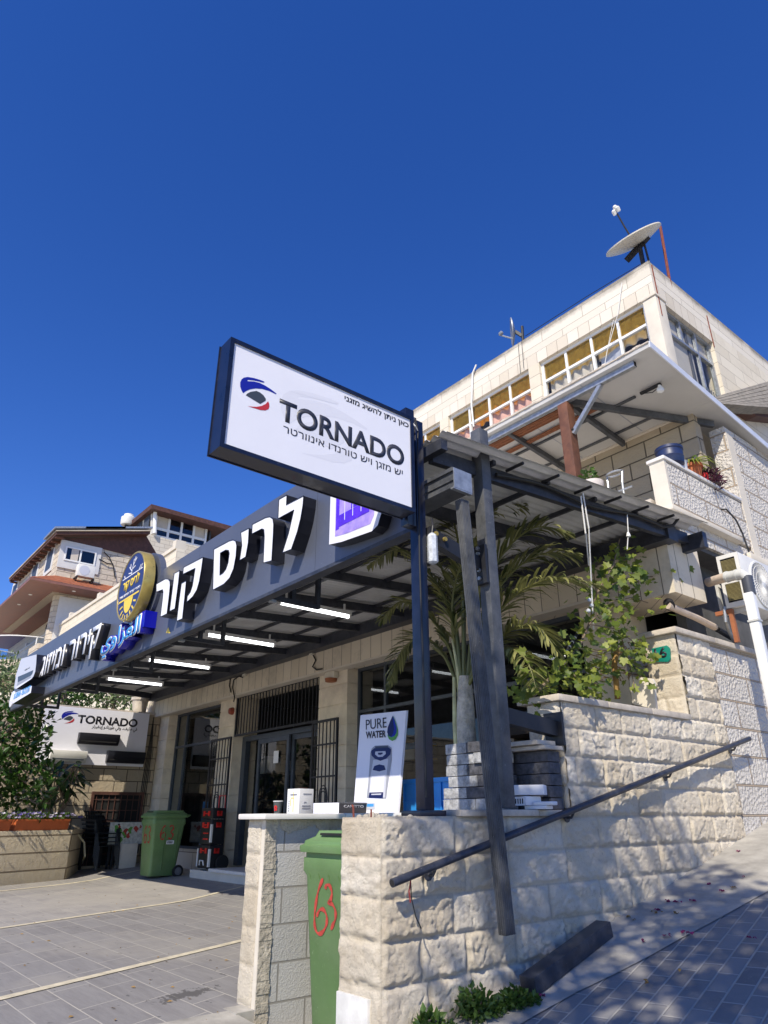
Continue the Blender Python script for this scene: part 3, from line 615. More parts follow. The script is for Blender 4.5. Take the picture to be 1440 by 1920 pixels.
# broken mortar and rebar stubs where the coping is missing
b = MB(); rr = random.Random(5)
for i in range(26):
    c = Vector((-3.36 + rr.random() * .28, 2.5 + rr.random() * .5, rr.uniform(0, .014))); s = rr.uniform(.008, .028); b.lathe(c - Vector((0, 0, s * .5)), [(s, 0), (s * .9, s * .6), (s * .3, s)], 6)
b.build('mortar_crumbs', 'plaster', rw)
b = MB(); b.tube([(-3.33, 2.5, -.01), (-3.335, 2.5, .05), (-3.345, 2.5, .062)], .006, 6); b.tube([(-3.2, 2.52, -.01), (-3.2, 2.52, .04)], .005, 6); b.build('rebar_stub', 'rust_red', rw)

# niche wall for the bin, terrace and its marble ledge
bw = thing('block_wall', 'bare grey concrete block wall with a white stone end beside the green bin', 'wall', (-4.3, 2.9, -1.2))
b = MB(); b.box(-4.43, -4.2, 2.47, 3.6, -1.6, -.012); b.build('block_face', 'concrete_block', bw)
b = MB(); b.box(-4.2, -3.4, 3.45, 3.6, -1.6, -.012); b.build('niche_back', 'concrete_block', bw)
stone_relief('white_stone_end', bw, ((0, 2.458, 0), (1, 0, 0), (0, -1, 0)), -4.43, -4.245, -1.5, -.012, lambda u: -.012, 0.2, -.012, (0.5, 0.6), 0.0125, 0.014, 61)
b = MB()                                                             # ragged plaster at the block edge and under the ledge
for i in range(60):
    z = -1.35 + i * .0225; wdt = .035 + .022 * mnoise.noise(Vector((z * 9, 1, 0))) + .01 * mnoise.noise(Vector((z * 31, 5, 0)))
    b.box(-4.198, -4.19 + .006 * mnoise.noise(Vector((z * 20, 2, 2))), 2.452, 2.50 + wdt, z, z + .0224)
for i in range(60):
    y = 2.56 + i * .0148; h = .05 + .05 * mnoise.noise(Vector((y * 7, 3, 1))) + .02 * mnoise.noise(Vector((y * 25, 1, 1)))
    b.box(-4.198, -4.192, y, y + .0147, -.018 - max(h, .01), -.014)
b.build('plaster_edge', 'plaster', bw)
b = MB(); b.box(-4.245, -4.2, 2.456, 2.4695, -1.6, -.014); b.build('bevel_strip', 'white_plaster', bw)
te = thing('terrace', 'low terrace edged with a white marble ledge in front of the right shop window', 'terrace', (-4.3, 4.5, -1))
b = MB(); b.box(-5.15, -3.4, 3.62, 6.0, -1.1, -.03); b.build('terrace_floor', 'terrace_tile', te)
slabs(-4.47, -4.12, 2.40, 3.66, -.01, .026, 2, te, 'marble_ledge', 'marble')
slabs(-4.115, -3.42, 3.3, 3.66, -.01, .026, 1, te, 'marble_ledge', 'marble', 'x')
slabs(-5.2, -4.475, 3.5, 3.8, -.01, .026, 1, te, 'marble_ledge', 'marble', 'x')

# ================================================================== SHOP BUILDING
sb = thing('shop_building', 'three-storey limestone shop building with balcony, side wall and windowed top floor', 'building', (-9, 7, GZ))
FL = -0.76
def part(name, mat, fn, parent=None, bevel=0): q = MB(); fn(q); return q.build(name, mat, parent or sb, bevel=bevel)
LZ = 2.11
XE = dict(p1=(-16.2, -15.25), p2=(-12.78, -12.16), p3=(-9.36, -8.6), p4=(-4.33, -3.12))
for nm in ('p1', 'p2', 'p3'):
    x0, x1 = XE[nm]; k = MB(); z = GZ - .1
    while z < LZ - .01:
        z1 = min(z + .3, LZ); k.box(x0, x1, FB, FB + .5, z + .006, z1 - .006); k.box(x0 + .008, x1 - .008, FB + .008, FB + .5, z1 - .006, z1 + .006) if z1 < LZ else None; z = z1
    k.build('pillar', 'cream_paint', sb, bevel=.006)
part('cream_wall', 'cream_paint', lambda q: q.box(-4.33, -3.85, FB, FB + .5, GZ - .1, LZ))
part('lintel_band', 'lintel_stone', lambda q: (q.box(-16.2, -3.9, FB - .16, FB + .5, LZ, 2.8), q.box(-3.898, -3.102, FB - .2, FB + .4, 1.94, 2.803)))
part('lintel_soffit', 'white_plaster', lambda q: q.box(-16.2, -3.9, FB - .158, FB + .02, LZ - .03, LZ - .002))
part('sill_wall', 'facade_stone', lambda q: (q.box(-15.25, -12.78, FB + .1, FB + .4, GZ - .1, -.55), q.box(-8.6, -4.33, FB + .1, FB + .4, GZ - .1, -.35)))
def shopwin(x0, x1, z0, z1, rail, mull):
    k = MB(); y0, y1 = FB + .2, FB + .26; t = .045
    k.box(x0, x1, y0, y1, z1 - t, z1); k.box(x0, x1, y0, y1, z0, z0 + t); k.box(x0, x0 + t, y0, y1, z0 + t, z1 - t); k.box(x1 - t, x1, y0, y1, z0 + t, z1 - t)
    k.box(x0 + t, x1 - t, y0 + .003, y1, rail - t / 2, rail + t / 2)
    for m in mull: k.box(m - t / 2, m + t / 2, y0 + .005, y1, z0 + t, rail - t / 2); k.box(m - t / 2, m + t / 2, y0 + .005, y1, rail + t / 2, z1 - t)
    o = k.build('shop_window', 'alu_frame', sb)
    g = MB(); g.add([(x0, FB + .235, z0), (x1, FB + .235, z0), (x1, FB + .235, z1), (x0, FB + .235, z1)], [(0, 1, 2, 3)]); g.build('glass_pane', 'shop_glass', o)
shopwin(-15.25, -12.78, -.55, LZ, 1.41, (-14.75, -13.0)); shopwin(-8.6, -4.33, -.35, LZ, 1.46, (-7.95, -6.3))
# doorway: transom grille, sliding doors
def grille(q, x0, x1, y, z0, z1, n, th=.014, rails=()):
    q.box(x0, x1, y - .015, y + .015, z0, z0 + .035); q.box(x0, x1, y - .015, y + .015, z1 - .035, z1); q.box(x0, x0 + .035, y - .015, y + .015, z0 + .035, z1 - .035); q.box(x1 - .035, x1, y - .015, y + .015, z0 + .035, z1 - .035)
    for i in range(1, n): x = x0 + (x1 - x0) * i / n; q.box(x - th / 2, x + th / 2, y - th / 2, y + th / 2, z0 + .035, z1 - .035)
    for r in rails: q.box(x0 + .035, x1 - .035, y - .012, y + .012, r - .012, r + .012)
part('transom_grille', 'bracket_steel', lambda q: grille(q, -12.16, -9.36, FB + .03, 1.38, LZ, 26))
part('door_frame', 'alu_frame', lambda q: (q.box(-12.16, -12.02, FB + .2, FB + .3, FL, 1.38), q.box(-9.5, -9.36, FB + .2, FB + .3, FL, 1.38), q.box(-12.02, -9.5, FB + .2, FB + .3, 1.3, 1.38)))
for (x0, x1, y) in ((-11.6, -10.55, FB + .24), (-10.55, -9.5, FB + .3)):
    k = MB(); k.box(x0, x0 + .07, y - .02, y + .02, FL, 1.3); k.box(x1 - .07, x1, y - .02, y + .02, FL, 1.3); k.box(x0 + .07, x1 - .07, y - .02, y + .02, FL, FL + .1); k.box(x0 + .07, x1 - .07, y - .02, y + .02, 1.22, 1.3)
    o = k.build('sliding_door', 'alu_frame', sb); g = MB(); g.add([(x0, y, FL), (x1, y, FL), (x1, y, 1.3), (x0, y, 1.3)], [(0, 1, 2, 3)]); g.build('glass_pane', 'shop_glass', o)
part('door_notice', 'paper_white', lambda q: q.box(-11.02, -10.86, FB + .214, FB + .218, .86, 1.06))
def gate(x0, x1, y):
    q = MB(); grille(q, x0, x1, y, FL + .02, 1.36, 7, .014, (-.1, .55, 1.0))
    for i in range(3): q.tube([(x0 + (x1 - x0) * .5 + .07 * math.cos(a) * (1 + .3 * i), y, .25 + .1 * math.sin(a) * (1 + .4 * i)) for a in np.linspace(0, 6.28, 14)], .008, 5)
    q.build('security_gate', 'bracket_steel', sb)
gate(-12.75, -11.95, FB - .14); gate(-9.3, -8.62, FB - .14)
part('door_step', 'marble', lambda q: (q.box(-11.7, -9.2, 5.80, FB + .3, -.81, FL), ), bevel=.012)
part('step_riser', 'white_plaster', lambda q: q.box(-12.5, -9.1, 5.86, FB + .3, GZ - .05, -.812))
# dark shop interior with things on shelves
part('interior', 'interior_wall', lambda q: (q.box(-16.1, -3.3, 10.0, 10.1, GZ, 2.7), q.box(-16.1, -16.0, FB + .5, 10, GZ, 2.7), q.box(-3.5, -3.4, FB + .5, 10, GZ, 2.7), q.box(-16, -3.5, FB + .5, 10, FL - .1, FL), q.box(-16, -3.5, FB + .5, 10, 2.6, 2.7)))
def shelves(q):
    for x in (-15.4, -14, -11, -7.4, -6):
        for z in (-.2, .35, .9): q.box(x, x + 1.2, 8.6, 9.0, z, z + .03)
part('shelf_unit', 'alu_frame', shelves)
rr = random.Random(9)
for i in range(22):
    x = rr.uniform(-15.3, -4.6); z = rr.choice((-.17, .38, .93)); hgt = rr.uniform(.15, .42); wd = rr.uniform(.15, .5)
    q = MB(); q.box(x, x + wd, 8.62 - rr.random() * .2, 8.95, z, z + hgt); q.build('goods_box', rr.choice(('paper_white', 'sign_white', 'print_grey', 'print_sky', 'interior_wall', 'box_print', 'yellow_print')), sb, bevel=.01)
part('water_cooler', 'ac_white', lambda q: (q.box(-13.55, -13.2, FB + .5, FB + .85, -.2, .75), ), bevel=.03)
part('leaflet_stand', 'print_sky', lambda q: q.box(-14.0, -13.85, FB + .4, FB + .45, -.55, .3))

# balcony and side wall
part('balcony_slab', 'white_plaster', lambda q: (q.box(-10.4, -3.02, FB - .1, 7.72, 2.806, 2.86), q.box(-10.4, -3.3, 7.72, 9, 2.806, 2.86)), bevel=.01)
part('balcony_parapet', 'pebble_stone', lambda q: q.box(-3.27, -3.102, 6.40, 8.08, 2.862, 3.45))
part('parapet_end', 'white_plaster', lambda q: q.box(-3.272, -3.1, 6.36, 6.398, 2.862, 3.45))
part('parapet_cap', 'marble', lambda q: q.box(-3.29, -3.085, 6.34, 8.08, 3.452, 3.49), bevel=.006)
part('side_wall', 'pebble_stone', lambda q: (q.box(-3.29, -3.1, 8.28, 14, 2.6, 4.5), q.box(-3.29, -3.1, 6.51, 8.28, 2.6, 2.804), q.box(-3.29, -3.1, 8.082, 8.28, 2.6, 4.5)))
part('corner_band', 'white_plaster', lambda q: (q.box(-3.2, -3.094, 8.1, 8.275, 2.6, 4.45), q.box(-3.2, -3.094, 8.278, 8.284, 2.6, 2.8)))
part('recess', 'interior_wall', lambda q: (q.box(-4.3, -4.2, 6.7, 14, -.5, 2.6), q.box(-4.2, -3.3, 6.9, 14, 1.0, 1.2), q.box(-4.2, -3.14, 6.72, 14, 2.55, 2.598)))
part('window_ledge', 'white_plaster', lambda q: q.box(-3.1, -3.0, 7.75, 9.6, 2.62, 2.7), bevel=.01)
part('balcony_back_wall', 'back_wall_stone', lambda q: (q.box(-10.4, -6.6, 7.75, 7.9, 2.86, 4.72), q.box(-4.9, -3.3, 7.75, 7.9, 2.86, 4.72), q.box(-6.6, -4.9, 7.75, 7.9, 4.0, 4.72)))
part('balcony_window', 'dark_void', lambda q: q.box(-6.6, -4.9, 7.8, 7.85, 2.86, 4.0))
part('balcony_window_rail', 'white_frame', lambda q: q.box(-6.6, -4.9, 7.76, 7.8, 3.5, 3.56))

# top storey
TY, TX, TL = 7.7, -3.43, -10.5
part('roof_edge', 'roof_edge_stone', lambda q: (q.box(TL, TX, TY, TY + .2, 6.87, 7.25), q.box(TX - .2, TX, TY + .202, 16, 6.87, 7.25)))
part('roof_slab', 'terrace_tile', lambda q: q.box(TL, TX - .2, TY + .2, 16, 6.9, 7.0))
part('window_head', 'head_stone', lambda q: (q.box(TL, TX, TY + .002, TY + .2, 6.66, 6.868), q.box(TX - .2, TX - .002, TY + .202, 9.32, 6.6, 6.868)))
WIN = ((-9.65, -7.78), (-7.56, -5.69), (-5.48, -3.62))
part('front_pier', 'upper_stone', lambda q: (q.box(TL, -9.65, TY, TY + .2, 4.8, 6.658), q.box(-7.78, -7.56, TY, TY + .2, 4.8, 6.658), q.box(-5.69, -5.48, TY, TY + .2, 4.8, 6.658), q.box(TL, -3.62, TY, TY + .2, 4.72, 5.2)))
part('corner_pier', 'white_plaster', lambda q: q.box(-3.62, TX + .004, TY - .012, TY + .24, 4.72, 6.62), bevel=.006)
part('corner_ledge', 'white_plaster', lambda q: q.box(-3.64, TX + .02, TY - .03, TY + .26, 6.622, 6.658), bevel=.004)
SY0, SY1 = 7.97, 9.30
part('side_upper_wall', 'upper_stone', lambda q: (q.box(TX - .2, TX, SY1, 16, 4.72, 6.868), q.box(TX - .2, TX, TY + .24, SY1, 4.72, 5.0)))
part('storey_slab', 'white_plaster', lambda q: q.box(TL, TX, TY, 16, 4.66, 4.718))
def window(axis, c, a0, a1, z0, z1, rail, cols, lower, glass_u, glass_l, mat='white_frame', tk=.045):
    k = MB(); bx = (lambda p0, p1, q0, q1, d=0: k.box(p0, p1, c + .06 + d, c + .11, q0, q1)) if axis == 'y' else (lambda p0, p1, q0, q1, d=0: k.box(c - .11, c - .06 - d, p0, p1, q0, q1))
    bx(a0, a1, z1 - tk, z1); bx(a0, a1, z0, z0 + tk); bx(a0, a0 + tk, z0 + tk, z1 - tk); bx(a1 - tk, a1, z0 + tk, z1 - tk); bx(a0 + tk, a1 - tk, rail - .02, rail + .02, .002)
    for i in range(1, cols): x = a0 + (a1 - a0) * i / cols; bx(x - .02, x + .02, z0 + tk, rail - .02, .004) if i in lower else None; bx(x - .02, x + .02, rail + .02, z1 - tk, .004)
    o = k.build('window_frame', mat, sb)
    for nm, p, q, gm in (('upper_pane', rail, z1, glass_u), ('lower_pane', z0, rail, glass_l)):
        g = MB(); v = [(a0, c + .085, p), (a1, c + .085, p), (a1, c + .085, q), (a0, c + .085, q)] if axis == 'y' else [(c - .085, a0, p), (c - .085, a1, p), (c - .085, a1, q), (c - .085, a0, q)]
        g.add(v, [(0, 1, 2, 3)]); g.build(nm, gm, o)
    return o
def curtain(x0, x1, y, z0, z1, mat, ph=0, n=60, amp=.025, parent=None):
    q = MB(); vs, fs = [], []
    for i in range(n + 1):
        x = x0 + (x1 - x0) * i / n; yy = y + amp * math.sin(i * .75 + ph + .6 * math.sin(i * .2))
        vs += [(x, yy, z0), (x, yy, z1)]
    fs = [(2 * i, 2 * i + 2, 2 * i + 3, 2 * i + 1) for i in range(n)]; q.add(vs, fs); q.build('curtain', mat, parent or sb, smooth=True, angle=80)
for wi, (x0, x1) in enumerate(WIN):
    window('y', TY, x0, x1, 5.2, 6.66, 6.30, 4, (1, 2, 3), 'amber_glass', 'clear_glass')
    part('room_back', 'interior_wall', lambda q: q.box(x0 - .1, x1 + .1, TY + .9, TY + .95, 5.0, 6.7))
wdx = 1.87 / 4
curtain(-7.5, -6.95, TY + .15, 5.2, 6.3, 'curtain_pink', 2, 26); curtain(-6.7, -5.75, TY + .15, 5.2, 6.3, 'curtain_pink', 1, 44); curtain(-7.15, -5.75, TY + .19, 6.24, 6.64, 'curtain_orange', 0, 60)
curtain(-5.4, -4.62, TY + .15, 5.2, 6.26, 'blind_beige', 0, 40); curtain(-9.6, -8.0, TY + .15, 5.2, 6.64, 'curtain_orange', 0, 60)
curtain(-4.5, -4.12, TY + .16, 5.2, 6.26, 'print_lightgrey', 1, 4); curtain(-5.45, -3.7, TY + .2, 6.2, 6.64, 'blind_beige', 1, 70)
o = window('x', TX, SY0, SY1, 5.02, 6.6, 6.2, 3, (2,), 'clear_glass', 'clear_glass', 'galvanised')
part('roller_blind', 'blind_beige', lambda q: (q.box(TX - .125, TX - .115, SY0, SY0 + .78, 5.0, 6.2), q.box(TX - .125, TX - .118, SY0, SY1, 6.2, 6.6)))
part('room_back', 'interior_wall', lambda q: q.box(TX - 1.2, TX - 1.1, SY0 - .1, SY1 + .1, 5.0, 6.7))
part('window_bars', 'alu_frame', lambda q: [q.box(TX - .055, TX - .045, y, y + .01, 5.0, 5.6) for y in np.arange(8.8, 9.28, .07)])
part('downpipe', 'rust_red', lambda q: (q.box(TX + .001, TX + .012, TY + .06, TY + .075, 6.3, 7.2), q.box(TX + .001, TX + .012, 9.29, 9.3, 6.5, 7.1)))

# ================================================================== CANOPY
ca = thing('steel_canopy', 'dark steel canopy with corrugated sheet roof over the shop front', 'canopy', (-8.5, 4.6, 2.4))
def cz(y): return 2.42 + (y - 2.95) * 0.2 / 3.4
b = MB(); x0, x1 = -14.1, -2.9; pit = .085; nx = int((x1 - x0) / pit * 6); vs = []
for i in range(nx + 1):
    x = x0 + (x1 - x0) * i / nx; ph = (i % 6); dz = (.016, .016, .004, -.012, -.012, .004)[ph]
    for y in (2.94, 6.42):
        vs += [(x + (x + 9) / 5.1 * .55 * (y - 2.94) * (x < -9) + (.10 * (y - 2.94) / 3.5 if x > -3.2 else 0) * (x + 3.2) / .3, y, cz(y) + .02 + dz)]
b.add(vs, [(2 * i, 2 * i + 2, 2 * i + 3, 2 * i + 1) for i in range(nx)]); simple('roof_sheet', (0.70, 0.70, 0.69), 0.4, 0.0, var=0.12, vs=3)
o = b.build('roof_sheet', 'roof_sheet', ca, smooth=True, angle=60)
TRX = (-13.35, -11.3, -9.15, -7.1, -5.2)
part('front_rail', 'charcoal_steel', lambda q: (q.box(-14.05, -3.2, 2.935, 2.985, 1.80, 1.85), q.box(-14.05, -2.96, 2.935, 2.995, 2.32, 2.40)), ca)
part('back_beam', 'charcoal_steel', lambda q: q.box(-15.7, -3.0, 6.14 - .17, 6.14 - .005, 2.42, 2.58), ca)
part('side_beam', 'charcoal_steel', lambda q: q.beam((-3.13, 2.99, 2.35), (-3.04, 6.38, 2.53), .05, .11), ca)
part('end_beam', 'charcoal_steel', lambda q: q.box(-4.3, -2.87, 6.385, 6.46, 2.40, 2.56), ca)
for i, x in enumerate(np.linspace(-13.9, -3.9, 11)):
    part('rafter', 'charcoal_steel', lambda q: q.beam((x, 2.99, 2.35), (x, 5.97, 2.535), .05, .10), ca)
part('rafter', 'charcoal_steel', lambda q: q.beam((-14.08, 2.99, 2.36), (-15.85, 6.38, 2.55), .05, .12), ca)
for y in (3.55, 4.2, 4.85, 5.5):
    part('purlin', 'charcoal_steel', lambda q: q.box(-14.0 - (y - 2.95) * .5, -3.02, y - .015, y + .015, cz(y) - .035, cz(y) + .002), ca)
for x in TRX:
    k = MB(); y1 = 3.47
    k.box(x - .02, x + .02, 2.99, y1, 1.77, 1.81); k.box(x - .02, x + .02, y1 - .04, y1, 1.81, 2.35); k.box(x - .02, x + .02, 3.16, 3.2, 1.81, 2.35)
    k.beam((x, 3.02, 1.83), (x, y1 - .05, 2.32), .02, .02); o = k.build('truss', 'charcoal_steel', ca)
    k = MB(); k.box(x - .022, x + .022, 2.936, 3.0, 1.745, 1.769); k.add([(x - .02, 2.938, 1.77), (x + .02, 2.938, 1.77), (x, 2.938, 1.80)], [(0, 1, 2)]); k.build('truss_end', 'galvanised', o)
part('sheet_screw', 'bracket_steel', lambda q: [q.tube([Vector((-3.1 + (y - 3) * .027, y, cz(y) - .012)), Vector((-2.93 + (y - 3) * .027, y, cz(y) - .012))], .013, 6) for y in np.arange(3.75, 6.2, .42)], ca)
cb_ = thing('drain_hose', 'thick black corrugated cable strapped along the right canopy beam', 'cable', (-2.93, 4.9, 2.3))
b = MB(); pts = [Vector((-3.06 + (y - 3.5) * .027, y, cz(y) - .05 - .05 * math.sin(y * 2.3) ** 2)) for y in np.arange(3.6, 5.95, .12)]; pts.append(pts[-1] + Vector((0.05, .1, .03))); pts.append(pts[-1] + Vector((.02, .08, .08)))
b.tube(pts, .015, 8); b.build('hose', 'cable_black', cb_, smooth=True)

# gutter and the loose downpipe
gu = thing('gutter_pipe', 'ribbed grey downpipe hanging loose from a short gutter in front of the wall', 'downpipe', (-2.93, 3.1, -.6))
k = MB(); k.box(-3.75, -2.875, 2.96, 2.975, 2.0, 2.14); k.box(-3.75, -2.875, 2.975, 3.10, 2.0, 2.015); k.box(-3.75, -2.875, 3.10, 3.115, 2.0, 2.14); k.box(-3.75, -2.875, 2.945, 2.96, 2.118, 2.145); k.box(-3.75, -2.875, 2.945, 2.96, 1.996, 2.02); k.box(-3.75, -2.876, 2.95, 2.9598, 2.05, 2.075)
k.build('gutter', 'grey_steel', gu); part('gutter_cap', 'galvanised', lambda q: (q.box(-2.874, -2.868, 2.95, 3.12, 1.995, 2.14), q.box(-2.9, -2.87, 2.945, 3.12, 1.985, 1.996)), gu)
pa, pb = at_x(866, 940, -2.93), at_x(951, 1752, -2.93); k = MB(); k.beam(pa, pb, .075, .055, up=(1, 0, 0))
for i in range(-2, 3): k.beam(pa + Vector((.0285, i * .014, 0)), pb + Vector((.0285, i * .014, 0)), .006, .005, up=(1, 0, 0))
for i in range(-1, 2): k.beam(pa + Vector((i * .015, -.0385, 0)), pb + Vector((i * .015, -.0385, 0)), .005, .006, up=(1, 0, 0))
k.build('downpipe', 'grey_steel', gu)

# fluorescent battens
tubes = [((193, 1275), (312, 1282)), ((268, 1240), (402, 1250)), ((378, 1193), (524, 1207.5)), ((513, 1132.5), (665, 1154))]
lab = ['leftmost and smallest fluorescent tube under the canopy', 'second fluorescent tube from the left, below the round gold sign', 'third fluorescent tube from the left, under the large Hebrew letters', 'rightmost and nearest fluorescent tube under the canopy, beside the palm']
for (a, e), l in zip(tubes, lab):
    z = 2.27; A, E_ = at_z(*a, z), at_z(*e, z); xm = (A.x + E_.x) / 2; A.x = E_.x = xm
    t = thing('fluorescent_light', l, 'light', (xm, (A.y + E_.y) / 2, z), 'fluorescent tubes under the canopy')
    k = MB(); k.box(xm - .035, xm + .035, A.y, E_.y, z + .018, z + .06); k.build('housing', 'white_frame', t)
    k = MB(); k.tube([A + Vector((0, .03, 0)), E_ - Vector((0, .03, 0))], .022, 10); k.build('lamp_tube', 'lamp_on', t, smooth=True)
    k = MB(); k.box(xm - .025, xm + .025, A.y, A.y + .03, z - .024, z + .0178); k.box(xm - .025, xm + .025, E_.y - .03, E_.y, z - .024, z + .0178)
    for yy in (A.y + .1, E_.y - .1): k.box(xm - .01, xm + .01, yy, yy + .02, z + .0602, 2.42)
    k.build('end_cap', 'white_frame', t)

# ================================================================== FASCIA SIGN
fs = thing('fascia_sign', 'long grey fascia board with raised white Hebrew letters across the shop front', 'shop sign', (-8.6, FY, 1.8))
ZB, ZT = 1.785, 2.675
xs = [-14.12, -11.9, -9.3, -6.6, -4.35, -3.2]
for i in range(5): part('fascia_panel', 'fascia_grey', lambda q: q.box(xs[i] + .002, xs[i + 1] - .002, FY, FY + .08, ZB, ZT), fs)
part('fascia_edge', 'charcoal_steel', lambda q: q.box(-14.12, -3.2, FY - .004, FY + .085, ZB - .03, ZB - .001), fs)
LY = FY - .125
def PX(pts, org, k, y): return [at_y(org[0] + u / k, org[1] + v / k, y) for u, v in pts]
L2 = ((260, 900), 4.0)
letters = [
 ([(133, 780), (200, 741), (222, 743), (234, 760), (236, 790), (228, 870), (212, 1003), (163, 1027), (180, 890), (184, 838), (180, 822), (133, 840)], None),
 ([(268, 700), (307, 679), (298, 770), (272, 965), (233, 984), (255, 810)], None),
 ([(337, 655), (483, 578), (472, 660), (455, 760), (436, 825), (405, 875), (362, 915), (366, 872), (390, 838), (405, 790), (425, 661), (333, 706)], None),
 ([(322, 775), (357, 756), (345, 880), (328, 1040), (286, 1058), (305, 900)], None),
 ([(565, 519), (680, 457), (708, 449), (727, 457), (735, 490), (730, 570), (712, 665), (682, 735), (640, 780), (557, 825)], [(613, 547), (654, 525), (674, 527), (681, 550), (672, 620), (656, 668), (634, 697), (609, 714)]),
 ([(767, 393), (828, 361), (822, 470), (803, 576), (758, 603), (775, 490)], None),
 ([(853, 333), (950, 283), (985, 275), (1006, 290), (1012, 330), (1010, 400), (998, 605), (935, 622), (944, 420), (940, 372), (925, 366), (850, 404)], None),
 ([(1053, 145), (1112, 112), (1108, 187), (1238, 119), (1232, 190), (1215, 290), (1190, 390), (1145, 520), (1079, 546), (1125, 400), (1165, 225), (1046, 290)], None)]
for pg, hl in letters:
    q = MB(); q.prism(PX(pg, *L2, LY), (0, FY - LY - .0015, 0), 0, 1, PX(hl, *L2, LY) if hl else None); q.build('raised_letter', ['letter_white', 'letter_black'], fs)
    q = MB()                                                         # thin dark lip round the face
    P_ = PX(pg, *L2, LY - .001); n = len(P_)
    for i in range(n): q.beam(P_[i], P_[(i + 1) % n], .006, .006)
    if hl:
        P_ = PX(hl, *L2, LY - .001)
        for i in range(len(P_)): q.beam(P_[i], P_[(i + 1) % len(P_)], .006, .006)
    q.build('letter_rim', 'letter_black', fs)
FR = lambda y: (Vector((0, y, 0)), Vector((1, 0, 0)), Vector((0, 0, 1)), Vector((0, -1, 0)))
xa, xb = at_y(74, 1262, LY).x, at_y(190, 1170, LY).x; zt, zb = at_y(188, 1168, LY).z, at_y(172, 1233, LY).z
o = text('raised_lettering', rv('קירור ומיזוג'), (xa, xb, zb, zt), FR(FY - .002), ['letter_white', 'letter_black'], fs, .12, .022, True)
xa, xb = at_y(194, 1215, LY).x, at_y(269, 1152, LY).x; zt, zb = at_y(268, 1153, LY).z, at_y(200, 1234, LY).z
ar = 'ﻱﻭﺍﺰﻐﻟﺍ'
text('arabic_backing', ar, (xa - .03, xb + .06, zb - .02, zt + .03), FR(FY - .002), ['deep_blue', 'deep_blue'], fs, .14, .05)
text('arabic_outline', ar, (xa - .02, xb + .02, zb - .015, zt + .015), FR(FY - .144), ['letter_white', 'letter_white'], fs, .004, .035)
text('arabic_lettering', ar, (xa, xb, zb, zt), FR(FY - .150), ['print_sky', 'print_sky'], fs, .004, .012)
part('arabic_side_block', 'deep_blue', lambda q: q.box(xb - .02, xb + .10, FY - .14, FY - .002, zb + .16, zt + .03), fs)
# round emblem
dc = at_y(244, 1098, FY - .22); dr = (at_y(244, 1038, FY - .22).z - at_y(244, 1153, FY - .22).z) / 2
em = thing('round_emblem', 'round navy and gold emblem disc fixed to the fascia', 'emblem sign', (dc.x, FY - .1, dc.z))
q = MB(); q.lathe((dc.x, FY - .05, dc.z), [(dr, .04), (dr, .16), (dr * .985, .17), (dr * .945, .17), (dr * .94, .163)], 56, (0, -1, 0)); q.build('gold_rim', 'gold', em, smooth=True, angle=40)
q = MB(); q.add([Vector((dc.x, FY - .2138, dc.z))] + [Vector((dc.x + dr * .941 * math.cos(a), FY - .2138, dc.z + dr * .941 * math.sin(a))) for a in np.linspace(0, 2 * math.pi, 57)[:-1]], [(0, i + 1, (i + 1) % 56 + 1) for i in range(56)]); q.build('navy_face', 'navy_face', em)
q = MB(); q.lathe((dc.x + .03, FY + .03, dc.z - .01), [(dr * 1.03, 0), (dr * 1.03, .075)], 48, (0, -1, 0)); q.build('grey_backing', 'fascia_grey', em)
ef = (Vector((dc.x, FY - .2145, dc.z)), Vector((1, 0, 0)), Vector((0, 0, 1)), Vector((0, -1, 0)))
text('emblem_name', rv('לריס קור'), (-dr * .62, dr * .62, -dr * .12, dr * .27), ef, 'yellow_print', em, .004, .03)
text('emblem_line', rv('מוצרי קירור ומיזוג אוויר'), (-dr * .78, dr * .78, -dr * .27, -dr * .17), ef, 'letter_white', em, .003, .01, True)
def strokes(name, lst, mat, parent, O, U, V, N, wd, th=.003):
    q = MB()
    for ln in lst:
        for a, e in zip(ln[:-1], ln[1:]): q.beam(O + U * a[0] + V * a[1], O + U * e[0] + V * e[1], th, wd, up=N.cross((U * (e[0] - a[0]) + V * (e[1] - a[1])).normalized()))
    return q.build(name, mat, parent)
D = dr; ex, ez = Vector((1, 0, 0)), Vector((0, 0, 1)); en = Vector((0, -1, 0)); eo = Vector((dc.x, FY - .216, dc.z))
S_ = lambda L: [[(a * D, c * D) for a, c in l] for l in L]
strokes('emblem_branch', S_([[(-.72, .33), (.78, .33)], [(-.08, .33), (-.02, .62), (.0, .8)], [(-.02, .6), (.2, .78)], [(-.06, .45), (-.3, .62)], [(-.2, .55), (-.22, .7)], [(.1, .69), (.1, .84)], [(-.05, .5), (.16, .55)], [(-.1, .4), (-.3, .43)], [(.5, .33), (.62, .46)], [(.62, .33), (.74, .46)], [(-.55, .33), (-.62, .44)]]), 'letter_white', em, eo, ex, ez, en, .012)
strokes('emblem_sun_rays', S_([[(-.75, -.34), (.75, -.34)]] + [[(.42 * math.cos(a), -.42 + .42 * math.sin(a)), (.62 * math.cos(a), -.42 + .6 * math.sin(a))] for a in np.linspace(-2.9, -.24, 8)]), 'yellow_print', em, eo, ex, ez, en, .022)
q = MB(); q.add([eo + Vector((0, 0, -.36 * D))] + [eo + ex * (.33 * D * math.cos(a)) + ez * (-.36 * D + .42 * D * math.sin(a)) for a in np.linspace(-math.pi, 0, 18)], [(0, i + 1, i + 2) for i in range(17)]); q.build('emblem_sun', 'yellow_print', em)
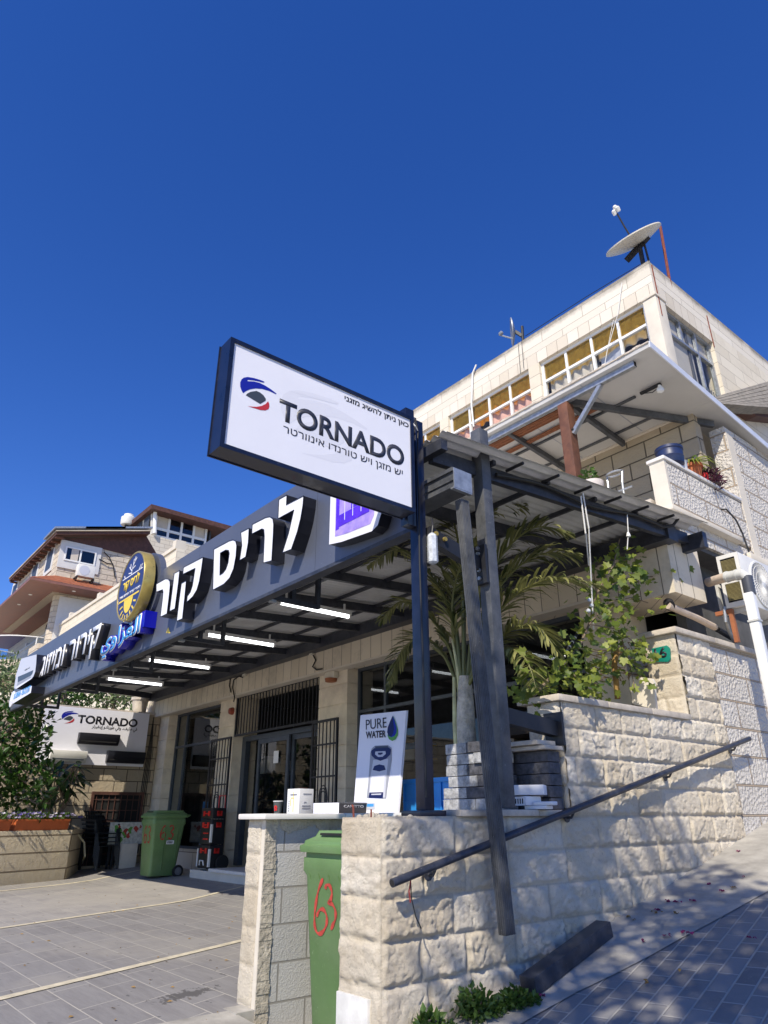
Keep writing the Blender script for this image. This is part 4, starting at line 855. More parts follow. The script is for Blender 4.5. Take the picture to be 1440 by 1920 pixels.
# cut-out picture of a water tank, half hidden by the lightbox sign
wt = thing('tank_sign', 'white and purple cut-out sign of a water tank at the right end of the fascia', 'cut-out sign', (-3.9, FY - .1, 2.2))
yy = FY - .1
out = [at_y(*p, yy) for p in ((617, 1021), (640, 1016), (697, 996), (708, 985), (716, 958), (722, 900))]; out.append(Vector((out[-1].x, yy, 2.62))); out.append(Vector((out[0].x, yy, 2.62)))
q = MB(); q.prism(out, (0, .098, 0), 0, 1); q.build('tank_body', ['sign_white', 'letter_black'], wt)
def inset(P, k, y, c=None):
    c = c or sum(P, Vector()) / len(P); r = [c + (p - c) * k for p in P]
    for p in r: p.y = y
    return r
inn = [at_y(*p, yy - .002) for p in ((628, 1006), (650, 1000), (694, 982), (701, 965), (704, 915))]; inn += [Vector((inn[-1].x, yy - .002, 2.5)), Vector((inn[0].x, yy - .002, 2.5))]
q = MB(); q.add(inn, [tuple(range(len(inn)))]); q.build('tank_picture', 'print_lilac', wt)
xl, xr = inn[0].x, inn[-2].x
part('tank_water', 'print_purple', lambda q: (q.box(xl + .2, xr - .1, yy - .004, yy - .0026, 2.085, 2.2), q.box(xl + .01, xl + .05, yy - .004, yy - .0025, 1.97, 2.36), q.box(xl + .052, xr - .07, yy - .004, yy - .0025, 1.985, 2.08), q.box(xr - .09, xr - .075, yy - .004, yy - .0025, 2.085, 2.36)), wt)
part('tank_rib', 'sign_white', lambda q: [q.box(xl + .12 + i * .1, xl + .126 + i * .1, yy - .0055, yy - .0042, 2.02, 2.4) for i in range(4)], wt)
# air conditioner cut-out and phone strip at the left end
L5 = ((0, 1210), 7.2)
acs = thing('air_conditioner_sign', 'grey cut-out sign of an air conditioner at the left end of the fascia', 'cut-out sign', (-12.6, FY - .12, 2.2))
yy2 = FY - .2
q = MB(); q.prism(PX([(287, 180), (495, 122), (488, 250), (474, 360), (450, 420), (425, 452), (218, 590), (188, 578), (222, 380)], *L5, yy2), (0, .198, 0), 0, 1); q.build('unit_body', ['print_lightgrey', 'letter_black'], acs)
q = MB(); q.add(PX([(242, 425), (335, 385), (450, 333), (435, 385), (412, 412), (330, 455), (238, 500)], *L5, yy2 - .002), [tuple(range(7))]); q.build('unit_vent', 'print_slate', acs)
q = MB(); q.add(PX([(238, 505), (412, 420), (418, 432), (225, 548)], *L5, yy2 - .002), [(0, 1, 2, 3)]); q.build('unit_louvre', 'print_grey', acs)
q = MB(); q.add(PX([(222, 560), (420, 445), (424, 452), (218, 588)], *L5, yy2 - .003), [(0, 1, 2, 3)]); q.build('unit_lip', 'sign_white', acs)
a_, e_ = PX([(333, 345), (402, 300)], *L5, yy2 - .002); text('unit_name', 'RELAC', (a_.x, e_.x, at_y(46.5, 1258, yy2).z, at_y(55, 1251, yy2).z), FR(yy2 - .001), 'print_slate', acs, .002, .01)
ps = thing('phone_sign', 'white strip sign with blue phone numbers at the left end of the fascia', 'sign', (-12.9, FY - .1, 1.9))
q = MB(); q.prism(PX([(172, 655), (430, 546), (416, 640), (165, 792)], *L5, yy2), (0, .198, 0), 0, 1); q.build('strip', ['sign_white', 'letter_black'], ps)
cc = PX([(158, 725)], *L5, yy2 - .004)[0]; q = MB(); q.lathe(cc + Vector((0, .02, 0)), [(.115, 0), (.115, .02), (0, .021)], 24, (0, -1, 0)); q.build('phone_disc', 'print_sky', ps)
q = MB(); q.lathe(cc + Vector((0, .018, 0)), [(.13, 0), (.13, .019)], 24, (0, -1, 0)); q.build('disc_rim', 'sign_white', ps)
strokes('phone_handset', [[(-.04, .05), (-.045, 0), (0, -.045), (.05, -.04)]], 'sign_white', ps, cc + Vector((0, -.003, 0)), ex, ez, en, .028)
a_, e_ = PX([(188, 700), (405, 600)], *L5, yy2); text('phone_number', '02-5896464 - 050-2212077', (a_.x, e_.x, a_.z - .04, a_.z + .06), FR(yy2 - .001), 'print_sky', ps, .002, .01)
part('orange_mark', 'yellow_print', lambda q: q.add(PX([(934, 800), (946, 768), (958, 802)], (0, 920), 3, FY - .002), [(0, 1, 2)]), fs)

# ================================================================== LIGHTBOX SIGN AND POSTS
SX = -3.0
yz = lambda px, py: at_x(px, py, SX)
y0s, y1s, z0s, z1s = 1.335, 2.712, 1.785, 2.495
sg = thing('lightbox_sign', 'white lightbox sign with TORNADO lettering in a navy frame on a post', 'lightbox sign', (SX - .05, 2.7, 2.1))
t = .026
part('frame', 'navy_steel', lambda q: (q.box(SX - .12, SX + .008, y0s, y1s, z0s, z0s + t), q.box(SX - .12, SX + .008, y0s, y1s, z1s - t, z1s), q.box(SX - .12, SX + .008, y0s, y0s + t, z0s + t, z1s - t), q.box(SX - .12, SX + .008, y1s - t, y1s, z0s + t, z1s - t), q.box(SX - .115, SX - .1, y0s + t, y1s - t, z0s + t, z1s - t)), sg)
part('frame_flange', 'navy_steel', lambda q: (q.box(SX - .128, SX - .1205, y0s - .006, y1s, z0s - .006, z1s + .006),), sg)
part('panel', 'sign_white', lambda q: q.box(SX - .03, SX - .001, y0s + t, y1s - t, z0s + t, z1s - t), sg)
SF = (Vector((SX, 0, 0)), Vector((0, 1, 0)), Vector((0, 0, 1)), Vector((1, 0, 0)))
text('brand_lettering', 'TORNADO', (yz(524, 757).y, yz(757.6, 851).y, yz(536, 790.5).z - .004, yz(526, 748).z + .004), SF, 'print_charcoal', sg, .0006, .03)
text('lower_lettering', rv('יש מזגן ויש טורנדו אינוורטר'), (yz(531, 806).y, yz(755, 885).y, yz(704, 878.5).z, yz(740, 876.8).z), SF, 'print_charcoal', sg, .0006, .004, True)
text('upper_lettering', rv('כאן ניתן להשיג מזגני'), (yz(646, 745).y, yz(766, 797).y, yz(723.6, 787).z, yz(712, 768.5).z), SF, 'print_black', sg, .0006, .018, True)
LG = dict(print_blue=[(365, 635), (345, 600), (330, 555), (330, 505), (345, 468), (375, 445), (420, 437), (500, 450), (580, 475), (620, 492), (628, 501), (615, 505), (560, 492), (490, 478), (420, 472), (420, 488), (500, 492), (570, 510), (640, 545), (710, 590), (775, 640), (768, 648), (690, 610), (600, 583), (520, 577), (450, 588), (400, 610)],
          print_slate=[(398, 660), (420, 638), (460, 618), (530, 608), (575, 628), (615, 662), (645, 705), (642, 728), (575, 768)],
          print_red=[(418, 793), (470, 800), (530, 803), (590, 793), (640, 770), (672, 735), (686, 765), (688, 800), (676, 832), (640, 847), (580, 843), (500, 818)])
def logo(prefix, parent, fn, mats, d, n):
    for (m, pg), nm in zip(LG.items(), ('logo_crest', 'logo_eye', 'logo_tail')):
        q = MB(); P_ = [fn(a, c) for a, c in pg]
        if len(pg) > 20:                                              # crest: two bands so that no face self-overlaps
            A_ = P_[0:6] + P_[12:]; q.add(A_, [tuple(range(len(A_)))]); B_ = [p + n * .0003 for p in P_[5:13]]; q.add(B_, [tuple(range(len(B_)))])
        else: q.add(P_, [tuple(range(len(P_)))])
        q.build(prefix + nm, m if mats is None else mats, parent)
N1 = Vector((1, 0, 0))
fn0 = lambda a, c: at_x(400 + a / 6.545, 640 + c / 6.545, SX + .0002)
logo('', sg, fn0, None, .0024, N1)
c0 = fn0(550, 640); cg = at_x(610, 800, SX - .0006)
fng = lambda a, c: Vector((SX - .0006, cg.y + (fn0(a, c).y - c0.y) * 2.75, cg.z + (fn0(a, c).z - c0.z) * 2.2))
logo('faint_', sg, fng, 'print_ghost', .0012, N1)
# sign post
sp = thing('sign_post', 'navy square steel post holding the lightbox sign on the wall corner', 'post', (-3.12, 2.85, .02))
part('post_tube', 'navy_steel', lambda q: q.box(-3.155, -3.08, 2.805, 2.88, .034, 2.56), sp, bevel=.006)
part('post_cap', 'navy_steel', lambda q: q.box(-3.155, -3.085, 2.725, 2.802, 1.74, 2.63), sp, bevel=.004)
part('base_plate', 'navy_steel', lambda q: q.box(-3.22, -3.06, 2.75, 2.95, .005, .033), sp, bevel=.003)
q = MB(); q.tube([(-3.06, 2.79, 2.55), (-3.055, 2.81, 2.45), (-3.06, 2.795, 2.2), (-3.055, 2.80, 1.9), (-3.06, 2.797, 1.5), (-3.055, 2.798, .9), (-3.06, 2.8, .1)], .006, 6); q.build('power_cable', 'cable_black', sp)
q = MB(); q.tube([(-3.06, 2.74, 2.52), (-3.04, 2.77, 2.47), (-3.05, 2.8, 2.45)], .005, 6); q.build('cable_loop', 'cord_white', sp)
cp = thing('canopy_column', 'tall grey square steel column with bolted side arms in front of the palm', 'column', (-3.08, 3.47, .04))
part('column_tube', 'grey_steel', lambda q: q.box(-3.125, -3.03, 3.415, 3.51, .048, 2.70), cp, bevel=.006)
part('joining_arm', 'bracket_steel', lambda q: (q.beam((-3.1, 2.9, 1.72), (-3.1, 3.4, 1.60), .06, .10), q.box(-3.16, -3.02, 3.375, 3.398, 1.46, 1.74)), cp)
part('bolt', 'gold', lambda q: [q.tube([(-3.065, y, z), (-3.05, y, z)], .016, 8) for y, z in ((2.95, 1.72), (3.03, 1.70))], cp)
part('plate_bolt', 'galvanised', lambda q: [q.tube([(-3.08, 3.36, z), (-3.08, 3.385, z)], .014, 8) for z in (1.5, 1.56, 1.68, 1.72)], cp)
part('wall_arm', 'bracket_steel', lambda q: (q.beam((-3.09, 3.52, .60), (-3.09, 4.05, .55), .07, .10), q.box(-3.17, -3.02, 4.035, 4.058, .44, .66)), cp)
# plastic-bottle lamp
bl = thing('hanging_lamp', 'clear plastic tube lamp hanging between the two posts', 'lamp', (-3.08, 3.0, 1.4))
c = at_x(811, 1030, -3.06); q = MB(); q.lathe(c - Vector((0, 0, .1)), [(.02, 0), (.035, .01), (.035, .19), (.03, .2), (.012, .215)], 8); q.build('lamp_body', 'clear_plastic', bl)
q = MB(); q.tube([c + Vector((0, 0, .11)), c + Vector((0, .01, .17)), c + Vector((0, .0, .22))], .006, 5); q.build('hook', 'bracket_steel', bl)
# handrail
hr = thing('handrail', 'dark steel handrail fixed along the rough stone wall', 'handrail', (-2.97, 4.6, 0))
a, e = at_x(735, 1656, -2.965), at_x(1405, 1385, -2.965); dd = (e - a).normalized()
q = MB(); q.tube([a, e], .021, 12); q.build('rail_tube', 'charcoal_steel', hr, smooth=True)
q = MB(); q.lathe(a - dd * .001, [(.016, 0), (0.0, .0005)], 10, -dd); q.build('tube_mouth', 'dark_void', hr)
for f in (.07, .36, .66, .93):
    p = a + (e - a) * f; q = MB(); q.tube([p - Vector((0, 0, .015)), p - Vector((.02, 0, .045)), p - Vector((.085, 0, .045))], .009, 6); q.lathe(p - Vector((.058, 0, .045)), [(.03, 0), (.03, .006)], 10, (1, 0, 0)); q.build('bracket', 'charcoal_steel', hr)
cw = thing('loose_wire', 'red and black wires dangling from the lower end of the handrail', 'wire', (-2.98, 2.75, -.4))
p = at_x(770, 1650, -2.97)
q = MB(); q.tube([p, p + Vector((0, .003, -.08)), p + Vector((.01, .02, -.16)), p + Vector((.01, .055, -.215))], .0035, 5); q.build('black_wire', 'cable_black', cw)
q = MB(); q.tube([p, p + Vector((0, -.012, -.05)), p + Vector((.0, -.004, -.10))], .004, 5); q.build('red_wire', 'wire_red', cw)
# steel beam lying along the wall foot
lb = thing('fallen_beam', 'dark steel box beam lying on the lane at the wall foot', 'steel beam', (-2.85, 4.3, -.8))
A_, E_ = at_s(963, 1868), at_s(1133, 1762); A_.x = -2.78; E_.x = -2.86
A_ = Vector((-2.86, A_.y, S(A_.y) + .062)); E_ = Vector((-2.93, E_.y, S(E_.y) + .062))
q = MB(); q.beam(A_, E_, .10, .085); q.build('beam_body', 'charcoal_steel', lb, bevel=.006)

# ================================================================== AWNING OVER THE BALCONY
aw = thing('balcony_awning', 'cream insulated panel awning on steel struts above the balcony', 'awning', (-4.8, 7, 4.7))
AZ = lambda y: 4.83 - (y - 6.33) * .122
xl, xr, ya, yb = -7.4, -3.0, 6.33, 10.6
b = MB(); th = .06
b.add([(xl, ya, AZ(ya)), (xr, ya, AZ(ya)), (xr, 7.68, AZ(7.68)), (xl, 7.68, AZ(7.68)), (xl, ya, AZ(ya) + th), (xr, ya, AZ(ya) + th), (xr, 7.68, AZ(7.68) + th), (xl, 7.68, AZ(7.68) + th)], [(3, 2, 1, 0), (4, 5, 6, 7), (0, 1, 5, 4), (1, 2, 6, 5), (2, 3, 7, 6), (3, 0, 4, 7)])
b.add([(-3.42, 7.682, AZ(7.682)), (xr, 7.682, AZ(7.682)), (xr, yb, AZ(yb)), (-3.42, yb, AZ(yb)), (-3.42, 7.682, AZ(7.682) + th), (xr, 7.682, AZ(7.682) + th), (xr, yb, AZ(yb) + th), (-3.42, yb, AZ(yb) + th)], [(3, 2, 1, 0), (4, 5, 6, 7), (0, 1, 5, 4), (1, 2, 6, 5), (2, 3, 7, 6), (3, 0, 4, 7)])
b.build('awning_panel', 'awning_panel', aw)
part('side_trim', 'awning_trim', lambda q: q.beam((xr + .008, ya - .01, AZ(ya) + .03), (xr + .008, yb, AZ(yb) + .03), .014, .085), aw)
part('panel_seam', 'print_grey', lambda q: [q.beam((x, ya + .02, AZ(ya + .02) - .001), (x, 7.66, AZ(7.66) - .001), .012, .003) for x in (-3.95, -4.9, -5.85, -6.8)], aw)
b = MB()
for i in range(44):
    x = xl + (xr - xl) * i / 44; b.box(x, x + .1, ya - .012 - .01 * random.random(), ya + .02, AZ(ya) + .055 + .006 * random.random(), AZ(ya) + .072 + .016 * random.random())
for x in np.arange(xl + .2, xr, .45): b.lathe((x, ya + .03, AZ(ya) + .07), [(.05, 0), (.045, .02), (.02, .04)], 8)
b.build('front_lip', 'coping_stone', aw)
part('front_beam', 'galvanised', lambda q: q.box(-7.4, -3.25, ya + .06, ya + .12, AZ(ya) - .09, AZ(ya) - .012), aw)
part('beam_mouth', 'dark_void', lambda q: q.box(-3.2515, -3.2495, ya + .065, ya + .115, AZ(ya) - .084, AZ(ya) - .02), aw)
for x in (-4.25, -5.2, -6.2): part('awning_rafter', 'grey_steel', lambda q: q.beam((x, ya + .121, AZ(ya) - .055), (x, 7.68, AZ(7.68) - .055), .05, .08), aw)
part('awning_rafter', 'grey_steel', lambda q: q.beam((-4.25, ya + .1, AZ(ya) - .05), (-3.2, 8.05, AZ(8.05) - .06), .05, .085), aw)
for y in (6.95, 7.45): part('awning_purlin', 'grey_steel', lambda q: q.box(-7.3, -3.6, y, y + .035, AZ(y) - .03, AZ(y) - .006), aw)
for y in (6.5, 6.78): part('wood_slats', 'slat_wood', lambda q: [q.box(-6.6, -4.32 if y < 6.6 else -4.0, y + i * .028, y + i * .028 + .02, AZ(y) - .05 - .004 * (i % 2), AZ(y) - .03) for i in range(6 if y < 6.6 else 3)], aw)
pt = at_y(1056, 738, 6.42); pb_ = at_y(1078, 912, 6.42)
part('wood_post', 'brown_wood', lambda q: q.box(pt.x - .07, pt.x + .07, 6.36, 6.5, 2.86, AZ(6.42) - .095), aw, bevel=.006)
part('strut', 'galvanised', lambda q: q.beam((pt.x + .07, 6.42, 4.28), (-3.72, ya + .09, AZ(ya) - .09), .05, .05), aw)
part('strut_bolt', 'bracket_steel', lambda q: q.tube([(pt.x - .09, 6.40, 4.32), (pt.x + .1, 6.40, 4.32)], .018, 6), aw)
ll = thing('bulb_lamp', 'white bulb lamp on a short arm under the awning', 'lamp', (-3.5, 7, 4.6))
c = at_y(1243, 748, 6.95); q = MB(); q.beam((c.x - .25, 6.93, AZ(6.93) - .04), (c.x + .02, 6.93, AZ(6.93) - .04), .035, .03); q.tube([(c.x - .2, 6.93, AZ(6.93) - .06), (c.x - .1, 6.93, AZ(6.93) - .10), (c.x, 6.93, AZ(6.93) - .07)], .006, 5); q.build('arm', 'bracket_steel', ll)
q = MB(); q.lathe((c.x, 6.93, AZ(6.93) - .16), [(0, 0), (.04, .02), (.045, .05), (.025, .09), (.02, .11)], 12); q.build('bulb', 'bulb', ll, smooth=True)
# tile roof beyond the awning
rr_ = thing('rear_roof', 'weathered ridged roof with dark wooden eave at the right edge', 'roof', (-3.2, 11, 5.2))
A4 = [at_x(*p, -3.05) for p in ((1344, 737), (1470, 702), (1470, 768), (1396, 762))]
for i in range(7):
    f0, f1 = i / 7, (i + .86) / 7; q = MB(); P0 = A4[0].lerp(A4[3], f0); P1 = A4[1].lerp(A4[2], f0); P2 = A4[1].lerp(A4[2], f1); P3 = A4[0].lerp(A4[3], f1)
    for p in (P0, P1): p.x += -.25 + .04 * i
    for p in (P2, P3): p.x += -.22 + .04 * i
    q.prism([P0, P1, P2, P3], (-.25, 0, 0)); q.build('ridge_course', 'old_tile_roof', rr_)
q = MB(); q.prism([at_x(*p, -3.25) for p in ((1396, 763), (1470, 768), (1470, 786), (1420, 780))], (-.2, 0, 0)); q.build('eave', 'dark_eave', rr_)

# ================================================================== BINS
def rrect(x0, x1, y0, y1, z, r, n=4):
    P_ = []
    for cx, cy, a0 in ((x1 - r, y0 + r, -90), (x1 - r, y1 - r, 0), (x0 + r, y1 - r, 90), (x0 + r, y0 + r, 180)):
        for i in range(n + 1): a = R(a0 + 90 * i / n); P_.append(Vector((cx + r * math.cos(a), cy + r * math.sin(a), z)))
    return P_
def loft(q, rings, mi=0, capb=True, capt=True):
    n = len(rings[0]); vs = [p for r in rings for p in r]
    fs = [(i * n + k, i * n + (k + 1) % n, (i + 1) * n + (k + 1) % n, (i + 1) * n + k) for i in range(len(rings) - 1) for k in range(n)]
    if capb: fs.append(tuple(range(n - 1, -1, -1)))
    if capt: fs.append(tuple((len(rings) - 1) * n + k for k in range(n)))
    q.add(vs, fs, mi)
def make_bin(label, x, y, z):
    """x,y: middle of the front edge at the top of the body; front faces -Y"""
    t = thing('wheeled_bin', label, 'wheelie bin', (x, y + .3, z), 'green wheeled rubbish bins')
    q = MB(); H = .93
    prof = [(0.0, .215, .06, .50), (.02, .225, .05, .515), (.80, .27, 0.005, .60), (.83, .285, -.012, .615), (.90, .285, -.012, .615), (.90, .275, -.002, .605), (H, .275, -.002, .605)]
    loft(q, [rrect(x - w_, x + w_, y + f, y + f + d - f, z + h + .035, .05) for h, w_, f, d in prof])
    q.build('bin_body', 'bin_green', t, smooth=True, angle=30)
    q = MB()
    for sx in (-.2, -.1, 0, .1, .2): q.prism([(x + sx - .006, y - .002, z + .86), (x + sx - .006, y + .03, z + .74), (x + sx - .006, y - .010, z + .86)], (.012, 0, 0))
    q.prism([(x + .272, y + .22, z + .80), (x + .232, y + .24, z + .12), (x + .24, y + .24, z + .12), (x + .282, y + .22, z + .80)], (0, .012, 0))
    q.prism([(x + .272, y + .46, z + .80), (x + .24, y + .46, z + .30), (x + .248, y + .46, z + .30), (x + .282, y + .46, z + .80)], (0, .012, 0))
    q.build('rib', 'bin_green', t)
    q = MB(); q.tube([(x - .26, y + .64, z + .985), (x + .26, y + .64, z + .985)], .014, 8); q.build('hinge', 'bin_green', t)
    q = MB()
    loft(q, [rrect(x - .30, x + .30, y - .03, y + .64, z + .966, .05), rrect(x - .305, x + .305, y - .035, y + .64, z + .985, .055), rrect(x - .305, x + .305, y - .035, y + .64, z + 1.002, .055),
             rrect(x - .285, x + .285, y - .015, y + .63, z + 1.010, .05), rrect(x - .28, x + .28, y - .01, y + .63, z + 1.03, .05), rrect(x - .235, x + .235, y + .03, y + .60, z + 1.052, .06), rrect(x - .225, x + .225, y + .05, y + .58, z + 1.085, .06)])
    lid = q.build('lid', 'bin_green', t, smooth=True, angle=30)
    q = MB(); q.box(x - .12, x + .12, y + .015, y + .028, z + 1.060, z + 1.073); q.build('lid_slot', 'dark_void', lid)
    q = MB(); q.tube([(x - .22, y + .60, z + .99), (x - .22, y + .69, z + 1.0), (x + .22, y + .69, z + 1.0), (x + .22, y + .60, z + .99)], .016, 8); q.build('handle', 'bin_green', t, smooth=True)
    for sx in (-1, 1):
        wh = MB(); c = Vector((x + sx * .255, y + .55, z + .1)); wh.lathe(c - Vector((.022, 0, 0)), [(.055, -.001), (.07, 0), (.098, .004), (.1, .012), (.1, .032), (.098, .04), (.07, .044), (.065, .036)], 28, (1, 0, 0))
        w_ = wh.build('wheel', 'rubber', t, smooth=True, angle=40); hb = MB(); hb.lathe(c - Vector((.026, 0, 0)), [(.062, .006), (.058, 0), (.02, 0), (.018, -.006), (0, -.006)], 20, (1, 0, 0)); hb.lathe(c + Vector((.026, 0, 0)), [(.062, -.006), (.058, 0), (.02, 0), (.018, .006), (0, .006)], 20, (1, 0, 0)); hb.build('hub', 'wheel_grey', w_, smooth=True, angle=40)
    q = MB(); q.tube([(x - .24, y + .55, z + .1), (x + .24, y + .55, z + .1)], .012, 8); q.build('axle', 'wheel_grey', t)
    return t
def spray(name, parent, lines, surf, wd, mat='spray_red'):
    """paint strokes: lists of (a,b) in surface coordinates; surf(a,b) -> point, just proud of the surface"""
    q = MB()
    for ln in lines:
        pts = []                                                     # smooth
        for i in range(len(ln) - 1):
            for k in range(4):
                t_ = k / 4; p0, p1, p2, p3 = ln[max(i - 1, 0)], ln[i], ln[i + 1], ln[min(i + 2, len(ln) - 1)]
                pts.append(tuple(.5 * ((2 * b_) + (-a_ + c_) * t_ + (2 * a_ - 5 * b_ + 4 * c_ - d_) * t_ ** 2 + (-a_ + 3 * b_ - 3 * c_ + d_) * t_ ** 3) for a_, b_, c_, d_ in zip(p0, p1, p2, p3)))
        pts.append(ln[-1]); L_, R_ = [], []
        for i, p in enumerate(pts):
            a_, c_ = pts[max(i - 1, 0)], pts[min(i + 1, len(pts) - 1)]; dx, dy = c_[0] - a_[0], c_[1] - a_[1]; l_ = math.hypot(dx, dy) or 1
            ww = wd * (.75 + .25 * math.sin(i * .9)) * (1 if 0 < i < len(pts) - 1 else .4); nx_, ny_ = -dy / l_ * ww / 2, dx / l_ * ww / 2
            L_.append(surf(p[0] + nx_, p[1] + ny_)); R_.append(surf(p[0] - nx_, p[1] - ny_))
        n = len(pts); q.add(L_ + R_, [(i, i + 1, n + i + 1, n + i) for i in range(n - 1)])
    return q.build(name, mat, parent)
nb = make_bin('green wheeled bin with red sprayed 63 in the niche of the block wall', -3.745, 2.63, S(2.35) - .075)
zz0 = S(2.35) - .075
def near_front(a, c): h = (c - zz0 - .035); return Vector((a, 2.63 + .05 - .045 * (h - .02) / .78 - .004, c))
def npx(L): return [(lambda p: (p.x, p.z))(at_y(420 + u / 3.6, 1460 + v / 3.6, 2.65)) for u, v in L]
spray('spray_number', nb, [npx([(686, 672), (655, 740), (634, 820), (618, 920), (617, 1000), (636, 1045), (668, 1035), (695, 985), (700, 930), (682, 885), (655, 885), (630, 930)]), npx([(698, 745), (706, 718), (728, 722), (742, 765), (732, 815), (712, 835), (740, 845), (760, 890), (758, 945), (740, 985), (724, 1020)])], near_front, .026)
fb = make_bin('green wheeled bin with red sprayed 63 standing in front of the left shop window', -13.19, 5.28, G(-13.2, 5.5))
def far_front(a, c): h = c; return Vector((-13.19 + a, 5.28 + .05 - .045 * (h - .02) / .78 - .004, G(-13.2, 5.5) + .035 + h))
def far_side(a, c): return Vector((-13.19 + .225 + .045 * (c - .02) / .78 + .004, 5.28 + a, G(-13.2, 5.5) + .035 + c))
six = lambda u, v, s: [(u + s * .1, v + s * .5), (u - s * .05, v + s * .35), (u - s * .15, v + s * .05), (u - s * .08, v - s * .25), (u + s * .1, v - s * .22), (u + s * .15, v), (u + s * .02, v + s * .1), (u - s * .1, v)]
three = lambda u, v, s: [(u - s * .12, v + s * .4), (u + s * .05, v + s * .48), (u + s * .14, v + s * .3), (u, v + s * .12), (u + s * .15, v - s * .02), (u + s * .08, v - s * .24), (u - s * .12, v - s * .2)]
spray('spray_number', fb, [six(-.06, .62, .36), three(.10, .62, .36)], far_front, .035)
spray('spray_number', fb, [six(.20, .66, .3), three(.34, .66, .3)], far_side, .03)
part('sticker', 'paper_white', lambda q: q.add([far_side(a, c) + Vector((.002, 0, 0)) for a, c in ((.28, .50), (.42, .50), (.42, .56), (.28, .56))], [(0, 1, 2, 3)]), fb)
part('sticker_mark', 'print_black', lambda q: [q.add([far_side(a, c) + Vector((.004, 0, 0)) for a, c in ((s, .512), (s + .016, .512), (s + .016, .548), (s, .548))], [(0, 1, 2, 3)]) for s in (.30, .325, .35, .375)], fb)

# ================================================================== TOOL BOXES, CHAIRS, PANEL
tb = thing('tool_trolley', 'stack of black tool boxes with red latches on a wheeled trolley by the door', 'tool trolley', (-12.1, 6.0, GZ)); TG = -.81 - GZ
def tbox(x0, x1, y0, y1, z0, z1):
    q = MB(); q.box(x0, x1, y0, y1, z0, z1); return q.build('tool_box', 'black_plastic', tb, bevel=.025)
X0, X1, Y0, Y1 = -12.30, -11.86, 5.88, 6.13
for (z0, z1) in ((-.78, -.42), (-.415, -.02), (-.015, .16)):
    o = tbox(X0, X1, Y0, Y1, z0, z1)
    q = MB()
    for x in (X0 + .1, X1 - .16): q.box(x, x + .06, Y0 - .014, Y0 + .002, z1 - .13, z1 - .05); 
    for y in (Y0 + .08, Y1 - .14): q.box(X1 - .002, X1 + .014, y, y + .06, z1 - .13, z1 - .05)
    q.box(X1 - .002, X1 + .02, Y0 + .14, Y1 - .14, z1 - .125, z1 - .10); q.box(X0 + .17, X1 - .17, Y0 - .02, Y0 + .002, z1 - .10, z1 - .08)
    q.build('latch', 'red_plastic', o)
part('trim_bar', 'ac_white', lambda q: (q.box(X1 - .03, X1 + .012, Y0 - .012, Y0 + .02, -.75, -.48), q.box(X1 - .03, X1 + .012, Y0 - .012, Y0 + .02, -.38, -.10), q.box(X0 - .01, X0 + .02, Y0 - .012, Y0 + .02, -.75, -.48)), tb)
part('front_ladder', 'red_plastic', lambda q: [q.box(X0 + .16, X0 + .34, Y0 - .012, Y0 + .002, z, z + .02) for z in (-.34, -.25, -.16)], tb)
q = MB(); q.tube([(X0 + .1, Y1 + .02, .16), (X0 + .1, Y1 + .02, .36), (X1 - .1, Y1 + .02, .36), (X1 - .1, Y1 + .02, .16)], .012, 6); q.build('pull_handle', 'red_plastic', tb)
q = MB(); q.tube([(X0 + .16, Y0 - .03, -.73), (X0 + .18, Y0 - .04, -.66), (X0 + .3, Y0 - .04, -.66), (X0 + .32, Y0 - .03, -.73)], .012, 6); q.build('front_grip', 'ac_white', tb)
for x in (X0 - .03, X1 + .03):
    q = MB(); c = Vector((x, Y1 - .02, -.69)); q.lathe(c - Vector((.02, 0, 0)), [(.05, 0), (.11, 0), (.12, .01), (.12, .03), (.11, .04), (.05, .04)], 22, (1, 0, 0)); q.lathe(c - Vector((.015, 0, 0)), [(.05, 0), (.05, .03)], 14, (1, 0, 0)); q.build('wheel', 'rubber', tb, smooth=True, angle=40)

CGZ = G(-15.25, 5.4)
cbase = Vector((-15.25, 5.22, CGZ)); ch = thing('plastic_chair', 'black plastic armchair with slatted back, lowest in the stack by the planter', 'chair', cbase, 'stacked black plastic chairs')
cx, cy = cbase.x, cbase.y; r_ = R(20)
def cl(x, y, z): return Vector((cx + x * math.cos(r_) - y * math.sin(r_), cy + x * math.sin(r_) + y * math.cos(r_), CGZ + z))
# chair faces +X local
q = MB(); loft(q, [[cl(x, y, z) for x, y in ((-.2, -.2), (.23, -.23), (.23, .23), (-.2, .2))] for z in (.405, .425)]); q.build('seat', 'chair_plastic', ch)
for sx, sy in ((.22, -.24), (.22, .24), (-.24, -.21), (-.24, .21)):
    q = MB(); q.beam(cl(sx * 1.12, sy * 1.06, 0), cl(sx, sy, .42), .045, .035); q.build('leg', 'chair_plastic', ch)
q = MB()
for i in range(7): y = -.17 + i * .057; q.beam(cl(-.2, y * .9, .43), cl(-.29, y, .82), .03, .012)
q.beam(cl(-.29, -.21, .82), cl(-.29, .21, .82), .05, .02); q.build('backrest', 'chair_plastic', ch)
for sy in (-1, 1):
    q = MB(); q.beam(cl(.2, sy * .25, .42), cl(.17, sy * .26, .64), .04, .03); q.beam(cl(.2, sy * .26, .65), cl(-.26, sy * .25, .66), .05, .025); q.build('armrest', 'chair_plastic', ch)
for i, l in enumerate(('black plastic armchair second from the bottom of the stack', 'black plastic armchair third from the bottom of the stack', 'black plastic armchair on top of the stack')):
    c2 = copy_tree(ch, None, (-.012 * (i + 1), -.02 * (i + 1), .075 * (i + 1))); c2['label'] = l
pb2 = Vector((-15.2, 5.72, CGZ))
pn = thing('painted_table', 'paint-smeared panel resting on a short white pillar beside the bin', 'small table', pb2)
